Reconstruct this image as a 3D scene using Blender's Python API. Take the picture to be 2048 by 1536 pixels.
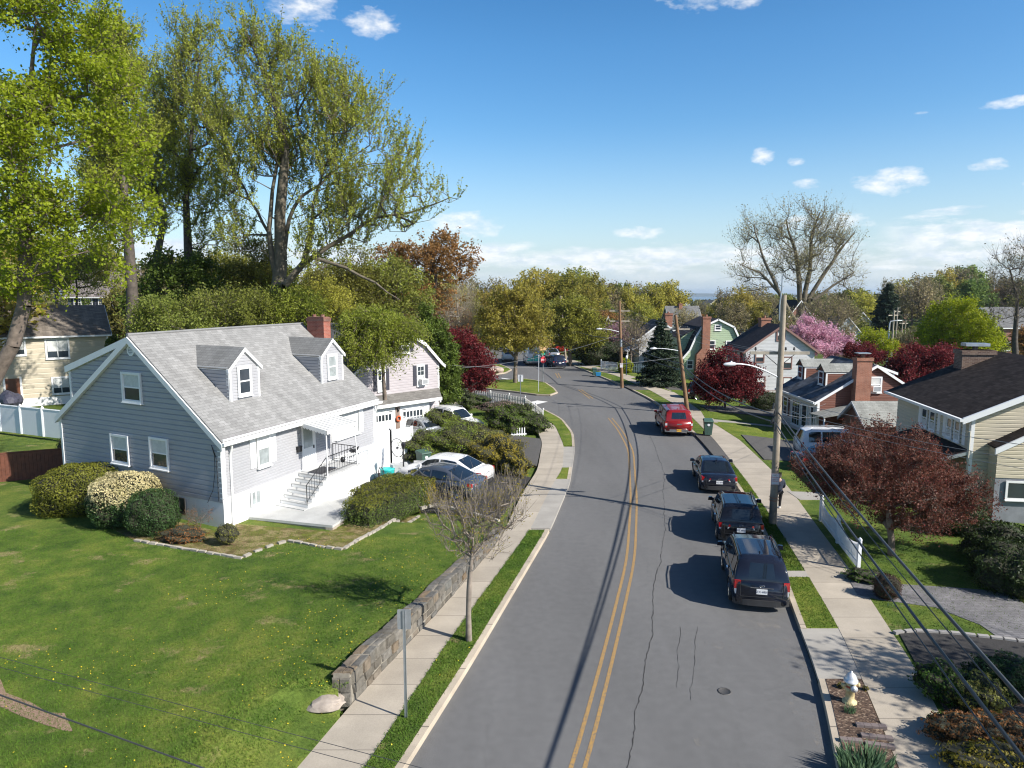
import bpy, bmesh, math, random
import numpy as np
from mathutils import Vector, Matrix, geometry
R = math.radians
for o in list(bpy.data.objects): bpy.data.objects.remove(o)
S = bpy.context.scene
COL = S.collection
# ------------------------------------------------------------------ camera
CAMH, PITCH, FPX = 9.5, R(7.33), 1422.0
cam = bpy.data.cameras.new('camera'); camo = bpy.data.objects.new('camera', cam); COL.objects.link(camo)
camo.location = (0, 0, CAMH); camo.rotation_euler = (R(90) - PITCH, 0, 0)
cam.sensor_width = 36; cam.lens = 36 * FPX / 2048; cam.clip_start = 0.1; cam.clip_end = 60000
S.camera = camo
S.render.resolution_x, S.render.resolution_y = 1024, 768
# ------------------------------------------------------------------ light
SUN_EL, SUN_AZ = R(36), R(120)
sdir = Vector((math.sin(SUN_AZ) * math.cos(SUN_EL), math.cos(SUN_AZ) * math.cos(SUN_EL), math.sin(SUN_EL)))
sl = bpy.data.lights.new('sun', 'SUN'); so = bpy.data.objects.new('sun', sl); COL.objects.link(so)
sl.energy = 5.0; sl.angle = R(0.53); sl.color = (1.0, 0.955, 0.88)
so.rotation_euler = (-sdir).to_track_quat('-Z', 'Y').to_euler(); so.location = (60, -40, 80)
S.view_settings.view_transform = 'Standard'; S.view_settings.look = 'None'
S.view_settings.exposure = 0.6; S.view_settings.gamma = 1.0
S.render.engine = 'CYCLES'
S.cycles.pixel_filter_type = 'BLACKMAN_HARRIS'; S.cycles.filter_width = 1.15
S.cycles.volume_bounces = 0
S.cycles.max_bounces = 8; S.cycles.transparent_max_bounces = 16
W = bpy.data.worlds.new('World'); S.world = W; W.use_nodes = True
def build_world():
	nt = W.node_tree; N = nt.nodes; L = nt.links
	for n in list(N): N.remove(n)
	out = N.new('ShaderNodeOutputWorld'); bg = N.new('ShaderNodeBackground'); L.new(bg.outputs[0], out.inputs[0])
	sky = N.new('ShaderNodeTexSky'); sky.sky_type = 'NISHITA'; sky.sun_disc = False
	sky.sun_elevation = SUN_EL; sky.sun_rotation = SUN_AZ
	sky.altitude = 100; sky.air_density = 1.0; sky.dust_density = 0.8; sky.ozone_density = 2.0
	bg.inputs[1].default_value = 0.118
	def M(op, a, b=None, c=None, clamp=False):
		n = N.new('ShaderNodeMath'); n.operation = op; n.use_clamp = clamp
		for i, v in enumerate((a, b, c)):
			if v is None: continue
			if isinstance(v, (int, float)): n.inputs[i].default_value = v
			else: L.new(v, n.inputs[i])
		return n.outputs[0]
	tc = N.new('ShaderNodeTexCoord'); sp = N.new('ShaderNodeSeparateXYZ'); L.new(tc.outputs['Generated'], sp.inputs[0])
	x, y, z = sp.outputs
	az = M('MULTIPLY', M('ARCTAN2', x, y), 57.2958); el = M('MULTIPLY', M('ARCSINE', z), 57.2958)
	def noise(sx, sy, sc, det, off=0.0, rough=0.55):
		cb = N.new('ShaderNodeCombineXYZ'); L.new(M('MULTIPLY', az, sx), cb.inputs[0]); L.new(M('MULTIPLY', el, sy), cb.inputs[1])
		cb.inputs[2].default_value = off
		n = N.new('ShaderNodeTexNoise'); n.inputs['Scale'].default_value = sc; n.inputs['Detail'].default_value = det
		n.inputs['Roughness'].default_value = rough; L.new(cb.outputs[0], n.inputs['Vector']); return n.outputs['Fac']
	n1 = noise(.8, 1.6, .75, 6, 3.1, .6); n2 = noise(.34, 1.5, .62, 6, 9.7, .6); n3 = noise(.8, 1.6, 2.2, 4, 1.1)
	CL = [(-15.4,20.2,2.3,1.5),(-10.4,19.3,2.0,.9),(15.6,20.6,3.9,.8),(18.8,9.85,.85,.55),(21.2,9.4,.6,.3),(22.1,7.7,1.15,.35),
		  (27.3,7.65,2.7,.85),(34.0,11.9,1.6,.35),(33.1,8.2,1.1,.38),(-3.6,5.3,2.7,1.05),(9.9,4.6,1.8,.45),(35.2,6.9,.4,.18),(28.9,11.9,.5,.12),(30.6,3.2,3.4,.45),(22.6,5.0,3.6,.7)]
	tot = None
	for (a, e, ra, re) in CL:
		da = M('DIVIDE', M('SUBTRACT', az, a), ra); de = M('DIVIDE', M('SUBTRACT', el, e), re)
		d = M('SUBTRACT', 1.0, M('ADD', M('MULTIPLY', da, da), M('MULTIPLY', de, de)))
		tot = d if tot is None else M('MAXIMUM', tot, d)
	tot = M('MAXIMUM', tot, -1.5)
	c1 = M('ADD', tot, M('MULTIPLY', M('SUBTRACT', n1, .5), 4.2))
	c1 = M('MULTIPLY', M('MULTIPLY', M('ADD', c1, .1, None), .62, None, True), M('GREATER_THAN', tot, -1.4), None, True)
	def band(e0, hh, thr, gain):
		de = M('DIVIDE', M('SUBTRACT', el, e0), hh)
		b = M('SUBTRACT', 1.0, M('MULTIPLY', de, de))
		return M('MULTIPLY', M('ADD', b, M('MULTIPLY', M('SUBTRACT', n2, thr), 7.0)), gain, None, True)
	c2 = M('MULTIPLY', band(2.7, 1.0, .47, .6), .95)
	rt = M('MULTIPLY', M('SUBTRACT', az, 26.5), .3, None, True)
	c3 = M('MULTIPLY', band(3.9, 1.35, .50, .8), rt)
	c4 = M('MULTIPLY', band(1.2, .8, .44, .35), .45)
	m = M('MAXIMUM', M('MAXIMUM', c1, c2), M('MAXIMUM', c3, c4))
	m = M('MULTIPLY', m, .9, None, True)
	ramp = N.new('ShaderNodeValToRGB'); L.new(M('ADD', n1, M('MULTIPLY', M('SUBTRACT', n3, .5), .3)), ramp.inputs[0])
	ramp.color_ramp.elements[0].position = .36; ramp.color_ramp.elements[0].color = (4.3, 4.9, 5.6, 1)
	ramp.color_ramp.elements[1].position = .58; ramp.color_ramp.elements[1].color = (5.9, 6.05, 6.2, 1)
	mx = N.new('ShaderNodeMix'); mx.data_type = 'RGBA'
	hs = N.new('ShaderNodeHueSaturation'); hs.inputs['Saturation'].default_value = 1.36; L.new(sky.outputs[0], hs.inputs['Color'])
	hz = N.new('ShaderNodeMix'); hz.data_type = 'RGBA'; hf = M('SUBTRACT', 1.0, M('DIVIDE', el, 13.0), None, True)
	L.new(M('MULTIPLY', M('POWER', hf, 1.6), .85), hz.inputs['Factor']); L.new(hs.outputs[0], hz.inputs['A']); hz.inputs['B'].default_value = (3.3, 4.1, 5.0, 1)
	L.new(m, mx.inputs['Factor']); L.new(hz.outputs['Result'], mx.inputs['A']); L.new(ramp.outputs[0], mx.inputs['B'])
	zd = N.new('ShaderNodeMix'); zd.data_type = 'RGBA'; zd.blend_type = 'MULTIPLY'; zd.inputs['Factor'].default_value = 1
	zr = N.new('ShaderNodeValToRGB'); L.new(M('DIVIDE', el, 90.0), zr.inputs[0]); zr.color_ramp.elements[0].position = .2; zr.color_ramp.elements[0].color = (1, 1, 1, 1); zr.color_ramp.elements[1].position = .62; zr.color_ramp.elements[1].color = (.38, .40, .46, 1)  # darkens the sky above the view on purpose, to deepen ground shadows
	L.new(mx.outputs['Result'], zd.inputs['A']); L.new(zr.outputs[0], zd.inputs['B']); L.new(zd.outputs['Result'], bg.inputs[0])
build_world()
# ------------------------------------------------------------------ helpers: survey
CT, ST = math.cos(PITCH), math.sin(PITCH)
def ray(px, py):
	u = (px - 1024) / FPX; v = (768 - py) / FPX
	return (u, CT + v * ST, -ST + v * CT)
def G(px, py, z=0.0):
	dx, dy, dz = ray(px, py); t = (z - CAMH) / dz
	return (dx * t, dy * t)
def D(px, py, Y):
	dx, dy, dz = ray(px, py); t = Y / dy
	return Vector((dx * t, Y, CAMH + dz * t))
def azv(a): a = R(a); return (math.sin(a), math.cos(a))
def lerp(a, b, t): return a + (b - a) * t
def sst(a, b, x):
	t = max(0.0, min(1.0, (x - a) / (b - a))); return t * t * (3 - 2 * t)
# ------------------------------------------------------------------ helpers: objects
def tag(o, label=None, cat=None, group=None, kind=None):
	if label: o['label'] = label
	if cat: o['category'] = cat
	if group: o['group'] = group
	if kind: o['kind'] = kind
	return o
def empty(name, loc=(0, 0, 0), rz=0.0, label=None, cat=None, group=None):
	o = bpy.data.objects.new(name, None); COL.objects.link(o); o.location = loc; o.rotation_euler = (0, 0, rz)
	o.empty_display_size = .2
	return tag(o, label, cat, group)
def kids(o): return [c for c in bpy.data.objects if c.parent == o]
def copy_tree(o, kidmap=None):
	if kidmap is None:
		kidmap = {}
		for c in bpy.data.objects:
			if c.parent: kidmap.setdefault(c.parent.name, []).append(c)
	def rec(s, p):
		c = s.copy(); COL.objects.link(c); c.parent = p
		for ch in kidmap.get(s.name, []): rec(ch, c)
		return c
	return rec(o, None)
class MB:
	"""collects faces, builds ONE mesh object"""
	def __init__(s): s.v = []; s.f = []; s.uv = None; s.sm = []
	def add(s, vs, fs, smooth=False):
		b = len(s.v); s.v.extend([tuple(p) for p in vs])
		for f in fs: s.f.append(tuple(b + i for i in f)); s.sm.append(smooth)
	def poly(s, vs): s.add(vs, [tuple(range(len(vs)))])
	def hexa(s, p):
		s.add(p, [(0, 3, 2, 1), (4, 5, 6, 7), (0, 1, 5, 4), (1, 2, 6, 5), (2, 3, 7, 6), (3, 0, 4, 7)])
	def box(s, x0, x1, y0, y1, z0, z1):
		s.hexa([(x0, y0, z0), (x1, y0, z0), (x1, y1, z0), (x0, y1, z0), (x0, y0, z1), (x1, y0, z1), (x1, y1, z1), (x0, y1, z1)])
	def obox(s, c, sx, sy, sz, rz=0.0, rx=0.0, ry=0.0):
		m = Matrix.Translation(c) @ Matrix.Rotation(rz, 4, 'Z') @ Matrix.Rotation(ry, 4, 'Y') @ Matrix.Rotation(rx, 4, 'X')
		h = [(-sx, -sy, -sz), (sx, -sy, -sz), (sx, sy, -sz), (-sx, sy, -sz), (-sx, -sy, sz), (sx, -sy, sz), (sx, sy, sz), (-sx, sy, sz)]
		s.hexa([m @ (Vector(p) * .5) for p in h])
	def tube(s, pts, rad, n=8, cap=True, smooth=True):
		pts = [Vector(p) for p in pts]; m = len(pts)
		if isinstance(rad, (int, float)): rad = [rad] * m
		t0 = (pts[1] - pts[0]).normalized(); up = Vector((0, 0, 1)) if abs(t0.z) < .9 else Vector((1, 0, 0))
		vs = []; x = t0.cross(up).normalized()
		for i in range(m):
			t = (pts[min(i + 1, m - 1)] - pts[max(i - 1, 0)])
			t = t.normalized() if t.length > 1e-9 else t0
			x = (x - t * x.dot(t)); x = x.normalized() if x.length > 1e-6 else t.orthogonal().normalized()
			y = t.cross(x)
			for k in range(n):
				a = 2 * math.pi * k / n; vs.append(pts[i] + (x * math.cos(a) + y * math.sin(a)) * rad[i])
		fs = [(i * n + k, i * n + (k + 1) % n, (i + 1) * n + (k + 1) % n, (i + 1) * n + k) for i in range(m - 1) for k in range(n)]
		s.add(vs, fs, smooth)
		if cap: s.add([vs[k] for k in range(n)], [tuple(range(n))[::-1]]); s.add([vs[(m - 1) * n + k] for k in range(n)], [tuple(range(n))])
	def lathe(s, c, prof, n=16, smooth=True):
		c = Vector(c); vs = []
		for r, z in prof:
			for k in range(n):
				a = 2 * math.pi * k / n; vs.append(c + Vector((r * math.cos(a), r * math.sin(a), z)))
		m = len(prof)
		s.add(vs, [(i * n + k, i * n + (k + 1) % n, (i + 1) * n + (k + 1) % n, (i + 1) * n + k) for i in range(m - 1) for k in range(n)], smooth)
	def build(s, name, m, parent=None, uv=True):
		me = bpy.data.meshes.new(name); me.from_pydata(s.v, [], s.f); me.update()
		me.polygons.foreach_set('use_smooth', s.sm)
		if uv and s.f:
			lay = me.uv_layers.new(name='UVMap')
			co = np.empty(len(me.vertices) * 3); me.vertices.foreach_get('co', co); co = co.reshape(-1, 3)
			nl = len(me.loops); vi = np.empty(nl, int); me.loops.foreach_get('vertex_index', vi)
			npo = len(me.polygons); nr = np.empty(npo * 3); me.polygons.foreach_get('normal', nr); nr = nr.reshape(-1, 3)
			lt = np.empty(npo, int); me.polygons.foreach_get('loop_total', lt)
			n = np.repeat(nr, lt, 0)
			t = np.stack([-n[:, 1], n[:, 0], np.zeros(nl)], 1); l = np.linalg.norm(t, axis=1)
			flat = l < .05; t[flat] = (1, 0, 0); l[flat] = 1; t /= l[:, None]
			b = np.cross(n, t); p = co[vi]
			u = np.stack([(p * t).sum(1), (p * b).sum(1)], 1)
			lay.data.foreach_set('uv', u.ravel())
		o = bpy.data.objects.new(name, me); COL.objects.link(o)
		if m is not None: me.materials.append(m)
		if parent: o.parent = parent
		return o
def np_mesh(name, v, f, m, parent=None, smooth=False):
	"""v (n,3) float array, f (k,q) int array"""
	me = bpy.data.meshes.new(name); nv, nf, q = len(v), len(f), f.shape[1]
	me.vertices.add(nv); me.vertices.foreach_set('co', np.asarray(v, np.float32).ravel())
	me.loops.add(nf * q); me.loops.foreach_set('vertex_index', np.asarray(f, np.int32).ravel())
	me.polygons.add(nf); me.polygons.foreach_set('loop_start', np.arange(nf, dtype=np.int32) * q)
	me.polygons.foreach_set('loop_total', np.full(nf, q, np.int32))
	if smooth: me.polygons.foreach_set('use_smooth', np.ones(nf, bool))
	me.update(calc_edges=True)
	if m is not None: me.materials.append(m)
	o = bpy.data.objects.new(name, me); COL.objects.link(o)
	if parent: o.parent = parent
	return o
# ------------------------------------------------------------------ helpers: materials
MATS = {}
class NG:
	def __init__(s, name):
		s.m = bpy.data.materials.new(name); s.m.use_nodes = True; s.nt = s.m.node_tree; s.N = s.nt.nodes; s.L = s.nt.links
		s.b = s.N['Principled BSDF']; s.out = s.N['Material Output']
		s.tc = s.N.new('ShaderNodeTexCoord')
	def new(s, t): return s.N.new(t)
	def link(s, a, b): s.L.new(a, b)
	def coord(s, kind='Object', sc=(1, 1, 1), rot=(0, 0, 0)):
		mp = s.new('ShaderNodeMapping'); mp.inputs['Scale'].default_value = sc; mp.inputs['Rotation'].default_value = rot
		s.link(s.tc.outputs[kind], mp.inputs[0]); return mp.outputs[0]
	def noise(s, sc, det=3, co=None, rough=.55, dist=0.0):
		n = s.new('ShaderNodeTexNoise'); n.inputs['Scale'].default_value = sc; n.inputs['Detail'].default_value = det
		n.inputs['Roughness'].default_value = rough; n.inputs['Distortion'].default_value = dist
		s.link(co if co is not None else s.tc.outputs['Object'], n.inputs['Vector']); return n.outputs['Fac']
	def ramp(s, f, stops):
		r = s.new('ShaderNodeValToRGB'); s.link(f, r.inputs[0]); e = r.color_ramp.elements
		while len(e) < len(stops): e.new(.5)
		for i, (p, c) in enumerate(stops): e[i].position = p; e[i].color = (c[0], c[1], c[2], 1) if isinstance(c, (tuple, list)) else (c, c, c, 1)
		return r.outputs[0]
	def mix(s, f, a, b, mode='MIX'):
		n = s.new('ShaderNodeMix'); n.data_type = 'RGBA'; n.blend_type = mode
		for k, v in (('Factor', f), ('A', a), ('B', b)):
			if isinstance(v, (int, float)) and k == 'Factor': n.inputs[k].default_value = v
			elif isinstance(v, (tuple, list)): n.inputs[k].default_value = (v[0], v[1], v[2], 1)
			elif isinstance(v, (int, float)): n.inputs[k].default_value = (v, v, v, 1)
			else: s.link(v, n.inputs[k])
		return n.outputs['Result']
	def math(s, op, a, b=None, clamp=False):
		n = s.new('ShaderNodeMath'); n.operation = op; n.use_clamp = clamp
		for i, v in enumerate((a, b)):
			if v is None: continue
			if isinstance(v, (int, float)): n.inputs[i].default_value = v
			else: s.link(v, n.inputs[i])
		return n.outputs[0]
	def bump(s, h, st=.3, d=.02, prev=None):
		n = s.new('ShaderNodeBump'); n.inputs['Strength'].default_value = st; n.inputs['Distance'].default_value = d
		s.link(h, n.inputs['Height'])
		if prev is not None: s.link(prev, n.inputs['Normal'])
		s.link(n.outputs[0], s.b.inputs['Normal']); return n.outputs[0]
	def col(s, c):
		if isinstance(c, (tuple, list)): s.b.inputs['Base Color'].default_value = (c[0], c[1], c[2], 1)
		else: s.link(c, s.b.inputs['Base Color'])
	def rough(s, r):
		if isinstance(r, (int, float)): s.b.inputs['Roughness'].default_value = r
		else: s.link(r, s.b.inputs['Roughness'])
def V3(c, k): return tuple(min(1, x * k) for x in c)
def plain(name, c, rough=.6, metal=0.0, var=.15, sc=3.0, bump=0.0, spec=.5, coat=0.0):
	key = ('plain', name)
	if key in MATS: return MATS[key]
	g = NG(name); f = g.noise(sc, 4)
	g.col(g.ramp(f, [(.3, V3(c, 1 - var)), (.7, V3(c, 1 + var))])); g.rough(rough)
	g.b.inputs['Metallic'].default_value = metal; g.b.inputs['Specular IOR Level'].default_value = spec
	if coat: g.b.inputs['Coat Weight'].default_value = coat; g.b.inputs['Coat Roughness'].default_value = .04
	if bump: g.bump(g.noise(sc * 12, 4), bump, .01)
	MATS[key] = g.m; return g.m
def shingle(name, c, w=.33, h=.16, var=.18, streak=.2):
	g = NG(name); uv = g.coord('UV')
	br = g.new('ShaderNodeTexBrick'); g.link(uv, br.inputs['Vector']); br.inputs['Scale'].default_value = 1
	br.inputs['Brick Width'].default_value = w; br.inputs['Row Height'].default_value = h; br.inputs['Mortar Size'].default_value = .007
	br.inputs['Color1'].default_value = (*V3(c, 1 - var), 1); br.inputs['Color2'].default_value = (*V3(c, 1 + var), 1); br.inputs['Mortar'].default_value = (*V3(c, .58), 1)
	br.inputs['Bias'].default_value = 0
	big = g.noise(.7, 4, g.coord('UV', (2.2, .35, 1))); fine = g.noise(28, 3, uv)
	x = g.mix(1.0, br.outputs['Color'], g.ramp(big, [(.3, 1 - streak), (.7, 1 + streak * .5)]), 'MULTIPLY')
	x = g.mix(1.0, x, g.ramp(fine, [(.3, .85), (.7, 1.12)]), 'MULTIPLY')
	g.col(x); g.rough(.95); g.b.inputs['Specular IOR Level'].default_value = .12; g.bump(br.outputs['Fac'], -.35, .01); return g.m
def brick(name, c1, c2, mortar=(.42, .38, .33), w=.21, h=.072):
	g = NG(name); uv = g.coord('UV')
	br = g.new('ShaderNodeTexBrick'); g.link(uv, br.inputs['Vector']); br.inputs['Scale'].default_value = 1
	br.inputs['Brick Width'].default_value = w; br.inputs['Row Height'].default_value = h; br.inputs['Mortar Size'].default_value = .006
	br.inputs['Color1'].default_value = (*c1, 1); br.inputs['Color2'].default_value = (*c2, 1); br.inputs['Mortar'].default_value = (*mortar, 1)
	x = g.mix(1.0, br.outputs['Color'], g.ramp(g.noise(1.4, 4), [(.3, .75), (.7, 1.15)]), 'MULTIPLY')
	g.col(x); g.rough(.88); g.bump(br.outputs['Fac'], -.5, .008); return g.m
def sidingm(name, c, var=.06):
	g = NG(name)
	x = g.mix(1.0, g.ramp(g.noise(.6, 4), [(.3, V3(c, 1 - var)), (.7, V3(c, 1 + var))]), g.ramp(g.noise(2.2, 3, g.coord('Object', (1, 1, 9))), [(.3, .94), (.7, 1.04)]), 'MULTIPLY')
	g.col(x); g.rough(.55); return g.m
def leafm(name, c, c2=None, var=.35, trans=.45, sc=1.1, rough=.55, objvar=0.0, rare=None):
	"""leaf material: two tones by clump plus fine variation; thin leaves pass light"""
	g = NG(name); c2 = c2 or V3(c, .6)
	f = g.math('ADD', g.math('MULTIPLY', g.noise(sc, 3), .62), g.math('MULTIPLY', g.noise(9.0, 2), .38))
	x = g.ramp(f, [(.36, c2), (.5, c), (.66, V3(c, 1 + var))])
	if rare: x = g.mix(g.math('GREATER_THAN', g.noise(13.0, 1), rare[0]), x, rare[1])
	if objvar:
		oi = g.new('ShaderNodeObjectInfo'); hs = g.new('ShaderNodeHueSaturation'); g.link(x, hs.inputs['Color'])
		g.link(g.math('ADD', g.math('MULTIPLY', oi.outputs['Random'], objvar), .5 - objvar / 2), hs.inputs['Hue'])
		g.link(g.math('ADD', g.math('MULTIPLY', g.math('FRACT', g.math('MULTIPLY', oi.outputs['Random'], 7.3)), .5), .75), hs.inputs['Value'])
		x = hs.outputs[0]
	g.col(x); g.rough(rough); g.b.inputs['Specular IOR Level'].default_value = .25
	tr = g.new('ShaderNodeBsdfTranslucent'); g.link(x, tr.inputs[0])
	ms = g.new('ShaderNodeMixShader'); ms.inputs[0].default_value = trans
	g.link(g.b.outputs[0], ms.inputs[1]); g.link(tr.outputs[0], ms.inputs[2]); g.link(ms.outputs[0], g.out.inputs[0]); return g.m
def paint(name, c, rough=.25, metal=0.0):
	g = NG(name); g.col(g.ramp(g.noise(2.0, 3), [(.3, V3(c, .93)), (.7, V3(c, 1.06))])); g.rough(g.ramp(g.noise(3.0, 4), [(.3, rough * .8), (.75, rough * 1.5)]))
	g.b.inputs['Metallic'].default_value = metal; g.b.inputs['Specular IOR Level'].default_value = .35; g.b.inputs['Coat Weight'].default_value = .35; g.b.inputs['Coat Roughness'].default_value = .02; return g.m
BARK = plain('bark_grey_brown', (.16, .125, .10), .9, var=.35, sc=4, bump=.5)
BARKD = plain('bark_dark', (.085, .07, .058), .9, var=.35, sc=4, bump=.5)
BARKL = plain('bark_pale_grey', (.30, .26, .215), .9, var=.3, sc=5, bump=.4)
WHITE = plain('white_trim', (.80, .80, .79), .45, var=.03)
WHITEP = plain('white_painted_masonry', (.80, .80, .79), .75, var=.05, sc=1.2, bump=.15)
GLASS = plain('dark_window_glass', (.035, .045, .055), .06, var=.3, sc=1.0, spec=.9)
GLASSL = plain('window_glass_with_pale_curtain', (.30, .33, .33), .12, var=.25, sc=3.0, spec=.8)
GLASSC = plain('car_glass', (.012, .017, .022), .04, var=.2, spec=1.0)
BLACKM = plain('black_iron', (.018, .018, .02), .45, var=.2)
CHROME = plain('bright_metal', (.62, .63, .65), .22, 1.0, var=.08)
GALV = plain('galvanised_steel', (.42, .45, .48), .42, .75, var=.15)
RUBBER = plain('tyre_rubber', (.018, .018, .018), .8, var=.2)
# ================================================================== GROUND, ROAD, LAWNS
def ifun(pts):
	ys = np.array([p[1] for p in pts]); xs = np.array([p[0] for p in pts])
	yy = np.linspace(ys[0], ys[-1], 400); xx = np.interp(yy, ys, xs)
	k = np.hanning(25); k /= k.sum(); pad = np.concatenate([2 * xx[0] - xx[12:0:-1], xx, 2 * xx[-1] - xx[-2:-14:-1]])
	xx = np.convolve(pad, k, 'valid')
	return lambda y: float(np.interp(y, yy, xx))
xL = ifun([(-9.8, -15), (-5.7, 0)] + [G(*p) for p in ((815, 1536), (938, 1340), (1100, 1065), (1140, 970), (1150, 900), (1148, 870), (1125, 840), (1090, 822))])
xLV = ifun([(-10.7, -15), (-6.6, 0)] + [G(*p, .12) for p in ((730, 1536), (885, 1300), (1060, 1060), (1105, 968), (1125, 940), (1128, 890), (1110, 850), (1085, 836), (1060, 826))])
xLS = ifun([(-12.1, -15), (-8.0, 0)] + [G(*p, .12) for p in ((595, 1536), (700, 1410), (880, 1220), (1000, 1080), (1045, 985), (1075, 940), (1085, 885), (1070, 850), (1040, 832))])
xR = ifun([(-2.0, -15), (2.6, 0)] + [G(*p) for p in ((1670, 1536), (1640, 1360), (1600, 1270), (1560, 1150), (1530, 1080), (1480, 985), (1440, 930), (1398, 880), (1355, 840), (1300, 800), (1250, 775), (1190, 750), (1140, 730), (1085, 715))])
xRV = ifun([(-.6, -15), (3.9, 0)] + [G(*p, .12) for p in ((1800, 1536), (1725, 1360), (1690, 1275), (1625, 1165), (1560, 1060), (1500, 970), (1430, 880), (1370, 820), (1300, 780), (1230, 750), (1180, 738), (1110, 718))])
xRS = ifun([(.75, -15), (5.2, 0)] + [G(*p, .12) for p in ((1930, 1536), (1850, 1360), (1790, 1275), (1720, 1165), (1640, 1060), (1575, 970), (1480, 880), (1405, 820), (1345, 782), (1280, 756), (1210, 738), (1140, 718))])
YEND = 112.0
def gh(x, y):
	z = -.05 - .5 * (1 - sst(48, 58, y)) - 1.3 * sst(15, 24, x) * sst(8, 20, y)
	z -= 5.0 * math.exp(-((x - 98) / 38) ** 2 - ((y - 178) / 46) ** 2)
	z += 5.5 * sst(0, 1, (-x - 34) / 40) * sst(0, 1, (y - 62) / 45) * (1 - sst(160, 400, y))
	d = math.hypot(x, y)
	z -= 2.5 * sst(140, 330, d) * (1 - sst(60, 150, x))
	z -= 44 * sst(330, 2600, d)
	return z
def hL(x, y):
	near = .12 + .55 * (1 - sst(20.5, 28.2, y))
	far = .42 - .1 * sst(28, 40, y)
	t = sst(0, 11, -x - 1.5 - max(0, (24 - y) * .15))
	z = lerp(near, far, t)
	if y < 15.0: z = lerp(.13, z, sst(.0, 2.2, (xLS(y) - x)))
	if x > -10.5: z = lerp(z, lerp(.09, -.28, sst(0, -6.5, x)) - .13, sst(28.2, 29.3, y) * sst(-10.5, -9.3, x)) if y < 39.6 else z
	if y > 39.6: z = -.06 if x > -12 else lerp(z, -.03, sst(39, 44, y))
	return z
def hR(x, y):
	return .12 - .085 * max(0, min(14, x - 15.5)) * sst(14, 40, y)
def delaunay_sheet(name, poly, zf, mat, step=1.0, skirt=.3, parent=None):
	"""polygon filled with a grid, draped on zf(x,y), with a skirt"""
	poly = [Vector((p[0], p[1])) for p in poly]
	xs = [p.x for p in poly]; ys = [p.y for p in poly]
	bd = []
	for i, p in enumerate(poly):
		q = poly[(i + 1) % len(poly)]; n = max(1, int((q - p).length / step))
		bd += [p.lerp(q, k / n) for k in range(n)]
	pts = list(bd)
	def inside(x, y):
		c = False; j = len(poly) - 1
		for i in range(len(poly)):
			a, b = poly[i], poly[j]
			if (a.y > y) != (b.y > y) and x < (b.x - a.x) * (y - a.y) / (b.y - a.y) + a.x: c = not c
			j = i
		return c
	x = min(xs) + step * .5
	while x < max(xs):
		y = min(ys) + step * .5
		while y < max(ys):
			if inside(x, y): pts.append(Vector((x, y)))
			y += step
		x += step
	n = len(bd)
	r = geometry.delaunay_2d_cdt(pts, [], [list(range(n))], 1, 1e-5)
	vs = [(p.x, p.y, zf(p.x, p.y)) for p in r[0]]; mb = MB(); mb.add(vs, [tuple(f) for f in r[2]], True)
	if skirt:
		for i in range(n):
			p, q = bd[i], bd[(i + 1) % n]
			za, zb = zf(p.x, p.y), zf(q.x, q.y)
			mb.add([(p.x, p.y, za), (q.x, q.y, zb), (q.x, q.y, zb - skirt), (p.x, p.y, za - skirt)], [(0, 3, 2, 1)])
	return mb.build(name, mat, parent)
def strip(name, y0, y1, fa, fb, z, mat, step=.8, nx=1, skirt=.16, zf=None):
	"""band between two edge curves; UV = (offset, distance along)"""
	n = max(1, int((y1 - y0) / step)); vs = []; fs = []; uv = []
	s = 0; prev = None
	for i in range(n + 1):
		y = y0 + (y1 - y0) * i / n; a, b = fa(y), fb(y); c = Vector(((a + b) / 2, y))
		if prev is not None: s += (c - prev).length
		prev = c
		for k in range(nx + 1):
			x = lerp(a, b, k / nx); vs.append((x, y, zf(x, y) if zf else z)); uv.append((x - a, s))
	w = nx + 1
	for i in range(n):
		for k in range(nx): fs.append((i * w + k, i * w + k + 1, (i + 1) * w + k + 1, (i + 1) * w + k))
	base = len(vs)
	def sk(idx, flip):
		nonlocal vs, uv
		b0 = len(vs)
		for i in idx: vs.append((vs[i][0], vs[i][1], vs[i][2] - skirt)); uv.append(uv[i])
		for j in range(len(idx) - 1):
			q = (idx[j], idx[j + 1], b0 + j + 1, b0 + j); fs.append(q if flip else q[::-1])
	if skirt:
		sk([i * w for i in range(n + 1)], False); sk([i * w + nx for i in range(n + 1)], True)
		sk(list(range(w)), True); sk([n * w + k for k in range(w)], False)
	me = bpy.data.meshes.new(name); me.from_pydata(vs, [], fs); me.update()
	lay = me.uv_layers.new(name='UVMap')
	for l in me.loops: lay.data[l.index].uv = uv[l.vertex_index]
	me.materials.append(mat); o = bpy.data.objects.new(name, me); COL.objects.link(o); return o
def st(o): o['kind'] = 'structure'; return o
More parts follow.
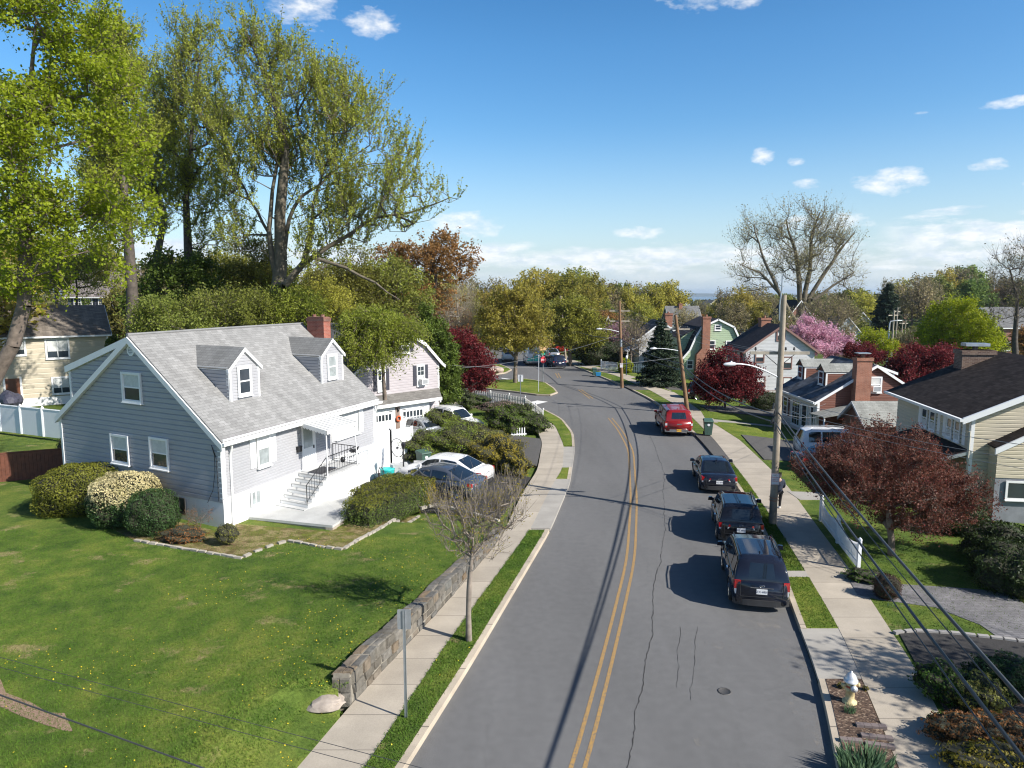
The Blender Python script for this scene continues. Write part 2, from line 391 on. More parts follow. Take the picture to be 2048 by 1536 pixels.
# --- materials of the ground
def grass_mat(name, c1, c2, c3, dry=.62, sc=1.0, streak=None):
	g = NG(name); co = g.tc.outputs['Object']
	a = g.noise(.22 * sc, 4, co, .6); b = g.noise(1.3 * sc, 4, co, .6); f = g.noise(16, 3, co, .7); ff = g.noise(60, 2, g.coord('Object', (1, 1.6, 1)), .6)
	x = g.ramp(g.math('ADD', g.math('MULTIPLY', a, .5), g.math('MULTIPLY', b, .5)), [(.36, c1), (.5, c2), (.63, c3)])
	d = g.ramp(g.noise(.85 * sc, 5, g.coord('Object', (1, 1.3, 1), (0, 0, .6)), .65), [(dry - .03, 0.0), (dry + .08, .75)])
	x = g.mix(d, x, (.30, .235, .12))
	x = g.mix(1.0, x, g.ramp(f, [(.28, .62), (.72, 1.35)]), 'MULTIPLY'); x = g.mix(1.0, x, g.ramp(ff, [(.3, .75), (.7, 1.22)]), 'MULTIPLY')
	g.col(x); g.rough(.9); g.b.inputs['Specular IOR Level'].default_value = .12
	g.bump(g.math('ADD', f, ff), .55, .04); return g.m
GRASS = grass_mat('lawn_grass', (.048, .088, .018), (.098, .145, .026), (.17, .195, .040))
GRASSY = grass_mat('yellower_lawn_grass', (.075, .12, .018), (.125, .17, .026), (.19, .21, .038), .64)  # second lawn grass, paler and yellower in its own colour
def far_ground():
	g = NG('far_ground'); a = g.noise(.012, 6, None, .65); b = g.noise(.08, 4)
	x = g.ramp(g.math('ADD', g.math('MULTIPLY', a, .5), g.math('MULTIPLY', b, .5)), [(.35, (.045, .065, .018)), (.5, (.075, .11, .02)), (.62, (.11, .10, .035))])
	g.col(x); g.rough(.95); g.b.inputs['Specular IOR Level'].default_value = .1; return g.m
def asphalt_mat(name, c, speck=.35):
	g = NG(name); co = g.tc.outputs['Object']
	fine = g.noise(55, 3, co, .75); mid = g.noise(4, 4, co); big = g.noise(.25, 5, g.coord('Object', (1.4, .35, 1), (0, 0, -.2)), .6)
	x = g.ramp(fine, [(.3, V3(c, 1 - speck)), (.55, c), (.78, V3(c, 1 + speck * 1.6))])
	x = g.mix(1.0, x, g.ramp(mid, [(.3, .93), (.7, 1.06)]), 'MULTIPLY'); x = g.mix(1.0, x, g.ramp(big, [(.3, .87), (.5, 1.0), (.72, 1.14)]), 'MULTIPLY')
	vo = g.new('ShaderNodeTexVoronoi'); vo.feature = 'DISTANCE_TO_EDGE'; vo.inputs['Scale'].default_value = .16
	wr = g.new('ShaderNodeVectorMath'); wr.operation = 'ADD'; nn = g.new('ShaderNodeTexNoise'); nn.inputs['Scale'].default_value = .9; nn.inputs['Detail'].default_value = 6
	g.link(co, nn.inputs['Vector']); g.link(co, wr.inputs[0]); g.link(nn.outputs['Color'], wr.inputs[1]); g.link(wr.outputs[0], vo.inputs['Vector'])
	ck = g.math('MULTIPLY', g.math('LESS_THAN', vo.outputs['Distance'], .0028), g.math('GREATER_THAN', g.noise(.5, 2), .5))
	x = g.mix(g.math('MULTIPLY', ck, .12), x, V3(c, .45))
	g.col(x); g.rough(.85); g.b.inputs['Specular IOR Level'].default_value = .3; g.bump(fine, .35, .01); return g.m
ASPH = asphalt_mat('road_asphalt', (.148, .146, .144)); ASPHD = asphalt_mat('driveway_asphalt', (.105, .10, .093))
ASPHB = asphalt_mat('dark_driveway_asphalt', (.05, .047, .045), .6)
def concrete_mat(name, c, joint=1.28, var=.1):
	g = NG(name); uv = g.coord('UV'); sx = g.new('ShaderNodeSeparateXYZ'); g.link(uv, sx.inputs[0])
	fr = g.math('FRACT', g.math('DIVIDE', sx.outputs[1], joint)); j = g.math('LESS_THAN', fr, .016)
	cell = g.math('FLOOR', g.math('DIVIDE', sx.outputs[1], joint))
	wn = g.new('ShaderNodeTexWhiteNoise'); wn.noise_dimensions = '1D'; g.link(cell, wn.inputs['W'])
	x = g.ramp(g.noise(1.1, 5, None, .6), [(.3, V3(c, 1 - var)), (.7, V3(c, 1 + var))])
	x = g.mix(1.0, x, g.ramp(g.noise(45, 3), [(.3, .9), (.7, 1.08)]), 'MULTIPLY')
	x = g.mix(1.0, x, g.ramp(wn.outputs['Value'], [(0, .86), (1, 1.05)]), 'MULTIPLY')
	x = g.mix(1.0, x, g.ramp(g.noise(.5, 4, g.coord('Object', (1, 2, 1))), [(.4, 1.0), (.75, .86)]), 'MULTIPLY')
	if joint < 50: x = g.mix(g.math('MULTIPLY', j, .7), x, (.07, .06, .05))
	g.col(x); g.rough(.85); g.bump(g.noise(60, 3), .2, .005); return g.m
CONC = concrete_mat('sidewalk_concrete', (.43, .375, .30)); KERBM = concrete_mat('kerb_concrete', (.46, .39, .30), 2.4, .15); SLAB = concrete_mat('apron_concrete', (.37, .345, .305), 99)
MULCH = NG('bark_mulch')
def _m():
	g = MULCH; v = g.new('ShaderNodeTexVoronoi'); v.inputs['Scale'].default_value = 24; g.link(g.coord('Object', (1, 2.1, 1), (0, 0, .5)), v.inputs['Vector'])
	sx = g.new('ShaderNodeSeparateColor'); g.link(v.outputs['Color'], sx.inputs[0])
	g.col(g.ramp(sx.outputs[0], [(.1, (.035, .02, .014)), (.55, (.095, .058, .038)), (.85, (.14, .09, .06)), (.97, (.32, .24, .17))])); g.rough(.95)
	g.bump(v.outputs['Distance'], -.9, .03)
_m(); MULCH = MULCH.m
LEAFLIT = grass_mat('bed_with_dry_leaves_and_groundcover', (.16, .10, .06), (.13, .12, .035), (.15, .17, .03), .5, 2.0)
# --- terrain to the horizon
def terrain():
	def axis(a, b, n, mid):
		return a
	xs = sorted(set([round(v, 2) for v in list(np.arange(-60, 140, 5)) + list(np.geomspace(140, 16000, 34)) + list(-np.geomspace(60, 16000, 36))]))
	ys = sorted(set([round(v, 2) for v in list(np.arange(-60, 260, 5)) + list(np.geomspace(260, 3800, 34))]))
	vs = np.array([(x, y, gh(x, y)) for y in ys for x in xs]); w = len(xs)
	f = np.array([(j * w + i, j * w + i + 1, (j + 1) * w + i + 1, (j + 1) * w + i) for j in range(len(ys) - 1) for i in range(w - 1)])
	st(np_mesh('ground', vs, f, far_ground(), None, True))
terrain()
def sea():
	g = NG('sea_water'); g.col((.035, .075, .12)); g.rough(.25); g.bump(g.noise(.02, 4), .4, 2.0)
	mb = MB(); mb.poly([(-16000, 2600, -44), (16000, 2600, -44), (16000, 13500, -44), (-16000, 13500, -44)]); st(mb.build('water', g.m))
	g = NG('far_shore_woods'); g.col(g.ramp(g.noise(.004, 5), [(.35, (.04, .06, .03)), (.65, (.12, .12, .09))])); g.rough(.95)
	xs = np.arange(-14000, 14001, 250.0); prof = [(0, 0), (.12, .5), (.3, .85), (.5, 1), (.75, .7), (1, 0)]
	rng = random.Random(4); vs = []
	for i, x in enumerate(xs):
		h = 34 + 10 * math.sin(x * .0009) + 6 * math.sin(x * .0031 + 1) + rng.uniform(-3, 3)
		for (t, k) in prof: vs.append((x, 9300 + t * 3500, -46 + (h + 8) * k))
	n = len(prof); fs = np.array([(i * n + k, i * n + k + 1, (i + 1) * n + k + 1, (i + 1) * n + k)[::-1] for i in range(len(xs) - 1) for k in range(n - 1)])
	st(np_mesh('hills', np.array(vs), fs, g.m, None, True))
sea()
# --- road
def road():
	n = 240; y0, y1 = -25.0, 57.5
	st(strip('road', y0, YEND, lambda y: xL(y) if y < 57.4 else (lerp(2.6, -.5, sst(57.4, 60, y)) if y < 60 else -6 + (y - 60) * -.05 if y < 80 else lerp(-6, -3.5, sst(80, 96, y))), xR, 0.0, ASPH, 1.2, 6, 0))
	st(delaunay_sheet('road', [(3.4, 56.6), (1.7, 58.3), (-2.6, 60.2), (-9, 64.6), (-20, 73), (-44, 90), (-44, 99), (-18, 86), (-7, 82), (-4, 88), (-3, 96), (4, 97), (4.5, 60)], lambda x, y: -.004, ASPH, 4, 0))
	st(delaunay_sheet('road', [(-4.5, 96), (7.3, 96), (4.2, 112), (-3, 124), (-16, 134), (-60, 150), (-60, 160), (-14, 146), (2, 134), (3.4, 126), (-2.6, 112)][:0] or [(-3.6, 95.5), (7.0, 95.5), (3.8, 113), (-4, 127), (-18, 138), (-70, 158), (-70, 148), (-24, 130), (-12, 120), (-6, 110)], lambda x, y: -.008, ASPH, 5, 0))
road()
YEL = NG('worn_yellow_paint'); YEL.col(YEL.mix(YEL.ramp(YEL.noise(14, 5, None, .75), [(.45, .08), (.64, .85)]), (.40, .235, .07), (.13, .12, .105))); YEL.rough(.7); YEL = YEL.m
WHP = NG('worn_white_paint'); WHP.col(WHP.mix(WHP.ramp(WHP.noise(9, 4), [(.58, 0.0), (.72, .7)]), (.72, .72, .70), (.2, .2, .2))); WHP.rough(.7); WHP = WHP.m
xY = ifun([(-8, -30), (-2.9, 0)] + [G(*p) for p in ((1158, 1536), (1222, 1290), (1262, 1120), (1268, 1000), (1262, 900), (1240, 860), (1211, 825), (1183, 797), (1150, 772), (1120, 758))])
mb = MB()
def line(mb, f, y0, y1, off, w, z, step=.7):
	n = int((y1 - y0) / step) + 1
	for i in range(n):
		a = y0 + (y1 - y0) * i / n; b = y0 + (y1 - y0) * (i + 1) / n
		mb.poly([(f(a) + off - w / 2, a, z), (f(a) + off + w / 2, a, z), (f(b) + off + w / 2, b, z), (f(b) + off - w / 2, b, z)])
for off in (-.14, .14): line(mb, xY, -20, 53.5, off, .095, .004)
st(mb.build('road_marking', YEL))
mb = MB()
for off in (-.15, .15): line(mb, xY, 63.5, 69.5, off, .115, .004)
for off in (-.15, .15): line(mb, xY, 79, 84, off, .1, .004)
st(mb.build('road_marking', YEL))
mb = MB(); a, b = G(1040, 812), G(1085, 802); mb.poly([(a[0] - .5, a[1] + .1, .004), (a[0] + .5, a[1] - .5, .004), (b[0] + .45, b[1] - .4, .004), (b[0] - .45, b[1] + .3, .004)]); st(mb.build('road_marking', WHP))
mb = MB(); a, b = G(1003, 757), G(1030, 761); mb.poly([(a[0], a[1], .006), (b[0], b[1], .006), (b[0] + .1, b[1] + .6, .006), (a[0], a[1] + .6, .006)]); st(mb.build('road_marking', WHP))
CRK = plain('dark_crack', (.035, .034, .033), .9); TAR = plain('pale_dried_mud', (.27, .24, .20), .95, var=.3, sc=9)  # cracks in one even dark grey
def crack(pts, w, seed, m=CRK, name='road_crack'):
	rng = random.Random(seed); mb = MB(); P = []
	for i in range(len(pts) - 1):
		a, b = Vector(pts[i]), Vector(pts[i + 1]); n = max(2, int((b - a).length / .12))
		P += [a.lerp(b, k / n) for k in range(n)]
	x = 0
	Q = []
	for p in P:
		x = x * .9 + rng.uniform(-.03, .03); Q.append((p.x + x, p.y, w * rng.uniform(.25, 1.2)))
	for i in range(len(Q) - 1):
		a, b = Q[i], Q[i + 1]; mb.poly([(a[0] - a[2] / 2, a[1], .005), (a[0] + a[2] / 2, a[1], .005), (b[0] + b[2] / 2, b[1], .005), (b[0] - b[2] / 2, b[1], .005)])
	st(mb.build(name, m))
crack([G(1256, 1536), G(1272, 1440), G(1283, 1370), G(1300, 1270), G(1310, 1190), G(1325, 1100)], .028, 1)
crack([G(1352, 1375), G(1358, 1250)], .012, 2); crack([G(1383, 1400), G(1388, 1250)], .012, 3); crack([G(1325, 1100), G(1330, 1000), G(1322, 930), G(1300, 870)], .02, 4)
def blotch(name, cx, cy, rx, ry, m, seed, z=.004, n=22):
	rng = random.Random(seed); ph = [rng.uniform(0, 6.28) for _ in range(4)]; pts = []
	for i in range(n):
		a = 6.283 * i / n; k = 1 + .22 * math.sin(2 * a + ph[0]) + .16 * math.sin(3 * a + ph[1]) + .12 * math.sin(5 * a + ph[2]); pts.append((cx + rx * k * math.cos(a), cy + ry * k * math.sin(a)))
	return pts
STAIN = NG('pale_sandy_dust_on_asphalt')
def _s():
	g = STAIN; n = g.noise(2.6, 6, None, .75); al = g.ramp(n, [(.5, 0.0), (.72, .42)]); g.col((.34, .31, .27)); g.rough(.95); g.link(al, g.b.inputs['Alpha'])
_s(); STAIN = STAIN.m
for i, (px, py, rx, ry) in enumerate(((1515, 1245, .9, .55), (1590, 1320, .35, 1.3), (1625, 1450, .25, 1.6), (1398, 1470, .12, .55), (1450, 1290, .5, .3))):
	c = G(px, py); st(delaunay_sheet('road_stain', blotch('s', c[0], c[1], rx, ry, None, i), lambda x, y: .003, STAIN, .5, 0))
c = G(1449, 1383); mb = MB(); mb.lathe((c[0], c[1], 0), [(.16, 0), (.16, .012), (.135, .014), (.13, .008), (0.001, .008)], 20); tag(mb.build('valve_cover', plain('cast_iron', (.09, .085, .08), .6, .3, var=.3, sc=30)), 'small round iron valve cover set in the right lane asphalt', 'valve cover')
# --- left side: concrete walk right across, grass verge panels on it
st(strip('sidewalk', -25, 57.0, xLS, xLV, .12, CONC, .8, 2))
st(strip('sidewalk', 27.6, 42.8, xLV, xL, .118, SLAB, .8, 2, .12))
def kerbs(side, segs):
	mb = MB(); f = xL if side < 0 else xR
	for (y0, y1) in segs:
		n = max(2, int((y1 - y0) / .8)); P = []
		for i in range(n + 1):
			y = y0 + (y1 - y0) * i / n; x = f(y); dx = (f(y + .2) - f(y - .2)) / .4; l = math.hypot(1, dx); nx, ny = side / l, -side * dx / l
			P.append(((x, y, -.02), (x + nx * .015, y + ny * .015, .135), (x + nx * .17, y + ny * .17, .14), (x + nx * .17, y + ny * .17, -.02)))
		vs = [p for q in P for p in q]; fs = []
		for i in range(n):
			for k in range(3):
				q = (i * 4 + k, i * 4 + k + 1, i * 4 + k + 5, i * 4 + k + 4); fs.append(q if side < 0 else q[::-1])
		fs += [(0, 1, 2, 3), tuple(4 * n + k for k in (3, 2, 1, 0))]
		mb.add(vs, fs)
	return mb
VL = [(-25, 27.4), (35.1, 37.6), (43.0, 56.6)]
st(kerbs(-1, VL).build('kerb', KERBM))
for i, (a, b) in enumerate(VL):
	st(strip('verge', a + .1, b - .1, lambda y: xLV(y) , lambda y: xL(y) - .165, .135, GRASS if i == 0 else GRASSY, .6, 3, .1))
# --- right side
VR = [(-25, 16.35), (19.0, 22.6), (23.05, 31.0), (31.7, 38.6), (46.6, 68.5), (72.5, 93), (96, YEND)]
st(strip('sidewalk', -25, YEND - 4, xRV, xRS, .12, CONC, .8, 2))
st(kerbs(1, [(-25, 16.35), (19.0, 38.6), (46.6, 68.5), (72.5, 93), (96, YEND)]).build('kerb', KERBM))
st(strip('verge', -25, YEND - 4, lambda y: xR(y) + .165, xRV, .105, GRASS, .7, 3, .1))
st(strip('verge', 19.0, 22.6, lambda y: xR(y) + .165, lambda y: xRV(y) - .02, .135, GRASSY, .6, 3, .05))
st(strip('verge', 31.7, 38.6, lambda y: xR(y) + .165, lambda y: xRV(y) - .02, .135, GRASSY, .6, 3, .05))
st(strip('driveway_apron', 16.35, 19.0, lambda y: xR(y) + .01, xRV, .112, SLAB, .6, 2, .1))
st(strip('path', 22.6, 23.15, lambda y: xR(y) + .165, xRV, .125, SLAB, .3, 1, .05)); st(strip('path', 31.0, 31.7, lambda y: xR(y) + .165, xRV, .125, SLAB, .3, 1, .05))
st(strip('driveway_apron', 38.6, 46.6, lambda y: xR(y) + .01, xRV, .115, ASPHD, .6, 2, .1))
st(strip('driveway_apron', 68.5, 72.5, lambda y: xR(y) + .01, xRV, .115, ASPHD, .6, 2, .1))
st(strip('driveway_apron', 55.6, 58.6, lambda y: xR(y) + .165, xRV, .116, ASPHD, .6, 2, .1))
st(strip('planting_bed', 5, 16.3, lambda y: xR(y) + .17, lambda y: xRV(y) - .03, .15, MULCH, .5, 4, .06))
st(strip('lawn', -25, 100, xRS, lambda y: 34 + 0 * y, 0, GRASS, 1.2, 16, .4, lambda x, y: hR(x, y)))
for (poly, m, dz) in (
	([(10.1, 16.4), (10.75, 18.75), (14, 18.35), (18, 17.2), (30, 13), (30, 8), (17, 13.6), (13.5, 15.3)], ASPHB, .03),
	([(15.2, 46.3), (14.25, 39.3), (18, 38.6), (27, 38.0), (27, 43.2), (19, 45.2)], ASPHD, .05),
	([(15.7, 58.8), (15.75, 55.9), (22, 55.8), (30, 56.5), (30, 61.5), (21, 60.8)][::-1], ASPHD, .05),
	([(14.8, 72.3), (15.3, 68.6), (24, 69.5), (24, 73)][::-1], ASPHD, .05)):
	st(delaunay_sheet('driveway', poly, lambda x, y, dz=dz: hR(x, y) + dz, m, 1.5, .05))
PAV = brick('grey_concrete_pavers', (.16, .155, .16), (.21, .20, .205), (.09, .085, .08), .22, .11)
st(delaunay_sheet('path', [G(1700, 1163, .12), G(1715, 1190, .12), G(1760, 1200, .12), G(1870, 1215, .12), G(1960, 1250, .12), G(2060, 1320, .12), G(2110, 1260, .12), G(2020, 1185, .12), G(1900, 1175, .12), G(1780, 1168, .12)], lambda x, y: hR(x, y) + .016, PAV, .6, .04))
st(delaunay_sheet('path', [G(1405, 838, .12), G(1412, 843, .12), G(1480, 845, .1), G(1545, 848, .05), G(1545, 845, .05), G(1480, 842, .1)], lambda x, y: hR(x, y) + .014, SLAB, .8, .04))
st(delaunay_sheet('path', [G(1575, 983, .12), G(1600, 1000, .12), G(1650, 1000, .12), G(1640, 985, .12)], lambda x, y: hR(x, y) + .014, SLAB, .8, .04))
st(delaunay_sheet('lawn', [G(1425, 845, .12), G(1480, 880, .12), G(1560, 886, .1), G(1600, 870, .1), G(1560, 850, .1)], lambda x, y: hR(x, y) + .01, GRASSY, .8, .04))
st(delaunay_sheet('lawn', [G(1375, 803, .12), G(1402, 822, .12), G(1410, 836, .12), G(1480, 840, .1), G(1545, 842, .1), G(1540, 812, .1), G(1450, 805, .1)], lambda x, y: hR(x, y) + .008, GRASSY, .8, .04))
st(delaunay_sheet('lawn', [G(1262, 757, .12), G(1345, 784, .12), G(1430, 786, .1), G(1440, 764, .1), G(1300, 748, .1)], lambda x, y: hR(x, y) + .008, GRASSY, 1.2, .04))
mb = MB(); pts = [G(1786, 1266, .15), G(1830, 1262, .15), G(1900, 1266, .15), G(1980, 1275, .15), G(2060, 1285, .15)]
for i in range(len(pts) - 1):
	a, b = Vector(pts[i]), Vector(pts[i + 1]); n = max(1, int((b - a).length / .3))
	for k in range(n):
		p = a.lerp(b, (k + .5) / n); d = b - a; mb.obox((p.x, p.y, .14), .27, .13, .12, math.atan2(d.y, d.x) + random.Random(k).uniform(-.05, .05))
tag(mb.build('stone_edging', concrete_mat('edging_stone_grey', (.36, .34, .32), 99)), 'row of grey setts edging the dark asphalt drive at bottom right', 'edging')
# --- left lot lawn
def lotL(y): return xLS(y) - (.42 if 15.3 < y < 27.8 else .0)
st(strip('lawn', -12, 57.0, lambda y: -40, lotL, 0, GRASS, .7, 44, .5, lambda x, y: hL(x, y)))
st(delaunay_sheet('driveway', [(-.52, 29.1), (.95, 35.6), (-3.2, 39.2), (-7.0, 39.6), (-8.4, 34.6), (-8.0, 31.8), (-3.5, 30.6)], lambda x, y: lerp(.09, -.28, sst(0, -6.5, x)), ASPHB, 1.0, .1))
st(delaunay_sheet('driveway', [(1.35, 38.0), (2.0, 45.2), (-2.5, 48), (-6.0, 50.5), (-9.2, 47), (-5, 43), (-1.5, 40.5)], lambda x, y: lerp(.1, .02, sst(0, -6, x)), ASPHD, 1.2, .1))
# --- traffic island and the corner lawn across the side street
ISL = [G(*p) for p in ((1112, 787), (1106, 779), (1090, 768), (1072, 763), (1050, 760), (1000, 762), (950, 764), (905, 764), (890, 769), (925, 774), (975, 779), (1030, 785), (1075, 791), (1098, 792))]
CRN = [G(*p) for p in ((1021, 741), (1013, 736), (1000, 731), (985, 727), (960, 725), (900, 726), (860, 732), (880, 741), (940, 750), (985, 751), (1010, 747))]
def island(poly):
	st(delaunay_sheet('verge', poly, lambda x, y: .14 + .0 * x, GRASSY, 1.2, .1))
	c = Vector((sum(p[0] for p in poly) / len(poly), sum(p[1] for p in poly) / len(poly))); mb = MB(); n = len(poly)
	for i in range(n):
		a, b = Vector(poly[i]), Vector(poly[(i + 1) % n]); e = (b - a).normalized(); no = Vector((e.y, -e.x))
		if no.dot(a - c) < 0: no = -no
		A, B = a + no * .16 - e * .05, b + no * .16 + e * .05
		mb.hexa([(a.x, a.y, -.02), (A.x, A.y, -.02), (B.x, B.y, -.02), (b.x, b.y, -.02), (a.x, a.y, .145), (A.x, A.y, .14), (B.x, B.y, .14), (b.x, b.y, .145)])
	st(mb.build('kerb', KERBM))
island(ISL); island(CRN)
# --- dirt tracks and worn patches in the near lawn
SOIL = NG('bare_soil_patch')
def _so():
	g = SOIL; g.col(g.ramp(g.noise(20, 4), [(.3, (.20, .12, .08)), (.7, (.34, .23, .16))])); g.rough(.95); g.bump(g.noise(30, 4), .5, .02)
_so(); SOIL = SOIL.m
st(delaunay_sheet('dirt_patch', [G(*p, .62) for p in ((-60, 1330), (0, 1345), (10, 1372), (60, 1392), (95, 1415), (128, 1417), (145, 1455), (125, 1452), (85, 1438), (40, 1420), (-10, 1395), (-60, 1380))], lambda x, y: hL(x, y) + .012, SOIL, .4, .02))
def rock(name, c, s, seed, m, label=None, cat='rock', parent=None, group=None):
	bm = bmesh.new(); bmesh.ops.create_icosphere(bm, subdivisions=3, radius=1); rng = random.Random(seed); ph = [rng.uniform(0, 9) for _ in range(6)]
	for v in bm.verts:
		p = v.co; k = 1 + .16 * math.sin(p.x * 2.3 + ph[0]) + .14 * math.sin(p.y * 3.1 + ph[1]) + .12 * math.sin(p.z * 3.7 + ph[2]) + .07 * math.sin(p.x * 7 + ph[3]) * math.sin(p.y * 6 + ph[4])
		v.co = Vector((round(p.x * k * 3.2) / 3.2 * .35 + p.x * k * .65, p.y * k, p.z * k)); v.co = Vector((v.co.x * s[0], v.co.y * s[1], v.co.z * s[2]))
	me = bpy.data.meshes.new(name); bm.to_mesh(me); bm.free(); me.materials.append(m); o = bpy.data.objects.new(name, me); COL.objects.link(o)
	o.location = c; o.rotation_euler = (0, 0, rng.uniform(0, 6));
	if parent: o.parent = parent
	if label: tag(o, label, cat, group)
	return o
ROCKM = plain('rough_grey_rock', (.33, .28, .235), .92, var=.3, sc=3.5, bump=.7)
c = G(655, 1395, .4); rock('rock', (c[0], c[1], .32), (.5, .3, .12), 3, ROCKM, 'flat pale rock outcrop in the lawn at the near end of the stone wall')
c = G(685, 1345, .5); rock('rock', (c[0], c[1], .52), (.30, .22, .13), 5, ROCKM, 'small grey rock behind the near end of the stone wall')
# ================================================================== HOUSES
class Frame:
	"""origin o (world), unit vectors u (along the front) and v (towards the back); builds points relative to the house root"""
	def __init__(s, o, u, v, z=0.0): s.o = Vector((o[0], o[1], z)); s.u = Vector((u[0], u[1], 0)); s.v = Vector((v[0], v[1], 0))
	def p(s, a, b, z): return s.u * a + s.v * b + Vector((0, 0, z))
	def w(s, a, b, z): return s.o + s.p(a, b, z)
def plane(F, kind, at):
	"""maps (along, height, outward offset) on a wall plane: front (v=at), back, left (u=at), right"""
	if kind == 'front': return lambda a, z, o=0.0: F.p(a, at - o, z)
	if kind == 'back': return lambda a, z, o=0.0: F.p(a, at + o, z)
	if kind == 'left': return lambda a, z, o=0.0: F.p(at - o, a, z)
	return lambda a, z, o=0.0: F.p(at + o, a, z)
def pbox(mb, P, a0, a1, z0, z1, o0, o1):
	mb.hexa([P(a0, z0, o1), P(a1, z0, o1), P(a1, z0, o0), P(a0, z0, o0), P(a0, z1, o1), P(a1, z1, o1), P(a1, z1, o0), P(a0, z1, o0)])
def clipz(poly, z0, z1):
	def cut(P, z, keep_above):
		out = []
		for i in range(len(P)):
			a, b = P[i], P[(i + 1) % len(P)]; ia = (a[1] >= z) if keep_above else (a[1] <= z); ib = (b[1] >= z) if keep_above else (b[1] <= z)
			if ia: out.append(a)
			if ia != ib:
				t = (z - a[1]) / (b[1] - a[1]); out.append((a[0] + (b[0] - a[0]) * t, z))
		return out
	P = cut(poly, z0, True)
	return cut(P, z1, False) if len(P) >= 3 else []
def siding(mb, P, poly, course=.15, dep=.018):
	zs = [p[1] for p in poly]; z = min(zs); zt = max(zs)
	while z < zt - 1e-4:
		z1 = min(z + course, zt); Q = clipz(poly, z, z1)
		if len(Q) >= 3:
			zk = z + course * .74; d2 = dep * 1.7
			for (lo, hi) in ((z, min(zk, z1)), (min(zk, z1), z1)):
				if hi - lo < 1e-4: continue
				q2 = clipz(Q, lo, hi)
				if len(q2) >= 3: mb.poly([P(a, h, (d2 if h <= zk + 1e-6 else d2 * (z + course - h) / (course * .26)) + .001) for a, h in q2])
			xs = [q[0] for q in Q if abs(q[1] - z) < 1e-5]
			if len(xs) >= 2:
				x0, x1 = min(xs), max(xs); mb.poly([P(x0, z, dep * 1.7 + .001), P(x1, z, dep * 1.7 + .001), P(x1, z, 0), P(x0, z, 0)])
		z = z1
def prism(mb, F, poly_vz, u0, u1):
	n = len(poly_vz); vs = [F.p(u0, a, z) for a, z in poly_vz] + [F.p(u1, a, z) for a, z in poly_vz]
	mb.add(vs, [tuple(range(n)), tuple(range(2 * n - 1, n - 1, -1))] + [(i, i + n, (i + 1) % n + n, (i + 1) % n) for i in range(n)])
def slab(mb, pts, th):
	pts = [Vector(p) for p in pts]; n = (pts[1] - pts[0]).cross(pts[2] - pts[0]).normalized()
	if n.z < 0: n = -n
	lo = [p - n * th for p in pts]; k = len(pts)
	mb.add(pts + lo, [tuple(range(k)), tuple(range(2 * k - 1, k - 1, -1))] + [(i, (i + 1) % k, (i + 1) % k + k, i + k) for i in range(k)])
def window(P, root, a0, a1, z0, z1, fr=WHITE, fw=.09, kind='dh', pane=GLASS, curtain=None, d=.05, sill=True, cols=1, ac=None, name='window', proud=None):
	proud = .05 if proud is None else max(proud, .04)
	mb = MB(); q = proud
	pbox(mb, P, a0 - fw, a0, z0 - fw, z1 + fw, q, q + d); pbox(mb, P, a1, a1 + fw, z0 - fw, z1 + fw, q, q + d)
	pbox(mb, P, a0, a1, z1, z1 + fw, q, q + d - .002); pbox(mb, P, a0, a1, z0 - fw, z0, q, q + d - .002)
	if sill: pbox(mb, P, a0 - fw - .02, a1 + fw + .02, z0 - fw - .04, z0 - fw, q, q + d + .05)
	w = mb.build(name, fr, root)
	mb = MB(); pbox(mb, P, a0, a1, z0, z1, q, q + .022); mb.build('pane', pane, w)
	zc = (z0 + z1) / 2; mb = MB(); s = .028
	if kind == 'dh':
		pbox(mb, P, a0, a1, zc - s, zc + s, q + .022, q + .042)
		pbox(mb, P, a0, a0 + s, z0, z1, q + .022, q + .038); pbox(mb, P, a1 - s, a1, z0, z1, q + .022, q + .038); pbox(mb, P, a0 + s, a1 - s, z0, z0 + s, q + .022, q + .037); pbox(mb, P, a0 + s, a1 - s, z1 - s, z1, q + .022, q + .037)
	if kind == 'slide':
		am = (a0 + a1) / 2; pbox(mb, P, am - s, am + s, z0, z1, q + .022, q + .042)
	if kind == 'grid':
		for i in range(1, cols): am = lerp(a0, a1, i / cols); pbox(mb, P, am - .012, am + .012, z0, z1, q + .022, q + .034)
		for i in range(1, 4): zz = lerp(z0, z1, i / 4); k = .024 if i == 2 else .012; pbox(mb, P, a0, a1, zz - k, zz + k, q + .022, q + .036)
	if mb.v: mb.build('sash', fr, w)
	if curtain:
		t0, t1, m = curtain; mb = MB(); pbox(mb, P, a0 + .03, a1 - .03, lerp(z0, z1, t0), lerp(z0, z1, t1) - .03, q + .0225, q + .024); mb.build('curtain', m, w)
	if ac:
		mb = MB(); am = (a0 + a1) / 2 + ac; pbox(mb, P, am - .27, am + .27, z0 + .02, z0 + .38, q + .03, q + .38); k = mb.build('air_conditioner', WHITE, w)
		mb = MB(); pbox(mb, P, am - .21, am + .21, z0 + .06, z0 + .34, q + .381, q + .386); mb.build('grille', plain('grille_grey', (.3, .31, .32), .6), k)
	return w
def shutters(P, root, a0, a1, z0, z1, w, m, gap=.1):
	for s in (0, 1):
		mb = MB(); x0 = (a0 - gap - w) if s == 0 else a1 + gap; pbox(mb, P, x0, x0 + w, z0, z1, .0, .06)
		n = int((z1 - z0) / .07)
		for i in range(n):
			zz = z0 + .05 + i * (z1 - z0 - .1) / n; pbox(mb, P, x0 + .045, x0 + w - .045, zz, zz + .03, .06, .07)
		mb.build('shutter', m, root)
CURT = plain('pale_lace_curtain', (.55, .56, .54), .5, var=.12, sc=6, spec=.7)
BLIND = plain('white_roller_blind', (.68, .68, .66), .35, var=.05, spec=.8)
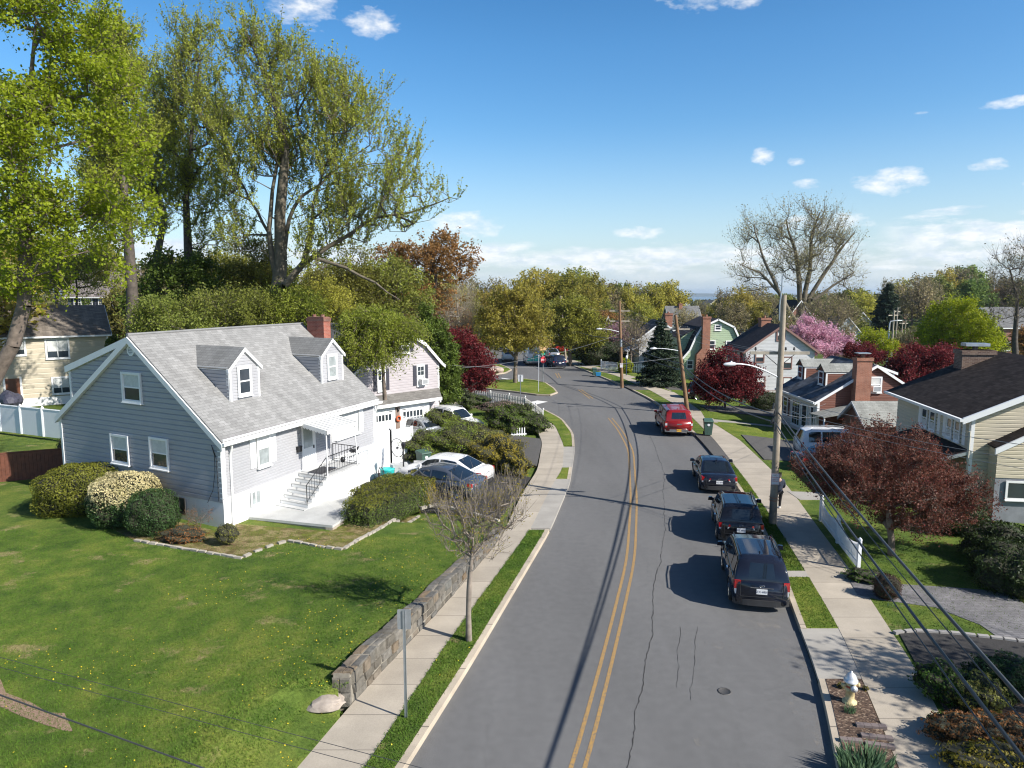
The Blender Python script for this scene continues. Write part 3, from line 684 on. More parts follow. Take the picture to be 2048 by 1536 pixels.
# ------------------------------------------------------------------ grey cape with two dormers
def grey_cape():
	A = (-11.13, 26.62); u = (.3524, .9359); v = (-.8832, .4690); F = Frame(A, u, v)
	h = empty('cape_house', (A[0], A[1], 0), 0, 'grey vinyl sided cape house with two gabled dormers and white basement beside the lawn', 'house')
	L, Wd, ze, vr, zr, zb = 11.0, 10.3, 4.0, 4.97, 7.74, 1.6
	GREY = sidingm('grey_vinyl_siding', (.235, .25, .27)); LG = sidingm('pale_grey_vinyl_siding', (.37, .37, .385)); GREY = LG
	ROOF = shingle('pale_grey_asphalt_shingle', (.265, .262, .255), .34, .15, .13, .22)
	fr, lf, rt, bk = plane(F, 'front', 0), plane(F, 'left', 0), plane(F, 'right', L), plane(F, 'back', Wd)
	core = MB(); prism(core, F, [(0.0, -.7), (Wd, -.7), (Wd, ze - .1), (vr, zr - .12), (0, ze - .1)], .0, L)
	c = core.build('wall', WHITEP, h)
	mb = MB()
	siding(mb, fr, [(0, zb), (L, zb), (L, ze), (0, ze)], .115, .016)
	siding(mb, lf, [(0, zb - .15), (Wd, zb - .15), (Wd, ze), (vr, zr - .1), (0, ze)], .205, .028)
	siding(mb, lf, [(Wd - 1.0, ze + .6), (Wd - .98, 6.2), (vr, zr - .12)], .205, .026) if 0 else None
	siding(mb, rt, [(0, zb), (Wd, zb), (Wd, ze), (vr, zr - .1), (0, ze)], .2, .02)
	mb.build('siding', GREY, h)
	cr2 = MB(); prism(cr2, F, [(vr, zr - .5), (9.3, 4.3), (9.3, 6.15), (vr, zr - .15)], .01, L - .01); cr2.build('rear_dormer', GREY, h)
	mb = MB(); siding(mb, lf, [(9.3, 4.6), (9.3, 6.2), (vr + .05, zr - .2)], .205, .028); mb.build('siding', GREY, h)
	mb = MB(); slab(mb, [F.p(-.12, 9.45, 6.3), F.p(L + .1, 9.45, 6.3), F.p(L + .1, vr, zr + .02), F.p(-.12, vr, zr + .02)], .12); mb.build('rear_dormer_roof', ROOF, h)
	mb = MB()
	a, b = (9.5, 6.3), (vr + .05, zr - .03)
	mb.hexa([F.p(-.16, a[0], a[1] - .28), F.p(.0, a[0], a[1] - .28), F.p(.0, b[0], b[1] - .24), F.p(-.16, b[0], b[1] - .24), F.p(-.16, a[0], a[1]), F.p(.0, a[0], a[1]), F.p(.0, b[0], b[1]), F.p(-.16, b[0], b[1])])
	mb.hexa([F.p(-.08, 9.22, 4.6), F.p(.0, 9.22, 4.6), F.p(.0, 9.34, 4.6), F.p(-.08, 9.34, 4.6), F.p(-.08, 9.22, 6.1), F.p(.0, 9.22, 6.1), F.p(.0, 9.34, 6.1), F.p(-.08, 9.34, 6.1)])
	mb.build('fascia', WHITE, h)
	e = (zr - ze) / vr; ov = .28
	mb = MB()
	slab(mb, [F.p(-.16, -ov, ze - ov * e + .1), F.p(L + .2, -ov, ze - ov * e + .1), F.p(L + .2, vr, zr + .06), F.p(-.16, vr, zr + .06)], .1)
	slab(mb, [F.p(-.16, Wd + .15, ze + .05), F.p(.25, Wd + .15, ze + .05), F.p(.25, vr, zr + .05), F.p(-.16, vr, zr + .05)], .1)
	mb.build('roof', ROOF, h)
	mb = MB(); mb.tube([F.p(-.16, vr, zr + .07), F.p(L * .45, vr, zr + .085), F.p(L * .75, vr, zr + .08), F.p(L + .2, vr, zr + .07)], .06, 6)
	mb.build('ridge_cap', plain('dark_ridge_vent', (.20, .20, .20), .8), h)
	mb = MB()
	for (a, b) in (((-.3, ze - .3 * e + .02), (vr, zr - .02)), ((Wd + .18, ze - .02), (vr, zr - .02))):
		for (u0, u1, dz) in ((-.22, -.05, .26),):
			mb.hexa([F.p(u0, a[0], a[1] - dz), F.p(u1, a[0], a[1] - dz), F.p(u1, b[0], b[1] - dz), F.p(u0, b[0], b[1] - dz), F.p(u0, a[0], a[1] + .0), F.p(u1, a[0], a[1]), F.p(u1, b[0], b[1] + .0), F.p(u0, b[0], b[1])])
	pbox(mb, lf, -.02, .14, zb - .1, ze - .15, .03, .045); pbox(mb, fr, -.03, .16, zb, ze - .1, .02, .05); pbox(mb, fr, L - .16, L + .03, -.2, ze - .1, .02, .04)
	pbox(mb, lf, Wd - .1, Wd + .03, .3, ze, .03, .075); pbox(mb, fr, 0, L, zb - .03, zb + .02, .0, .03); pbox(mb, fr, -.1, L + .1, ze - .24, ze - .04, .0, .26)
	mb.build('fascia', WHITE, h)
	gz = ze - ov * e + .06; mb = MB(); mb.hexa([F.p(-.2, -ov - .12, gz - .12), F.p(L + .25, -ov - .12, gz - .12), F.p(L + .25, -ov + .01, gz - .12), F.p(-.2, -ov + .01, gz - .12), F.p(-.2, -ov - .14, gz), F.p(L + .25, -ov - .14, gz), F.p(L + .25, -ov + .01, gz), F.p(-.2, -ov + .01, gz)])
	mb.build('gutter', WHITE, h)
	for uu, zt in ((.42, .25), (L + .02, -.25)):
		mb = MB(); mb.tube([F.p(uu - .1, -ov, gz - .1), F.p(uu - .02, -.2, gz - .3), F.p(uu, -.07, gz - .6), F.p(uu, -.07, zt)], .045, 6, smooth=False); mb.build('downspout', WHITE, h)
	window(lf, h, 4.49, 5.55, 5.1, 6.18, fw=.09, curtain=(.5, 1, CURT), d=.09)
	window(lf, h, 5.57, 6.6, 2.4, 3.48, fw=.09, curtain=(.5, 1, CURT), d=.09)
	window(lf, h, 3.05, 4.03, 2.48, 3.6, fw=.09, curtain=(.5, 1, CURT), d=.09)
	mb = MB(); c = F.p(-.05, 4.97, 7.2); k = 8
	for (r0, r1, o) in ((.16, .24, .07),):
		vs = []
		for i in range(k):
			a = 2 * math.pi * (i + .5) / k
			for r, oo in ((r0, o), (r1, o), (r1, 0)): vs.append(lf(4.97 + r * math.cos(a), 7.16 + r * math.sin(a), oo))
		fs = []
		for i in range(k):
			j = (i + 1) % k; fs += [(i * 3, i * 3 + 1, j * 3 + 1, j * 3), (i * 3 + 1, i * 3 + 2, j * 3 + 2, j * 3 + 1)]
		mb.add(vs, fs)
	for i in range(5): zz = 7.03 + i * .065; pbox(mb, lf, 4.83, 5.11, zz, zz + .03, .02, .06)
	mb.build('gable_vent', WHITE, h)
	window(lf, h, 2.2, 2.84, .72, 1.3, fw=.05, fr=plain('dark_frame', (.05, .05, .05), .5), d=.04, sill=False, kind='slide')
	window(fr, h, 2.0, 2.66, 2.45, 3.92, curtain=(.45, 1, BLIND), d=.06, pane=GLASSL); shutters(fr, h, 1.95, 2.72, 2.42, 3.85, .34, WHITE, .06)
	window(fr, h, 1.5, 1.95, .95, 1.45, fw=.06, kind='slide', pane=GLASSL, sill=False)
	window(fr, h, 7.55, 9.4, 2.55, 3.8, kind='none', curtain=(.0, 1, CURT), fw=.1)
	for x in (8.05, 8.8): mb = MB(); pbox(mb, fr, x, x + .09, 2.55, 3.8, .024, .06); mb.build('window_mullion', WHITE, h)
	shutters(fr, h, 7.5, 9.45, 2.45, 3.75, .36, WHITE, .05)
	mb = MB(); pbox(mb, fr, 4.86, 5.86, 1.56, 3.74, .0, .05); d = mb.build('door', WHITE, h)
	mb = MB(); pbox(mb, fr, 4.98, 5.62, 2.55, 3.5, .05, .058); mb.build('pane', plain('storm_door_glass', (.32, .36, .36), .08, var=.15, spec=.9), d)
	mb = MB(); pbox(mb, fr, 5.66, 5.7, 2.45, 2.6, .05, .1); mb.build('handle', BLACKM, d)
	mb = MB(); pbox(mb, fr, 4.46, 4.72, 2.5, 2.72, .02, .16); pbox(mb, fr, 4.44, 4.74, 2.72, 2.75, .0, .18); mb.build('mailbox', BLACKM, h)
	mb = MB(); pbox(mb, fr, 8.25, 10.15, -.28, 1.45, .0, .02); gd = mb.build('garage_door', plain('garage_door_white', (.76, .77, .78), .5, var=.03), h)
	mb = MB()
	for i in range(1, 4): pbox(mb, fr, 8.27, 10.13, -.28 + i * .43, -.265 + i * .43, .02, .03)
	pbox(mb, fr, 8.14, 8.25, -.28, 1.55, .0, .1); pbox(mb, fr, 10.15, 10.27, -.28, 1.55, .0, .1); pbox(mb, fr, 8.14, 10.27, 1.45, 1.56, .0, .12); mb.build('door_frame', WHITE, gd)
	for di, (u0, u1) in enumerate(((1.86, 3.66), (8.12, 9.98))):
		vf = 1.3; um = (u0 + u1) / 2; zc, zp = 6.45, 7.2; zb0 = ze + e * vf
		dm = MB(); vb = (zp - ze) / e
		pent = [(u0, zb0 - .1), (u1, zb0 - .1), (u1, zc), (um, zp), (u0, zc)]
		Pf = plane(F, 'front', vf); dm.poly([Pf(a, z, 0) for a, z in pent])
		for uu in (u0, u1): dm.poly([F.p(uu, vf, zb0), F.p(uu, vf, zc), F.p(uu, (zc - ze) / e + .3, zc)])
		dr = dm.build('dormer', LG, h)
		mb = MB(); siding(mb, Pf, pent, .125, .014)
		Pl = plane(F, 'left', u0); siding(mb, Pl, [(vf, zb0), (vf + .02, zc), ((zc - ze) / e, zc)], .15, .02)
		Pr = plane(F, 'right', u1); siding(mb, Pr, [(vf, zb0), (vf + .02, zc), ((zc - ze) / e, zc)], .15, .02); mb.build('siding', LG, dr)
		mb = MB(); s = (zp - zc) / (um - u0); o = .1
		slab(mb, [F.p(u0 - o, vf - .12, zc - o * s + .03), F.p(um, vf - .12, zp + .03), F.p(um, vb + .1, zp + .03), F.p(u0 - o, (zc - ze) / e, zc - o * s + .03)], .05)
		slab(mb, [F.p(u1 + o, vf - .12, zc - o * s + .03), F.p(um, vf - .12, zp + .03), F.p(um, vb + .1, zp + .03), F.p(u1 + o, (zc - ze) / e, zc - o * s + .03)], .05); mb.build('dormer_roof', shingle('mid_grey_asphalt_shingle', (.225, .225, .22), .34, .15, .1, .2) if di == 0 else bpy.data.materials['mid_grey_asphalt_shingle'], dr)
		mb = MB()
		for (a, sg) in ((u0, -1), (u1, 1)):
			mb.hexa([Pf(a + sg * .12, zc - .12 * s - .13, .0), Pf(um, zp - .14, .0), Pf(um, zp - .14, .13), Pf(a + sg * .12, zc - .12 * s - .13, .13), Pf(a + sg * .12, zc - .12 * s + .02, .0), Pf(um, zp + .02, .0), Pf(um, zp + .02, .13), Pf(a + sg * .12, zc - .12 * s + .02, .13)])
			pbox(mb, Pf, min(a, a - sg * .1), max(a, a - sg * .1), zb0, zc, .014, .045)
		pbox(mb, Pl, vf - .02, vf + .12, zb0, zc, .02, .035); pbox(mb, Pl, vf, (zc - ze) / e - .05, zc - .12, zc + .0, .02, .06)
		mb.build('fascia', WHITE, dr)
		window(Pf, dr, um - .36, um + .28, zb0 + .3, zb0 + 1.36, d=.05, fw=.1, pane=GLASS if di == 0 else GLASSL, proud=.012)
	BR = brick('red_chimney_brick', (.25, .068, .045), (.33, .10, .065), (.30, .21, .17))
	c0, c1 = 3.3, 4.5; mb = MB(); mb.hexa([F.p(a, b, z) for z in (-.3, 8.12) for (a, b) in ((L + .0, c0), (L + .62, c0), (L + .62, c1), (L + .0, c1))]); ch = mb.build('chimney', BR, h)
	mb = MB(); mb.hexa([F.p(a, b, z) for z in (7.97, 8.13) for (a, b) in ((L - .04, c0 - .04), (L + .66, c0 - .04), (L + .66, c1 + .04), (L - .04, c1 + .04))])
	mb.hexa([F.p(a, b, z) for z in (8.131, 8.19) for (a, b) in ((L + .02, c0 + .02), (L + .60, c0 + .02), (L + .60, c1 - .02), (L + .02, c1 - .02))])
	for k in (3.6, 4.2): mb.lathe(F.p(L + .31, k, 8.17), [(.11, 0), (.11, .14), (.08, .14), (.08, .05)], 10, False)
	mb.build('chimney_cap', brick('dark_chimney_brick', (.16, .06, .045), (.22, .09, .06), (.25, .2, .17)), ch)
	mb = MB(); mb.tube([lf(.4, 3.7, .1), lf(.3, 3.3, .06), lf(.34, 2.6, .05), lf(.5, 1.9, .05), lf(.85, 1.35, .05)], .012, 4); mb.tube([lf(.4, 3.7, .1), lf(.22, 3.2, .05), lf(.2, 1.5, .05)], .014, 4); mb.build('service_cable', BLACKM, h)
	CS = concrete_mat('painted_step_concrete', (.50, .50, .49), 99, .15)
	zl = 1.5; v0 = -1.62; u0, u1 = 4.6, 7.0; gz0 = .48
	mb = MB(); mb.hexa([F.p(a, b, z) for z in (gz0 - .9, zl) for (a, b) in ((u0, v0), (u1 + .2, v0), (u1 + .2, -.01), (u0, -.01))]); stp = mb.build('stoop', WHITEP, h)
	mb = MB(); mb.hexa([F.p(a, b, z) for z in (zl, zl + .06) for (a, b) in ((u0 - .05, v0 - .05), (u1 + .25, v0 - .05), (u1 + .25, -.02), (u0 - .05, -.02))])
	n = 6; rise = (zl - gz0) / (n + .0)
	for i in range(n):
		z = zl - rise * (i + 1); a1 = u0 - .27 * i; a0 = a1 - .29
		mb.hexa([F.p(a, b, zz) for zz in (z, z + .055) for (a, b) in ((a0, v0 - .02), (a1, v0 - .02), (a1, -.02), (a0, -.02))])
	mb.build('step', CS, stp)
	mb = MB()
	for i in range(n):
		z = zl - rise * (i + 1); a1 = u0 - .27 * i; mb.hexa([F.p(a, b, zz) for zz in (gz0 - .3, z) for (a, b) in ((a1 - .26, v0), (a1, v0), (a1, -.03), (a1 - .26, -.03))])
	mb.build('step_side', WHITEP, stp)
	mb = MB(); mb.hexa([F.p(a, b, zz) for zz in (zl + .061, zl + .075) for (a, b) in ((4.8, -1.2), (5.9, -1.2), (5.9, -.4), (4.8, -.4))]); mb.build('door_mat', plain('dark_mat', (.04, .04, .045), .9), stp)
	mb = MB(); RZ = zl + .06
	def rail(p, q, n, hh=.82, lo=.1):
		p, q = Vector(p), Vector(q); U = Vector((0, 0, 1)); mb.tube([p + U * hh, q + U * hh], .02, 5); mb.tube([p + U * lo, q + U * lo], .014, 4)
		for i in range(n + 1):
			k = p.lerp(q, i / n); r = .02 if i in (0, n) else .009; mb.tube([k + U * (0 if i in (0, n) else lo), k + U * hh], r, 4)
	rail(F.p(4.75, v0 + .08, RZ), F.p(7.1, v0 + .08, RZ), 12); rail(F.p(7.1, v0 + .08, RZ), F.p(7.1, -.1, RZ), 8); rail(F.p(4.75, v0 + .08, RZ), F.p(3.3, v0 + .08, RZ - rise * 5.2), 8)
	c = F.p(5.95, v0 + .06, RZ + .45); mb.lathe(c, [(.0, -.14), (.09, -.1), (.12, 0), (.09, .1), (0, .14)], 8)
	mb.build('railing', BLACKM, stp)
	AW = plain('aluminium_awning', (.66, .66, .64), .45, .0, var=.05, sc=5); mb = MB(); ns = 16; aw = (-1.75, 4.55, 6.95, 3.86, 3.6)
	for i in range(ns):
		a, b = lerp(aw[1], aw[2], i / ns), lerp(aw[1], aw[2], (i + 1) / ns); dz = .025 if i % 2 else 0
		slab(mb, [F.p(a, aw[0], aw[4] + dz), F.p(b, aw[0], aw[4] + dz), F.p(b, -.02, aw[3] + dz), F.p(a, -.02, aw[3] + dz)], .02)
		m_ = (a + b) / 2; mb.add([F.p(a, aw[0] - .03, aw[4] + dz), F.p(b, aw[0] - .03, aw[4] + dz), F.p(b, aw[0] - .03, aw[4] - .13), F.p(m_, aw[0] - .03, aw[4] - .2), F.p(a, aw[0] - .03, aw[4] - .13), F.p(a, aw[0], aw[4] + dz), F.p(b, aw[0], aw[4] + dz)], [(0, 1, 2, 3, 4), (5, 6, 1, 0)])
	for side in (aw[1], aw[2]):
		for i in range(10):
			v_a, v_b = lerp(aw[0], -.05, i / 10), lerp(aw[0], -.05, (i + 1) / 10); za, zb_ = lerp(aw[4], aw[3], i / 10), lerp(aw[4], aw[3], (i + 1) / 10)
			mb.add([F.p(side, v_a, za), F.p(side, v_b, zb_), F.p(side, v_b, zb_ - .16), F.p(side, (v_a + v_b) / 2, za - .21), F.p(side, v_a, za - .16)], [(0, 1, 2, 3, 4)])
	awn = mb.build('awning', AW, h)
	mb = MB(); mb.tube([F.p(4.72, v0 + .02, RZ), F.p(4.72, v0 + .02, 3.6)], .03, 6); mb.build('awning_post', WHITE, awn); mb = MB(); mb.tube([F.p(7.05, v0 + .02, RZ - .0), F.p(7.0, v0 + .02, RZ + .9), F.p(6.8, v0 - .02, 3.6)], .022, 6); mb.build('awning_post', WHITE, awn)
	PT = concrete_mat('patio_concrete', (.52, .52, .50), 99, .12)
	BL = brick('weathered_concrete_block', (.36, .31, .25), (.44, .38, .31), (.2, .17, .14), .42, .2)
	q0 = [(1.35, 0), (1.0, -4.05), (1.75, -4.35), (8.2, -4.3), (8.6, -1.9), (8.2, 0)]
	def pw(a, b, z): return F.p(a, b, z)
	c1 = Vector(G(498, 1034, .5)) - Vector(A); c2 = Vector(G(665, 1051, .5)) - Vector(A); c3 = Vector(G(690, 1036, .48)) - Vector(A)
	mb = MB(); top = [Vector((c1.x, c1.y, .5)), Vector((c2.x, c2.y, .5)), Vector((c3.x, c3.y, .5))] + [F.p(5.5, -3.8, .4), F.p(8.6, -3.6, .05), F.p(8.2, -.0, .05), F.p(7.2, 0, .3), F.p(5.5, -.0, .5)]
	n = len(top); mb.add(top + [t - Vector((0, 0, .1)) for t in top], [tuple(range(n))] + [(i, i + n, (i + 1) % n + n, (i + 1) % n) for i in range(n)]); pt = mb.build('patio_slab', PT, h)
	mb = MB(); q = [top[0], top[1], top[2]]
	ins = [t * 1.0 for t in q];
	for (a, b) in ((ins[0], ins[1]), (ins[1], ins[2])):
		d = (b - a).normalized(); nn = Vector((d.y, -d.x, 0)); A0, B0 = a - nn * .03, b - nn * .03; A1, B1 = a - nn * .3, b - nn * .3
		mb.hexa([Vector((p.x, p.y, z)) for z in (-.25, .4) for p in (A0, B0, B1, A1)])
	mb.build('patio_wall', BL, pt)
	return F, h
F1, H1 = grey_cape()
def simple_window(P, root, a0, a1, z0, z1, fr=WHITE, pane=GLASS, **k): return window(P, root, a0, a1, z0, z1, fr=fr, fw=k.pop('fw', .08), pane=pane, **k)
# ------------------------------------------------------------------ lilac house with two garage doors
def lilac_house():
	u = azv(43.5); v = (-u[1], u[0]); A = (-9.616, 43.964); F = Frame(A, u, v)
	h = empty('lilac_house', (A[0], A[1], 0), 0, 'pale lilac sided house with black shutters over two white garage doors', 'house')
	LI = sidingm('pale_lilac_siding', (.42, .385, .395)); RF = shingle('dark_grey_shingle', (.12, .12, .125)); RF2 = shingle('weathered_grey_shingle', (.20, .19, .175))
	fr = plane(F, 'front', 0); um = 3.29; uL = um - (6.61 - um); uR = 6.61; ze, zk, zp, L = 4.69, 6.1, 7.25, 9.0
	gam = [(uL, -.3), (uR, -.3), (uR, ze), (uR - 1.35, zk), (um, zp), (uL + 1.35, zk), (uL, ze)]
	mb = MB(); n = len(gam); mb.add([F.p(a, 0, z) for a, z in gam] + [F.p(a, L, z) for a, z in gam], [tuple(range(n)), tuple(range(2 * n - 1, n - 1, -1))] + [(i, i + n, (i + 1) % n + n, (i + 1) % n) for i in range(n)]); mb.build('wall', LI, h)
	mb = MB(); siding(mb, fr, gam, .17, .02); siding(mb, plane(F, 'right', uR), [(0, -.2), (L, -.2), (L, ze), (0, ze)], .17, .02); mb.build('siding', LI, h)
	mb = MB(); gr = [(uR + .42, ze - .12), (uR + .02, ze + .2), (uR - 1.3, zk + .08), (um, zp + .08), (uL + 1.3, zk + .08), (uL - .02, ze + .2), (uL - .42, ze - .12)]
	for i in range(6): a, b = gr[i], gr[i + 1]; slab(mb, [F.p(a[0], -.25, a[1]), F.p(b[0], -.25, b[1]), F.p(b[0], L + .2, b[1]), F.p(a[0], L + .2, a[1])], .08)
	mb.build('roof', RF, h)
	mb = MB()
	for i in range(6):
		a, b = gr[i], gr[i + 1]; mb.hexa([F.p(a[0], -.28, a[1] - .25), F.p(b[0], -.28, b[1] - .25), F.p(b[0], -.2, b[1] - .25), F.p(a[0], -.2, a[1] - .25), F.p(a[0], -.28, a[1] - .01), F.p(b[0], -.28, b[1] - .01), F.p(b[0], -.2, b[1] - .01), F.p(a[0], -.2, a[1] - .01)])
	pbox(mb, fr, uR - .12, uR + .02, 2.3, ze - .1, .02, .05); mb.build('fascia', WHITE, h)
	SH = plain('charcoal_shutter', (.04, .04, .055), .6)
	for (a0, a1, z0, z1, k, ac) in ((1.52, 2.0, 3.3, 4.55, 'grid', .0), (4.72, 5.24, 3.36, 4.57, 'grid', .1)):
		window(fr, h, a0, a1, z0, z1, kind=k, cols=2, ac=ac, proud=.0, curtain=(0, .5, CURT)); shutters(fr, h, a0, a1, z0 - .05, z1 + .1, .28, SH, .1)
	w = window(fr, h, 2.86, 3.38, 5.64, 6.42, kind='dh', curtain=(0, .6, CURT)); window(fr, h, 3.5, 4.0, 5.64, 6.42, kind='dh', ac=.0); shutters(fr, h, 2.82, 4.04, 5.6, 6.45, .26, SH, .1)
	vo = -1.4; mb = MB(); slab(mb, [F.p(uL - .3, vo, 2.58), F.p(uR - .95, vo, 2.58), F.p(uR - .0, 0, 2.98), F.p(uL - .3, 0, 2.98)], .06); mb.build('lean_to_roof', RF2, h)
	mb = MB(); mb.hexa([F.p(a, b, z) for z in (2.36, 2.57) for (a, b) in ((uL - .3, vo - .02), (uR - .93, vo - .02), (uR - .93, vo + .1), (uL - .3, vo + .1))])
	mb.hexa([F.p(a, b, z) for z in (2.2, 2.52) for (a, b) in ((uR - 1.0, vo + .12), (uR - .9, vo + .12), (uR - .2, 0), (uR - .4, 0))]); mb.build('fascia', WHITE, h)
	vg = -1.0; gw = plane(F, 'front', vg); mb = MB(); mb.hexa([F.p(a, b, z) for z in (-.3, 2.35) for (a, b) in ((uL, vg), (uR - 1.7, vg), (uR - 1.7, .0), (uL, .0))]); mb.build('garage_wall', WHITEP, h)
	for (a0, a1) in ((.1, 1.9), (2.55, 4.45)):
		mb = MB(); pbox(mb, gw, a0, a1, -.1, 2.15, .0, .03)
		for k in (.45, .95, 1.4): pbox(mb, gw, a0 + .01, a1 - .01, k, k + .02, .03, .04)
		g = mb.build('garage_door', WHITE, h); mb = MB(); nn = 6
		for i in range(nn): x = lerp(a0 + .12, a1 - .12, i / nn) ; pbox(mb, gw, x + .03, x + (a1 - a0 - .24) / nn - .04, 1.48, 1.86, .03, .036)
		mb.build('pane', GLASS, g); mb = MB(); pbox(mb, gw, a0 + .05, a0 + .35, 2.0, 2.04, .03, .05); pbox(mb, gw, a1 - .35, a1 - .05, 2.0, 2.04, .03, .05); mb.build('hinge', BLACKM, g)
	mb = MB(); pbox(mb, gw, 2.1, 2.42, -.1, 2.3, .0, .04); mb.build('door_post', plain('brown_post', (.22, .16, .13), .7), h)
	mb = MB(); pts = [gw(2.26 + .16 * math.cos(a), 1.5 + .16 * math.sin(a), .12) for a in [i * .5236 for i in range(13)]]; mb.tube(pts, .05, 6)
	wr = mb.build('wreath', plain('orange_red_wreath', (.55, .10, .03), .8, var=.5, sc=20)); wr.location = (A[0], A[1], 0); tag(wr, 'round orange red wreath hanging between the two white garage doors', 'wreath')
	mb = MB(); c = gw(2.26, 2.05, .1); mb.lathe(c, [(.02, .12), (.07, .08), (.05, -.08), (.0, -.1)], 8); mb.build('wall_lantern', BLACKM, h)
	mb = MB(); mb.hexa([F.p(a, b, z) for z in (-.3, 2.3) for (a, b) in ((uR - .5, .1), (uR + .35, .12), (uR + .35, .9), (uR - .5, .9))]) if 0 else None
	return h
lilac_house()
def gable_house(name, label, A, u, w, l, zb, ze, zp, wallm, roofm, ridge='v', course=.2, trim=WHITE, ov=.3, cat='house', um=None, gutter=True):
	v = (-u[1], u[0]); F = Frame(A, u, v); h = empty(name, (A[0], A[1], 0), 0, label, cat)
	if ridge == 'v':
		um = um if um is not None else w / 2
		sec = [(0, zb), (w, zb), (w, ze), (um, zp), (0, ze)]
		mb = MB(); n = 5; mb.add([F.p(a, 0, z) for a, z in sec] + [F.p(a, l, z) for a, z in sec], [tuple(range(n)), tuple(range(2 * n - 1, n - 1, -1))] + [(i, i + n, (i + 1) % n + n, (i + 1) % n) for i in range(n)]); mb.build('wall', wallm, h)
		mb = MB(); siding(mb, plane(F, 'front', 0), sec, course, .02); siding(mb, plane(F, 'left', 0), [(0, zb), (l, zb), (l, ze), (0, ze)], course, .02); siding(mb, plane(F, 'right', w), [(0, zb), (l, zb), (l, ze), (0, ze)], course, .02); mb.build('siding', wallm, h)
		mb = MB(); tr = MB()
		for (a, sg) in ((0, -1), (w, 1)):
			s = (zp - ze) / abs(um - a); e0 = (a + sg * ov, ze - ov * s + .06)
			slab(mb, [F.p(e0[0], -ov, e0[1]), F.p(um, -ov, zp + .07), F.p(um, l + ov, zp + .07), F.p(e0[0], l + ov, e0[1])], .09)
			tr.hexa([F.p(e0[0], -ov - .03, e0[1] - .24), F.p(um, -ov - .03, zp - .17), F.p(um, -ov + .05, zp - .17), F.p(e0[0], -ov + .05, e0[1] - .24), F.p(e0[0], -ov - .03, e0[1] - .01), F.p(um, -ov - .03, zp + .06), F.p(um, -ov + .05, zp + .06), F.p(e0[0], -ov + .05, e0[1] - .01)])
			x = e0[0] + sg * .04; tr.hexa([F.p(x - .05, -ov, e0[1] - .16), F.p(x + .05, -ov, e0[1] - .16), F.p(x + .05, l + ov, e0[1] - .16), F.p(x - .05, l + ov, e0[1] - .16), F.p(x - .05, -ov, e0[1] - .02), F.p(x + .05, -ov, e0[1] - .02), F.p(x + .05, l + ov, e0[1] - .02), F.p(x - .05, l + ov, e0[1] - .02)])
	else:
		sec = [(0, zb), (l, zb), (l, ze), (l / 2, zp), (0, ze)]
		mb = MB(); prism(mb, F, sec, 0, w); mb.build('wall', wallm, h)
		mb = MB(); siding(mb, plane(F, 'left', 0), sec, course, .02); siding(mb, plane(F, 'right', w), sec, course, .02); siding(mb, plane(F, 'front', 0), [(0, zb), (w, zb), (w, ze), (0, ze)], course, .02); mb.build('siding', wallm, h)
		mb = MB(); tr = MB(); s = (zp - ze) / (l / 2)
		for (b, sg) in ((0, -1), (l, 1)):
			e0 = (b + sg * ov, ze - ov * s + .06); slab(mb, [F.p(-ov, e0[0], e0[1]), F.p(w + ov, e0[0], e0[1]), F.p(w + ov, l / 2, zp + .07), F.p(-ov, l / 2, zp + .07)], .09)
			for (x0, x1) in ((-ov - .03, -ov + .05), (w + ov - .05, w + ov + .03)): tr.hexa([F.p(x0, e0[0], e0[1] - .24), F.p(x1, e0[0], e0[1] - .24), F.p(x1, l / 2, zp - .17), F.p(x0, l / 2, zp - .17), F.p(x0, e0[0], e0[1] - .01), F.p(x1, e0[0], e0[1] - .01), F.p(x1, l / 2, zp + .06), F.p(x0, l / 2, zp + .06)])
			y = e0[0] + sg * .04; tr.hexa([F.p(-ov, y - .05, e0[1] - .16), F.p(w + ov, y - .05, e0[1] - .16), F.p(w + ov, y + .05, e0[1] - .16), F.p(-ov, y + .05, e0[1] - .16), F.p(-ov, y - .05, e0[1] - .02), F.p(w + ov, y - .05, e0[1] - .02), F.p(w + ov, y + .05, e0[1] - .02), F.p(-ov, y + .05, e0[1] - .02)])
	mb.build('roof', roofm, h); tr.build('fascia', trim, h)
	return F, h
def chimney(F, h, a0, a1, b0, b1, z0, z1, m, cap=None, shoulder=None):
	mb = MB(); mb.hexa([F.p(a, b, z) for z in (z0, z1) for (a, b) in ((a0, b0), (a1, b0), (a1, b1), (a0, b1))])
	if shoulder: s, zs = shoulder; mb.hexa([F.p(a, b, z0) for (a, b) in ((a0 - s, b0 - .02), (a1 + s * .0, b0 - .02), (a1, b1), (a0 - s, b1))] + [F.p(a, b, zs) for (a, b) in ((a0 - s * .9, b0 - .02), (a1, b0 - .02), (a1, b1), (a0 - s * .9, b1))])
	c = mb.build('chimney', m, h); mb = MB(); k = .06
	mb.hexa([F.p(a, b, z) for z in (z1 - .22, z1) for (a, b) in ((a0 - k, b0 - k), (a1 + k, b0 - k), (a1 + k, b1 + k), (a0 - k, b1 + k))]); mb.lathe(F.p((a0 + a1) / 2, (b0 + b1) / 2, z1), [(.13, 0), (.13, .2), (.09, .2), (.09, 0)], 8, False)
	mb.build('chimney_cap', cap or m, c); return c
DKROOF = shingle('near_black_shingle', (.055, .05, .055)); BRROOF = shingle('dark_brown_shingle', (.040, .032, .029), .34, .17, .35, .25)
GRROOF = shingle('light_grey_green_shingle', (.28, .285, .265), .34, .15, .12, .25); BLROOF = shingle('blue_grey_striped_shingle', (.115, .125, .14), .5, .3, .42, .1)
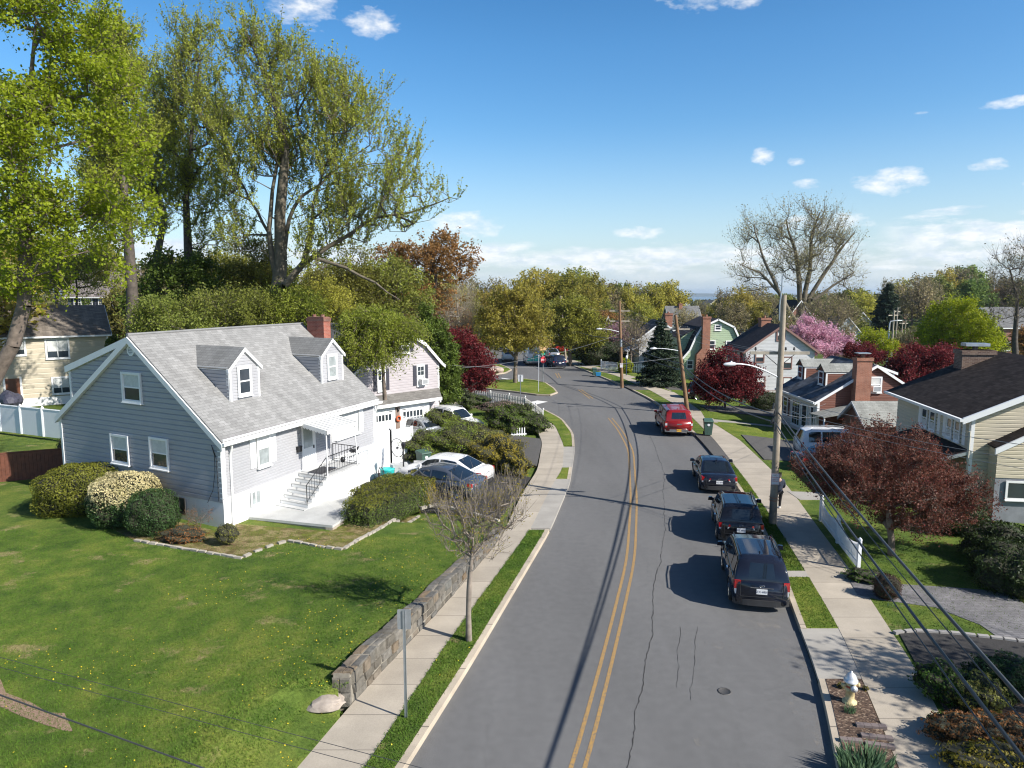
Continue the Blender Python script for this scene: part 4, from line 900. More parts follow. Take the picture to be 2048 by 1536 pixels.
REDBR = brick('orange_brown_brick', (.27, .10, .06), (.34, .14, .085), (.3, .22, .17)); OLDBR = brick('old_mottled_brick', (.10, .055, .042), (.20, .13, .09), (.26, .21, .17))
# ------------------------------------------------------------------ brown cape with tall chimney
def brown_cape():
	BW = sidingm('red_brown_siding', (.175, .068, .045)); A = (20.6, 54.4)
	A = (20.5, 47.15); F = Frame(A, (0, 1), (1, 0)); v = (1, 0)
	h = empty('brown_cape_house', (A[0], A[1], 0), 0, 'red brown sided cape house with tall brick chimney and two small grey roofed dormers', 'house')
	L, Wd, zb, ze, zp, vr = 6.6, 7.4, -.9, 2.35, 4.68, 3.75
	sec = [(0, zb), (Wd, zb), (Wd, ze), (vr, zp), (0, ze)]
	lf, fr = plane(F, 'left', 0), plane(F, 'front', 0)
	mb = MB(); prism(mb, F, sec, 0, L); mb.build('wall', BW, h)
	mb = MB(); siding(mb, lf, sec, .16, .02); mb.build('siding', BW, h)
	mb = MB(); siding(mb, fr, [(0, zb), (L, zb), (L, ze), (0, ze)], .16, .02); mb.build('siding', sidingm('off_white_siding', (.62, .60, .57)), h)
	s = (zp - ze) / vr; mb = MB(); ov = .3
	slab(mb, [F.p(-.2, -ov, ze - ov * s + .06), F.p(L + .2, -ov, ze - ov * s + .06), F.p(L + .2, vr, zp + .06), F.p(-.2, vr, zp + .06)], .08); slab(mb, [F.p(-.2, Wd + ov, ze - ov * s + .06), F.p(L + .2, Wd + ov, ze - ov * s + .06), F.p(L + .2, vr, zp + .06), F.p(-.2, vr, zp + .06)], .08); mb.build('roof', BLROOF, h)
	mb = MB()
	for (b, sg) in ((-ov, -1), (Wd + ov, 1)):
		e = ze - ov * s
		mb.hexa([F.p(-.24, b, e - .14), F.p(-.16, b, e - .14), F.p(-.16, vr, zp - .12), F.p(-.24, vr, zp - .12), F.p(-.24, b, e + .05), F.p(-.16, b, e + .05), F.p(-.16, vr, zp + .07), F.p(-.24, vr, zp + .07)])
	mb.hexa([F.p(-.22, -ov - .09, ze - .24), F.p(L + .2, -ov - .09, ze - .24), F.p(L + .2, -ov, ze - .24), F.p(-.22, -ov, ze - .24), F.p(-.22, -ov - .09, ze - .1), F.p(L + .2, -ov - .09, ze - .1), F.p(L + .2, -ov, ze - .1), F.p(-.22, -ov, ze - .1)])
	pbox(mb, lf, -.02, .14, zb, ze - .1, .02, .04); pbox(mb, fr, -.02, .14, zb, ze - .1, .02, .04); mb.build('fascia', WHITE, h)
	mb = MB(); mb.hexa([F.p(.4, Wd - 2.2, 2.9), F.p(L, Wd - 2.2, 2.9), F.p(L, vr, zp - .2), F.p(.4, vr, zp - .2), F.p(.4, Wd - 2.2, 4.1), F.p(L, Wd - 2.2, 4.1), F.p(L, vr, zp + .02), F.p(.4, vr, zp + .02)]); d = mb.build('rear_dormer', BW, h)
	mb = MB(); slab(mb, [F.p(.3, Wd - 2.05, 4.2), F.p(L, Wd - 2.05, 4.2), F.p(L, vr, zp + .1), F.p(.3, vr, zp + .1)], .07); mb.build('dormer_roof', BLROOF, d)
	mb = MB(); mb.hexa([F.p(.24, Wd - 2.0, 4.0), F.p(.34, Wd - 2.0, 4.0), F.p(.34, vr, zp - .06), F.p(.24, vr, zp - .06), F.p(.24, Wd - 2.0, 4.17), F.p(.34, Wd - 2.0, 4.17), F.p(.34, vr, zp + .08), F.p(.24, vr, zp + .08)]); mb.hexa([F.p(a, b, z) for z in (3.3, 4.05) for (a, b) in ((.33, Wd - 2.28), (.41, Wd - 2.28), (.41, Wd - 2.18), (.33, Wd - 2.18))]); mb.build('fascia', WHITE, d)
	window(lf, h, 3.42, 4.1, 2.95, 3.84, kind='dh', ac=-.02, fw=.1, curtain=(.5, 1, CURT))
	for (u0) in (1.55, 5.15):
		vf = 1.15; z0 = ze + s * vf; zc, zq = z0 + 1.0, z0 + 1.5; u1 = u0 + 1.25; m_ = (u0 + u1) / 2; vb = (zq - ze) / s
		mb = MB(); Pf = plane(F, 'front', vf); mb.poly([Pf(a, z, 0) for a, z in ((u0, z0 - .05), (u1, z0 - .05), (u1, zc), (m_, zq), (u0, zc))])
		for uu in (u0, u1): mb.poly([F.p(uu, vf, z0), F.p(uu, vf, zc), F.p(uu, (zc - ze) / s, zc)])
		d = mb.build('dormer', BW, h); mb = MB()
		siding(mb, plane(F, 'left', u0), [(vf, z0), (vf + .02, zc), ((zc - ze) / s, zc)], .16, .02); mb.build('siding', BW, d)
		mb = MB(); slab(mb, [F.p(u0 - .1, vf - .15, zc), F.p(m_, vf - .15, zq + .04), F.p(m_, vb, zq + .04), F.p(u0 - .1, (zc - ze) / s + .1, zc)], .05); slab(mb, [F.p(u1 + .1, vf - .15, zc), F.p(m_, vf - .15, zq + .04), F.p(m_, vb, zq + .04), F.p(u1 + .1, (zc - ze) / s + .1, zc)], .05); mb.build('dormer_roof', GRROOF, d)
		mb = MB(); Pl = plane(F, 'left', u0); pbox(mb, Pl, vf - .02, vf + .1, z0, zc - .02, .02, .04); pbox(mb, Pl, vf, (zc - ze) / s, zc - .12, zc - .03, .02, .05); mb.build('fascia', WHITE, d)
		window(Pf, d, u0 + .3, u1 - .3, z0 + .12, z0 + .95, kind='dh', fw=.07)
	chimney(F, h, -.62, .0, 2.2, 3.2, -.9, 5.25, REDBR, None)
	mb = MB(); mb.hexa([F.p(a, b, -.9) for (a, b) in ((-.7, 1.4), (0, 1.4), (0, 3.3), (-.7, 3.3))] + [F.p(a, b, 1.95) for (a, b) in ((-.66, 1.9), (0, 1.9), (0, 3.25), (-.66, 3.25))]); mb.build('chimney_base', REDBR, h)
	mb = MB(); mb.hexa([F.p(a, b, z) for z in (5.5, 5.56) for (a, b) in ((-.6, 2.25), (-.02, 2.25), (-.02, 3.1), (-.6, 3.1))]); mb.build('flue_cover', GALV, h)
	DKF = plain('dark_trim', (.06, .05, .05), .5)
	window(fr, h, .35, .8, -.6, 1.75, kind='none', fw=.07); window(fr, h, 1.5, 2.3, .2, 1.7, kind='dh'); window(fr, h, 2.7, 4.0, .1, 1.75, kind='grid', cols=3); window(fr, h, 5.0, 5.7, .5, 1.75, kind='dh'); shutters(fr, h, 5.0, 5.7, .45, 1.8, .3, plain('brown_shutter', (.12, .05, .035), .6))
	return h
brown_cape()
def small_garages():
	RB = sidingm('dark_red_brown_siding', (.12, .05, .035))
	F, h = gable_house('detached_garage', 'low outbuilding with light grey green shingle gable roof between brown house and beige house', (21.35, 43.5), (1, 0), 1.1, .1, -.9, 1.6, 2.2, RB, GRROOF)  if 0 else (None, None)
	A = (21.1, 41.6); F = Frame(A, (0, 1), (1, 0)); h = empty('garage_building', (A[0], A[1], 0), 0, 'low garage with light grey gable roof standing between the brown house and the beige house', 'garage')
	L, Wd, zb, ze, zp = 3.0, 9.0, -1.0, 1.75, 2.85; mb = MB()
	sec = [(0, zb), (L, zb), (L, ze), (L / 2, zp), (0, ze)]; n = 5
	mb.add([F.p(a, 0, z) for a, z in sec] + [F.p(a, Wd, z) for a, z in sec], [tuple(range(n)), tuple(range(2 * n - 1, n - 1, -1))] + [(i, i + n, (i + 1) % n + n, (i + 1) % n) for i in range(n)]); mb.build('wall', RB, h)
	mb = MB()
	for (a, sg) in ((0, -1), (L, 1)):
		slab(mb, [F.p(a + sg * .25, -.25, ze - .12), F.p(L / 2, -.25, zp + .06), F.p(L / 2, Wd, zp + .06), F.p(a + sg * .25, Wd, ze - .12)], .08)
	mb.build('roof', GRROOF, h); mb = MB()
	for (a, sg) in ((0, -1), (L, 1)):
		mb.hexa([F.p(a + sg * .25, -.3, ze - .3), F.p(L / 2, -.3, zp - .1), F.p(L / 2, -.22, zp - .1), F.p(a + sg * .25, -.22, ze - .3), F.p(a + sg * .25, -.3, ze - .13), F.p(L / 2, -.3, zp + .05), F.p(L / 2, -.22, zp + .05), F.p(a + sg * .25, -.22, ze - .13)])
	mb.build('fascia', plain('grey_trim', (.4, .41, .42), .6), h)
	mb = MB(); P = plane(F, 'front', 0); pbox(mb, P, .4, 2.6, zb + .1, 1.1, .0, .03); mb.build('garage_door', plain('dim_grey_door', (.25, .27, .3), .6), h)
	mb = MB(); slab(mb, [(F.p(3.2, -1.2, 1.62)), (F.p(5.4, -1.2, 1.5)), (F.p(5.4, 1.6, 2.1)), (F.p(3.2, 1.6, 2.1))], .08); k = mb.build('side_entry_roof', GRROOF, h)
	mb = MB(); mb.tube([F.p(3.3, -1.1, 1.5), F.p(3.3, -1.1, -1.)], .06, 5, smooth=False); mb.build('post', WHITE, k); mb = MB(); mb.tube([F.p(5.3, -1.1, 1.4), F.p(5.3, -1.1, -1.)], .06, 5, smooth=False); mb.build('post', WHITE, k)
small_garages()
# ------------------------------------------------------------------ beige house at the right edge
def beige_house():
	BE = sidingm('beige_siding', (.56, .49, .36)); BE2 = sidingm('beige_siding_side', (.50, .46, .38)); k = 1.231
	az = 8.5; u = azv(az); v = (u[1], -u[0]); A = (15.85 * k, 24.37 * k); F = Frame(A, u, v)
	h = empty('beige_house', (A[0], A[1], 0), 0, 'beige sided house with dark brown roof and old brick chimney at the right edge', 'house')
	L, Wd, zb, ze, vr, zp = 8.3, 9.4, -1.0, 4.3, 4.7, 6.42
	fr, lf = plane(F, 'front', 0.25), plane(F, 'left', .15); s = (zp - ze) / vr
	sec = [(.25, zb), (Wd, zb), (Wd, ze - .05), (vr, zp - .1), (.25, ze - .0)]
	mb = MB(); prism(mb, F, sec, .15, L); mb.build('wall', BE, h)
	mb = MB(); siding(mb, lf, [(.25, 1.75), (Wd, 1.75), (Wd, ze), (vr, zp - .1), (.25, ze)], .17, .022); siding(mb, fr, [(.15, .9), (L, .9), (L, ze), (.15, ze)], .17, .02); mb.build('siding', BE, h)
	mb = MB(); slab(mb, [F.p(-.22, -.3, ze - .12), F.p(L + .3, -.3, ze - .12), F.p(L + .3, vr, zp + .05), F.p(-.22, vr, zp + .05)], .1); slab(mb, [F.p(-.22, Wd + .4, ze - .12), F.p(L + .3, Wd + .4, ze - .12), F.p(L + .3, vr, zp + .05), F.p(-.22, vr, zp + .05)], .1); mb.build('roof', BRROOF, h)
	mb = MB(); e = ze - .12
	for (b,) in ((-.3,), (Wd + .4,)):
		mb.hexa([F.p(-.3, b, e - .24), F.p(-.2, b, e - .24), F.p(-.2, vr, zp - .2), F.p(-.3, vr, zp - .2), F.p(-.3, b, e + .02), F.p(-.2, b, e + .02), F.p(-.2, vr, zp + .05), F.p(-.3, vr, zp + .05)])
	mb.hexa([F.p(-.3, -.42, e - .14), F.p(L + .3, -.42, e - .14), F.p(L + .3, -.3, e - .14), F.p(-.3, -.3, e - .14), F.p(-.3, -.44, e - .01), F.p(L + .3, -.44, e - .01), F.p(L + .3, -.3, e - .01), F.p(-.3, -.3, e - .01)])
	pbox(mb, lf, .2, .36, 1.7, ze - .15, .02, .05); pbox(mb, fr, .1, .26, .9, ze - .2, .02, .05); pbox(mb, fr, .15, L, ze - .35, ze - .1, .02, .2)
	mb.build('fascia', WHITE, h)
	TEAL = plain('dark_teal_panel', (.035, .06, .055), .5)
	for (a0, a1) in ((1.0, 2.35), (3.5, 5.1)):
		mb = MB(); pbox(mb, fr, a0 - .12, a1 + .12, 2.75, ze - .36, .0, .03); mb.build('window_surround', TEAL, h)
		m_ = (a0 + a1) / 2
		for (b0, b1) in ((a0, m_ - .1), (m_ + .1, a1)): window(fr, h, b0 + .08, b1 - .08, 2.95, ze - .5, kind='dh', fw=.07, proud=.03, curtain=(0, .45, CURT))
		for x in (a0 - .42, a1 + .14): mb = MB(); pbox(mb, fr, x, x + .28, 2.85, ze - .4, .0, .04); mb.build('shutter', WHITE, h)
	chimney(F, h, 7.0, 7.9, 2.7, 4.25, 3.8, 6.55, OLDBR, None);
	mb = MB(); mb.hexa([F.p(a, b, z) for z in (6.75, 6.9) for (a, b) in ((7.15, 2.9), (7.75, 2.9), (7.75, 4.05), (7.15, 4.05))]); mb.build('flue_cover', GALV, h)
	mb = MB(); z0, z1 = 3.05, 5.0
	slab(mb, [F.p(-.75, .9, z0), F.p(.13, .9, z0 + .02), F.p(.13, 4.4, z1), F.p(-.75, 4.4, z1)], .08); lw = mb.build('lower_roof', BRROOF, h)
	mb = MB(); mb.hexa([F.p(-.84, .8, z0 - .26), F.p(-.76, .8, z0 - .26), F.p(-.76, 4.4, z1 - .22), F.p(-.84, 4.4, z1 - .22), F.p(-.84, .8, z0 - .02), F.p(-.76, .8, z0 - .02), F.p(-.76, 4.4, z1 + .0), F.p(-.84, 4.4, z1 + .0)]); mb.build('fascia', WHITE, lw)
	PG = plane(F, 'left', -.55); mb = MB(); prism(mb, F, [(1.0, zb), (9.2, zb), (9.2, 3.2), (4.6, 4.95), (1.0, z0 - .12)], -.55, .14); mb.build('wing_wall', BE, h)
	mb = MB(); siding(mb, PG, [(1.0, 1.75), (9.2, 1.75), (9.2, 3.2), (4.6, 4.95), (1.0, z0 - .14)], .17, .022); mb.build('siding', BE, h)
	mb = MB(); pbox(mb, PG, 1.0, 9.2, -1, 1.74, .0, .012); mb.build('basement_wall', plain('grey_block', (.22, .23, .25), .8, bump=.3), h)  # block wall in one even blue-grey
	window(PG, h, 1.5, 3.1, .9, 1.55, kind='slide', proud=.012)
	mb = MB(); slab(mb, [F.p(.0, -1.9, 2.05), F.p(5.6, -1.9, 2.05), F.p(5.6, .24, 2.75), F.p(.0, .24, 2.75)], .08); pr = mb.build('porch_roof', BRROOF, h)
	mb = MB(); mb.hexa([F.p(a, b, z) for z in (1.9, 2.04) for (a, b) in ((-.05, -2.02), (5.65, -2.02), (5.65, -1.9), (-.05, -1.9))]); mb.hexa([F.p(-.06, -2.0, 1.92), F.p(.02, -2.0, 1.92), F.p(.02, .24, 2.62), F.p(-.06, .24, 2.62), F.p(-.06, -2.0, 2.06), F.p(.02, -2.0, 2.06), F.p(.02, .24, 2.76), F.p(-.06, .24, 2.76)]); mb.build('gutter', GALV, pr)
	mb = MB(); mb.tube([F.p(-.05, .1, 3.6), F.p(-.05, .1, .0)], .05, 6, smooth=False); mb.build('downspout', BE2, h)
beige_house()
# ------------------------------------------------------------------ white house with dark roof and brown trim
def white_house():
	WS = sidingm('white_clapboard', (.55, .55, .55)); BT = plain('brown_trim', (.22, .12, .10), .6)
	F, h = gable_house('white_house', 'tall white clapboard house with near black roof and brown trim beyond the brown cape', (21.75, 66), (1, 0), 6.4, 5.6, -1.3, 4.25, 6.5, WS, DKROOF, 'v', .13, BT, .32)
	P = plane(F, 'front', 0)
	for (a0, a1, z0, z1) in ((2.85, 3.5, 5.1, 5.95), (.95, 1.65, 3.1, 3.9), (3.55, 4.25, 2.5, 3.5), (1.15, 1.85, .7, 1.65), (3.6, 4.3, .5, 1.6)): window(P, h, a0, a1, z0, z1, fr=BT, fw=.09, curtain=(.5, 1, BLIND), sill=False)
	pbm = MB(); Q = plane(F, 'left', 0)
	for a in (.6, 2.6, 4.2): window(Q, h, a, a + .7, 2.9, 3.9, fr=BT, fw=.08, sill=False)
	chimney(F, h, 2.6, 3.5, 3.6, 4.5, 5.5, 7.05, REDBR)
white_house()
# ------------------------------------------------------------------ green gambrel
def green_gambrel():
	GS = sidingm('pale_green_siding', (.40, .50, .33)); A = (19.4, 80); F = Frame(A, (1, 0), (0, 1))
	h = empty('green_gambrel_house', (A[0], A[1], 0), 0, 'pale green gambrel roofed house with full height brick chimney on its gable', 'house')
	um = 3.7; g = [(0, -1.2), (6.9, -1.2), (6.9, 1.9), (5.85, 4.6), (5.4, 5.6), (um, 6.5), (1.9, 5.55), (1.35, 4.6), (0.7, 3.0), (0, 2.2)]
	L = 8; mb = MB(); n = len(g); mb.add([F.p(a, 0, z) for a, z in g] + [F.p(a, L, z) for a, z in g], [tuple(range(n)), tuple(range(2 * n - 1, n - 1, -1))] + [(i, i + n, (i + 1) % n + n, (i + 1) % n) for i in range(n)]); mb.build('wall', GS, h)
	mb = MB(); siding(mb, plane(F, 'front', 0), g, .22, .03); mb.build('siding', GS, h)
	r = [(7.1, 1.7), (6.1, 4.62), (5.55, 5.72), (um, 6.62), (1.75, 5.68), (1.15, 4.65), (.5, 3.1), (-.3, 2.15)]; mb = MB(); tr = MB()
	for i in range(len(r) - 1):
		a, b = r[i], r[i + 1]; slab(mb, [F.p(a[0], -.25, a[1]), F.p(b[0], -.25, b[1]), F.p(b[0], L, b[1]), F.p(a[0], L, a[1])], .08)
		nx, nz = -(b[1] - a[1]), (b[0] - a[0]); l = math.hypot(nx, nz); nx, nz = nx / l * .2, nz / l * .2
		if nz > 0: nx, nz = -nx, -nz
		tr.hexa([F.p(a[0] + nx, -.3, a[1] + nz), F.p(b[0] + nx, -.3, b[1] + nz), F.p(b[0] + nx, -.2, b[1] + nz), F.p(a[0] + nx, -.2, a[1] + nz), F.p(a[0], -.3, a[1]), F.p(b[0], -.3, b[1]), F.p(b[0], -.2, b[1]), F.p(a[0], -.2, a[1])])
	mb.build('roof', DKROOF, h); tr.build('fascia', WHITE, h)
	P = plane(F, 'front', 0)
	for w in ((3.42, 4.0, 5.35, 5.85), (2.75, 3.4, 3.25, 4.1), (4.75, 5.3, 3.1, 4.05), (.4, 1.0, 1.0, 1.85), (4.6, 5.3, .3, 1.3)): window(P, h, *w, fw=.09, kind='dh')
	mb = MB(); g2 = [(-.1, 0), (2.6, 0), (2.6, 5.2), (1.8, 5.5), (-.1, 4.4)]; Q = plane(F, 'front', 1.6); mb.add([F.p(a, 1.6, z) for a, z in g2] + [F.p(a, 7, z) for a, z in g2], [(0, 1, 2, 3, 4), (9, 8, 7, 6, 5)] + [(i, i + 5, (i + 1) % 5 + 5, (i + 1) % 5) for i in range(5)]); wg = mb.build('wing', GS, h)
	mb = MB(); siding(mb, Q, g2, .22, .03); mb.build('siding', GS, wg); mb = MB(); slab(mb, [F.p(-.35, 1.4, 4.38), F.p(2.4, 1.4, 5.95), F.p(2.4, 7, 5.95), F.p(-.35, 7, 4.38)], .08); mb.build('wing_roof', DKROOF, wg)
	mb = MB(); slab(mb, [F.p(5.3, 2, 5.7), F.p(7.3, 2, 4.9), F.p(7.3, 7, 4.9), F.p(5.3, 7, 5.7)], .08); mb.build('shed_roof', DKROOF, h)
	chimney(F, h, 1.85, 2.7, -.7, .0, -1.2, 6.85, REDBR)
	mb = MB(); mb.hexa([F.p(a, b, -1.2) for (a, b) in ((1.2, -.75), (2.75, -.75), (2.75, 0), (1.2, 0))] + [F.p(a, b, 2.6) for (a, b) in ((1.25, -.75), (2.75, -.75), (2.75, 0), (1.25, 0))]); mb.hexa([F.p(a, b, 2.6) for (a, b) in ((1.25, -.74), (2.74, -.74), (2.74, 0), (1.25, 0))] + [F.p(a, b, 3.3) for (a, b) in ((1.84, -.72), (2.71, -.72), (2.71, 0), (1.84, 0))]); mb.build('chimney_base', REDBR, h)
green_gambrel()
def spruce_house():
	WS = sidingm('white_shingle_wall', (.55, .55, .55)); F, h = gable_house('white_cottage', 'white house with dark grey roof half hidden behind the big spruce', (15.75, 88), (1, 0), 5.5, 6, -.2, 3.9, 6.0, WS, shingle('charcoal_shingle', (.085, .085, .09)), 'v', .2, WHITE, .3)
	P = plane(F, 'front', 0); window(P, h, 2.4, 3.0, 1.2, 2.2); window(P, h, 2.3, 2.9, 3.6, 4.4); chimney(F, h, 3.6, 4.5, 2, 2.9, 5.2, 6.9, REDBR)
	mb = MB(); slab(mb, [F.p(-1.6, -.6, 2.3), F.p(-.0, -.6, 2.9), F.p(-.0, 3.5, 2.9), F.p(-1.6, 3.5, 2.3)], .08); e = mb.build('entry_roof', WHITE, h); mb = MB(); mb.tube([F.p(-1.5, -.5, 2.3), F.p(-1.5, -.5, -.2)], .08, 6, smooth=False); mb.build('post', WHITE, e)
spruce_house()
# ------------------------------------------------------------------ houses to the left
def shingle_house():
	BS = sidingm('cream_shingle_siding', (.50, .44, .33)); u = azv(54.7); w = 9.5; A = (-35.81 - u[0] * w, 62.86 - u[1] * w)
	RS = shingle('weathered_brown_grey_shingle', (.20, .17, .14), .4, .2, .25, .3)
	F, h = gable_house('cream_house', 'cream shingled two storey house with mottled brown grey roof behind the white vinyl fence', A, u, w, 8, -.6, 6.0, 8.3, BS, RS, 'u', .42, WHITE, .35)
	P = plane(F, 'front', 0); o = w
	for (a0, a1, z0, z1) in ((o - 4.5, o - 3.0, 4.0, 5.5), (o - 7.4, o - 6.1, 4.4, 5.5), (o - 4.25, o - 3.1, .95, 2.2)): window(P, h, a0, a1, z0, z1, kind='slide', fw=.14, pane=GLASS, curtain=(.35, 1, CURT))
	mb = MB(); pbox(mb, P, o - 7.6, o - 6.6, -.4, 2.4, .0, .06); d = mb.build('door', plain('brown_wood_door', (.16, .06, .03), .5), h)
	mb = MB(); pbox(mb, P, o - 7.75, o - 7.6, -.4, 2.5, .0, .1); pbox(mb, P, o - 6.6, o - 6.45, -.4, 2.5, .0, .1); mb.build('door_frame', WHITE, d)
	mb = MB(); pbox(mb, P, 0, w, -.6, .65, .0, .05); mb.build('foundation', WHITEP, h); mb = MB(); mb.tube([F.p(w, -.3, 5.7), F.p(w, -.1, 0)], .06, 5, smooth=False); mb.build('downspout', WHITE, h)
shingle_house()
def hill_house_left():
	DG = sidingm('slate_blue_siding', (.12, .13, .16)); gz = 3.5
	F, h = gable_house('slate_roofed_house', 'slate blue house with tall mottled shingle roof on the rise at far left', (-62, 100), azv(92), 9.5, 8, gz, 9.1, 12.7, DG, shingle('mottled_slate_shingle', (.23, .20, .19), .5, .25, .3, .3), 'u', .25, WHITE, .3)
	P = plane(F, 'front', 0)
	for a in (.9, 2.5, 4.4, 6.4): window(P, h, a, a + .9, 7.5, 8.7, kind='grid', cols=3); shutters(P, h, a, a + .9, 7.45, 8.75, .35, plain('navy_shutter', (.03, .035, .05), .6))
	chimney(F, h, -1.5, -.2, 3, 4.2, gz, 11.4, OLDBR)
	F, h = gable_house('red_shed', 'small building with brick red siding glimpsed behind the clipped cone shrub', (-41.5, 92), azv(75), 5, 4, 1.5, 5.6, 7.0, sidingm('brick_red_siding', (.38, .07, .045)), DKROOF, 'v', .2)
hill_house_left()
# ------------------------------------------------------------------ far houses
def far_houses():
	def fh(label, px, py, Y, wpx, wallm, roofm, ze, zp, ridge='v', l=8, az=90, name='house', zb=None, wins=(), chim=None, cat='house'):
		p = D(px, py, Y); w = wpx * Y / FPX; zb = gh(p.x, Y) - .6 if zb is None else zb
		F, h = gable_house(name, label, (p.x, Y), azv(az), w, l, zb, ze, zp, wallm, roofm, ridge, .3, WHITE, .35, cat)
		P = plane(F, 'front', 0)
		for (a0, a1, z0, z1) in wins: window(P, h, a0 * w, a1 * w, z0, z1, fw=.1, kind='dh')
		if chim: chimney(F, h, *chim, REDBR)
		return F, h
	CR = sidingm('cream_siding', (.60, .52, .38)); BL = sidingm('powder_blue_siding', (.36, .44, .50)); WS = sidingm('bright_white_siding', (.70, .70, .70)); RB = brick('dull_red_brick', (.24, .10, .07), (.3, .14, .1), (.3, .24, .2), .4, .15)
	GR = shingle('mid_grey_shingle', (.17, .17, .17)); OR = sidingm('warm_tan_siding', (.62, .38, .20))
	fh('cream gabled house with grey roof beside the far street', 1699, 665, 170, 46, CR, GR, 2.0, 4.9, wins=((.35, .5, 2.8, 3.8), (.68, .85, .6, 1.9)))
	fh('powder blue gabled house in front of the cream one', 1668, 668, 150, 52, BL, GR, 1.3, 4.4, wins=((.5, .62, .0, 1.3), (.7, .8, .0, 1.3)))
	fh('long red brick house with grey roof beyond the far street', 1741, 657, 230, 70, RB, GR, 2.6, 5.8, 'u', wins=((.05, .12, .2, 1.8), (.3, .37, .2, 1.8), (.75, .82, .2, 1.8)), chim=(8.9, 10.0, 2, 3, 2, 7.0))
	fh('white gabled house with black roof high among the trees at right', 1944, 604, 250, 22, WS, DKROOF, 6.2, 9.3, zb=0, wins=((.3, .45, 6.6, 7.8), (.5, .65, 6.6, 7.8)), chim=(-1.6, -.6, 1, 2, 3, 9.6))
	fh('lower white wing house with dark roof right of the high white house', 1972, 610, 245, 20, WS, DKROOF, 3.2, 6.2, 'v', zb=-1)
	fh('large red brown brick building behind the bare tree at right edge', 1992, 712, 108, 130, RB, GR, 4.4, 7.2, 'u', wins=((.12, .2, .8, 2.0), (.3, .38, .8, 2.0)))
	fh('tan sided house behind the red hatchback', 1078, 712, 118, 70, OR, GR, 2.6, 5.6, 'u', zb=-.4, az=78)
	fh('white house beyond the parked vans', 990, 708, 150, 90, WS, GR, 2.2, 5.2, 'u', zb=-.6)
	fh('grey roofed white house with arched dormer beyond the green gambrel', 1340, 650, 160, 62, WS, GR, 3.1, 6.4, 'u', zb=-3, wins=((.1, .25, 1.2, 2.4), (.5, .65, 1.2, 2.4)), chim=(2.6, 3.4, 3, 4, 5, 7))
	fh('white house half hidden by budding trees beyond the black roof', 1502, 634, 200, 34, WS, GR, 2.6, 5.4, 'v', zb=-3, wins=((.4, .6, 1.2, 2.4),))
	fh('red brick house behind the big bare tree', 1568, 645, 120, 62, RB, DKROOF, 4.6, 8.2, 'v', zb=-2)
	fh('small cream gable peeping between budding trees near the middle', 1203, 672, 120, 24, CR, GR, 2.6, 5.6, 'v', zb=-.5, wins=((.4, .6, 3.0, 3.9),))
	fh('dark roofed house with red brick wall behind the chimney of the grey cape', 600, 640, 92, 92, RB, DKROOF, 5.9, 8.4, 'u', zb=-.3, wins=((.1, .2, 3.9, 5.3), (.7, .8, 3.9, 5.3)))
	fh('white sided house with slate roof left of the lilac house', 676, 672, 74, 100, WS, DKROOF, 4.4, 6.9, 'u', zb=-.3, az=75, wins=((.3, .4, 2.9, 4.0), (.6, .7, 2.9, 4.0)))
	fh('cream house with white gable far right beyond the yellow green tree', 1885, 640, 190, 36, CR, GR, 3.2, 6.0, 'v', zb=-3)
	fh('flat grey roofed school like building far behind the bare tree', 1612, 628, 420, 60, RB, GR, -3, -1.2, 'u', zb=-12)
	rng = random.Random(8)
	spots = [(1225, 330), (1290, 300), (1360, 380), (1395, 300), (1418, 420), (1478, 360), (1540, 330), (1666, 340), (1330, 470), (1250, 430), (1440, 520), (948, 210), (1100, 260), (1850, 330), (1710, 300), (1175, 240)]
	lab = ['between two green crowns', 'low on the skyline', 'with pale roof', 'among budding maples', 'left of the gap to the sea', 'right of the gap to the sea', 'behind brown twigs', 'under the big bare tree', 'farthest down the slope', 'at middle distance', 'near the sea view', 'left of the island tree', 'above the parked cars', 'below the right hand ridge', 'beyond the powder blue house', 'over the street bend']
	for i, (px, Y) in enumerate(spots):
		zb = gh((px - 1024) / FPX * Y, Y); wm, wn = ((WS, 'white'), (CR, 'cream'), (BL, 'blue grey'))[i % 3]
		fh('small distant %s house %s' % (wn, lab[i]), px, 600, Y, 10 * FPX / Y * .8, wm, (GR, DKROOF, BRROOF)[(i * 2 + 1) % 3], zb + 4.6, zb + 7.6, 'vu'[i % 2], 8, 90 + rng.uniform(-25, 25), zb=zb - 1, wins=((.2, .35, zb + 2.6, zb + 4), (.6, .75, zb + 2.6, zb + 4)))
far_houses()
